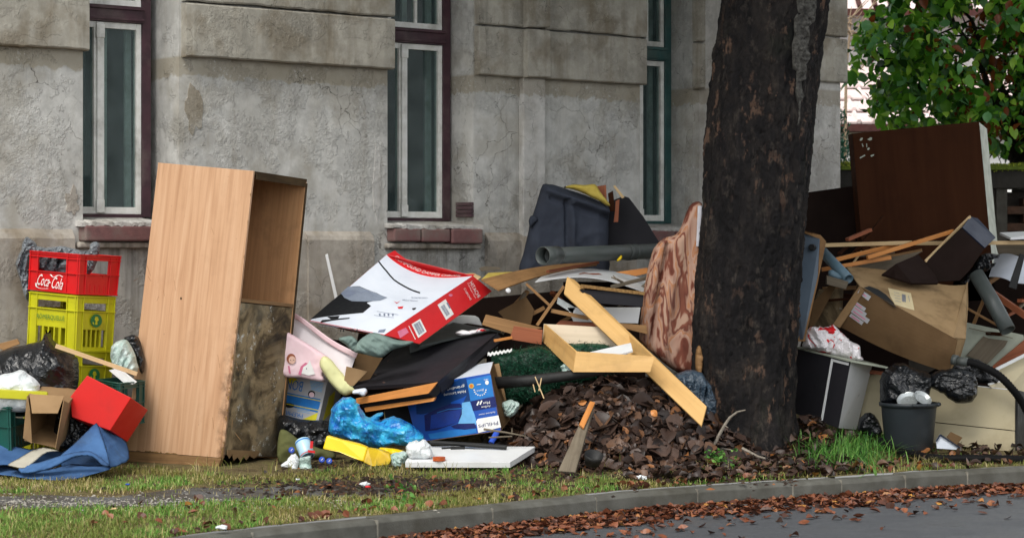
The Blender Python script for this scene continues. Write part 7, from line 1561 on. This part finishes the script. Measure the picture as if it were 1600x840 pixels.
while z + bh < zt - .23:
    x = gx2 + .01 + (row % 2) * .17
    while x + bw < xb:
        if bmesh_ is None:
            m = MB(); m.box((x, WY + .02, z), (bw, 0, 0), (0, .2, 0), (0, 0, bh)); b0 = m.build('brick', M['oldbrick'], GW, bevel=.006); bmesh_ = b0; bx0, bz0 = x, z
        else:
            c = bmesh_.copy(); COL.objects.link(c); c.parent = GW; c.location = Vector(bmesh_.location) + Vector((x - bx0, random.uniform(-.008, .008), z - bz0))
        x += bw + .09
    z += bh + .004; row += 1
V = []; FA = []; rr = random.Random(60)
for _ in range(9000):
    x = rr.uniform(xa, xb); y = WY + rr.uniform(-.09, .35); h = zt + .0 + .045 * (noise.noise(Vector((x * 3, y * 3, 0))) + .6) ; pts = (x, y, h if y > WY - .04 else h - rr.uniform(0, .06)); V.append(pts)
mossV, mossF = blades(V, .03, .006, rr, .8, 1)
rows = []
for i in range(8):
    r = []
    for j in range(160):
        x = xa + (xb - xa) * j / 159; a = math.pi * i / 7; y = WY + .14 - .24 * math.cos(a); r.append(Vector((x, y, zt - .025 + math.sin(a) * (.055 + .04 * (noise.noise(Vector((x * 4, y * 4, 0))) + .3)))))
    rows.append(r)
M['moss'] = leafmat('moss', [(0, srgb(84, 100, 24)), (.5, srgb(128, 144, 38)), (1, srgb(168, 176, 60))], .9)
V = [v for r in rows for v in r]; FA = [(i * 160 + j, i * 160 + j + 1, (i + 1) * 160 + j + 1, (i + 1) * 160 + j) for i in range(7) for j in range(159)]
mk('moss_cushion', V, FA, surf('moss_base', (86, 100, 28), (66, 80, 22), 20, .95, .8, 60, 0), GW, smooth=True); o = mk('moss', mossV, mossF, M['moss'], GW); o['kind'] = 'stuff'
# neighbouring house
NH = T('neighbour_house', 'bright white rendered house with pale ribbed tiled roofs beyond the garden wall', 'house', P(1450, 420, 34))
HY = 33.; M['render'] = surf('white_render', (246, 246, 244), (240, 240, 238), 3, .8, .1, 30, .03, (170, 166, 158)); M['paletile'] = surf('pale_pink_tile', (240, 226, 222), (226, 206, 202), 5, .35, .2, 20, .1, (150, 110, 104)); M['tiledark'] = surf('dark_red_tile', (84, 48, 44), (66, 40, 38), 8, .8)  # dark red of eave, gutter, ribs and tile row edges
x0, x1 = P(1270, 0, HY).x, P(2000, 0, HY).x; ze = P(0, 207, HY).z
m = MB(); m.box((x0, HY, 0), (x1 - x0, 0, 0), (0, 6, 0), (0, 0, ze)); m.build('house_wall', M['render'], NH)
m = MB(); m.box((x0 - .2, HY - .35, ze), (x1 - x0 + .4, 0, 0), (0, .5, 0), (0, 0, .07)); m.build('eave', M['tiledark'], NH)
z2 = P(0, 108, HY + 2.2).z; rows_n = 5
m = MB(); m.slab([Vector((x0, HY - .3, ze + .06)), Vector((x1, HY - .3, ze + .06)), Vector((x1, HY + 2.2, z2)), Vector((x0, HY + 2.2, z2))], .05); rf = m.build('roof', M['paletile'], NH)
for i in range(rows_n):
    f0_, f1_ = i / rows_n, (i + 1) / rows_n; m = MB(); a = Vector((0, HY - .3 + 2.5 * f0_, ze + .06 + (z2 - ze - .06) * f0_)); b = Vector((0, HY - .3 + 2.5 * f1_, ze + .06 + (z2 - ze - .06) * f1_)); x = x0
    while x < x0 + 3.4:
        pass; q = [Vector((x, 0, .075)) + a, Vector((x + .15, 0, .075)) + a, Vector((x + .15, 0, .03)) + b, Vector((x, 0, .03)) + b]; m.slab(q, .03); m.tube([Vector((x + .18, 0, .08)) + a, Vector((x + .18, 0, .035)) + b], .035, 6); x += .22
    o = m.build('tile_row', M['paletile'], rf); o['kind'] = 'stuff'
m = MB()
for i in range(rows_n):
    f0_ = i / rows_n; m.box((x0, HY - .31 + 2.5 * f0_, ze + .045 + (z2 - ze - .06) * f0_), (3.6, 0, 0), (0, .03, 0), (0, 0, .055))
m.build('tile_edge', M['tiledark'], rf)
m = MB(); m.box((x0, HY + 2.2, z2 - .5), (x1 - x0, 0, 0), (0, 3, 0), (0, 0, P(0, 18, HY + 2.2).z - z2 + .5)); m.build('upper_wall', surf('grey_render', (176, 176, 174), (150, 150, 150), 3, .8), NH)
zu = P(0, 18, HY + 2.2).z; m = MB(); m.slab([Vector((x0, HY + 1.9, zu)), Vector((x1, HY + 1.9, zu)), Vector((x1, HY + 5, zu + 2)), Vector((x0, HY + 5, zu + 2))], .06); m.build('roof', M['paletile'], NH)
m = MB(); x = x0
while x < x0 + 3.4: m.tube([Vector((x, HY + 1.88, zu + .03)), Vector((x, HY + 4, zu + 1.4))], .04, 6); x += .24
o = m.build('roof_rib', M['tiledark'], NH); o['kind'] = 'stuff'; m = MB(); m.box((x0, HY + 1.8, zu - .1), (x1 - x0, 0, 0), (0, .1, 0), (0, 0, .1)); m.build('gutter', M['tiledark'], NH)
# thuja
TH = T('thuja', 'blue green thuja shrub seen between house corner and brown cabinet', 'shrub', P(1312, 320, 27)); rr = random.Random(70)
m = MB(); m.tube([P(1308, 420, 27), P(1308, 190, 27)], [.06, .02], 6); m.build('stem', M['bark'], TH)
cent = [tuple(P(1306, y, 27) + Vector((rr.gauss(0, .07), rr.gauss(0, .1), 0))) for y in range(178, 420, 4)]
V, FA = leaf_cloud(cent, .12, 2500, .07, rr, .25, -.6); o = mk('foliage', V, FA, leafmat('thuja_green', [(0, srgb(30, 84, 66)), (1, srgb(76, 140, 116))], .7, .2), TH); o['kind'] = 'stuff'
# leafy tree at right
BT_ = T('garden_tree', 'broad leaved garden tree with green and some rusty leaves hanging over the wall', 'tree', P(1610, 420, 25.6)); rr = random.Random(77)
mb_ = MB(); tips = []; base = P(1620, 420, 25.6); base.z = .1
mb_.tube([base, base + Vector((-.1, 0, 1.6)), base + Vector((-.25, -.2, 2.6))], [.16, .13, .10], 10); top_ = base + Vector((-.25, -.2, 2.6)); mb_.build('trunk', M['bark'], BT_, smooth=True)
mb_ = MB()
for i in range(15):
    px_, py_ = rr.uniform(1345, 1700), rr.uniform(-60, 215); tgt = P(px_, py_, rr.uniform(24.2, 27.2)); d = tgt - top_; pts = [top_ + d * t_ + Vector((0, 0, .35 * math.sin(math.pi * t_))) + Vector((rr.gauss(0, .04), 0, rr.gauss(0, .04))) for t_ in (0, .2, .4, .6, .8, 1)]; mb_.tube(pts, [.05, .04, .03, .022, .014, .008], 5); tips += pts[2:]
    for _ in range(9):
        a = pts[rr.randint(2, 5)]; e = a + Vector((rr.gauss(0, .45), rr.gauss(0, .4), rr.gauss(0, .35))); mb_.tube([a, (a + e) / 2 + Vector((0, 0, .05)), e], [.012, .009, .005], 4); tips.append(e); tips.append((a + e) / 2)
mb_.build('limbs', surf('dark_twig', (34, 28, 24), None, 9, .9), BT_)
# outline of the crown: keep leaves to where the crown really ends
def in_crown(v):
    x, y = topx(v); lim = interp([(-200, 1360), (0, 1375), (30, 1340), (80, 1328), (110, 1320), (140, 1326), (170, 1342), (195, 1385), (215, 1400), (235, 1545), (250, 1560), (400, 1700)], y) ; return x > lim + 8 * noise.noise(Vector((y * .06, 0, 3))) * 2 and y < 238 + 10 * noise.noise(Vector((x * .05, 1, 1)))
cl = []
while len(cl) < 600:
    x_ = rr.uniform(1320, 1760); y_ = rr.uniform(-130, 240); v = P(x_, y_, rr.uniform(24.2, 26.4))
    if in_crown(v) and noise.noise(Vector((x_ * .018, y_ * .018, 2))) > -.03: cl.append(v)
lp = []
for v in cl:
    for _ in range(16): lp.append(v + Vector((rr.gauss(0, .12), rr.gauss(0, .15), rr.gauss(0, .12))))
lp = [v for v in lp if in_crown(v)]
# one leaf mesh per look, shared
def leaf_mesh(nm, mat, L, asp, cu):
    V = []; FA = []; prof = [(0, .01), (.18, .26), (.42, .42), (.7, .34), (.9, .13), (1, 0)]
    for t_, hw in prof:
        zc = -cu * t_ * t_ * L; V += [(0, t_ * L, zc), (hw * L * asp, t_ * L, zc + hw * L * .28), (-hw * L * asp, t_ * L, zc + hw * L * .28)]
    for i in range(5): q = i * 3; FA += [(q, q + 3, q + 4, q + 1), (q + 3, q, q + 2, q + 5)]
    return V, FA
def solid_leaf(nm, c, c2, tr=.5):
    k = N(nm); a = k.noise(k.coord(), 12, 3); col = k.mix(k.val(a, .35, .65), srgb(*c), srgb(*c2)); k.fin(col, .35, None, .4); t = k.n('BsdfTranslucent'); k.l(col, t.inputs[0]); ms = k.n('MixShader'); ms.inputs[0].default_value = tr; k.l(k.b.outputs[0], ms.inputs[1]); k.l(t.outputs[0], ms.inputs[2]); k.l(ms.outputs[0], k.out.inputs[0]); return k.m
lm = [solid_leaf('leaf_deep', (56, 108, 30), (74, 128, 40)), solid_leaf('leaf_mid', (98, 156, 46), (116, 172, 56)), solid_leaf('leaf_bluish', (92, 146, 92), (114, 166, 108), .3), solid_leaf('leaf_bright', (160, 200, 74), (140, 188, 64)), solid_leaf('leaf_rust', (132, 70, 30), (100, 50, 24)), solid_leaf('leaf_dark', (30, 64, 22), (38, 76, 26))]
protos = []
for i, mt in enumerate(lm):
    for cu in (.15, .45):
        V, FA = leaf_mesh('leaf', mt, 0.11, .95 if i != 4 else .75, cu); me = bpy.data.meshes.new('leaf'); me.from_pydata(V, [], FA); me.materials.append(mt); me.polygons.foreach_set('use_smooth', [True] * len(me.polygons)); protos.append((i, me, np.array(V), FA))
from mathutils import Matrix, Euler
def rand_rot(rr): 
    return (Matrix.Rotation(rr.uniform(0, 6.28), 3, 'Z') @ Matrix.Rotation(rr.gauss(-.55, .6), 3, 'X') @ Matrix.Rotation(rr.gauss(0, .6), 3, 'Y'))
def pick(v, rr):
    x, y = topx(v); rust = noise.noise(Vector((x * .022, y * .022, 9))); 
    w = [1.0, 1.6, .8, .9, .08 + (1.3 if rust > .22 and x > 1360 else 0) + (1.6 if x > 1500 and y > 30 else 0), .6]; return rr.choices(range(6), w)[0] * 2 + rr.randint(0, 1)
lp.sort(key=lambda v: v.y); vis = [v for v in lp if 1318 < topx(v)[0] < 1605 and -5 < topx(v)[1] < 245]
chosen = set(id(v) for v in vis[:300]); byp = {}
for v in lp:
    pi = pick(v, rr); R3 = rand_rot(rr); s_ = rr.uniform(.5, 1.5)
    if id(v) in chosen:
        o = bpy.data.objects.new('leaf', protos[pi][1]); COL.objects.link(o); o.parent = BT_; o.location = v - wloc(BT_); o.rotation_euler = R3.to_euler(); o.scale = (s_,) * 3
    else: byp.setdefault(protos[pi][0], []).append((pi, v, R3, s_))
allV = []; allF = []; allM = []; nb_ = 0
for k_, lst in byp.items():
    for pi, v, R3, s_ in lst:
        A3 = protos[pi][2] @ np.array(R3).T * s_ + np.array(tuple(v)); allV.append(A3); allF += [tuple(q + nb_ for q in f_) for f_ in protos[pi][3]]; allM += [k_] * len(protos[pi][3]); nb_ += len(A3)
o = mk('foliage', np.concatenate(allV), allF, lm, BT_, midx=allM, smooth=True); o['kind'] = 'stuff'
# bare climbing stems on the neighbour's wall
m = MB(); rr = random.Random(80)
for _ in range(22):
    a = P(rr.uniform(1310, 1345), rr.uniform(25, 110), 31); e = a + Vector((rr.uniform(.1, .45), rr.uniform(-.1, .1), rr.uniform(-.3, .45))); m.tube([a, (a + e) / 2 + Vector((0, 0, rr.uniform(-.06, .06))), e], [.010, .009, .005], 5)
m.tube([P(1318, 420, 31), P(1322, 110, 31), P(1330, 30, 31)], [.03, .02, .012], 6)
props(m.build('bare_climber', surf('pale_stem', (170, 150, 126), (140, 122, 100), 30, .8), loc=P(1318, 420, 31)), 'tangle of bare pale climber stems beside the house corner', 'climbing plant')
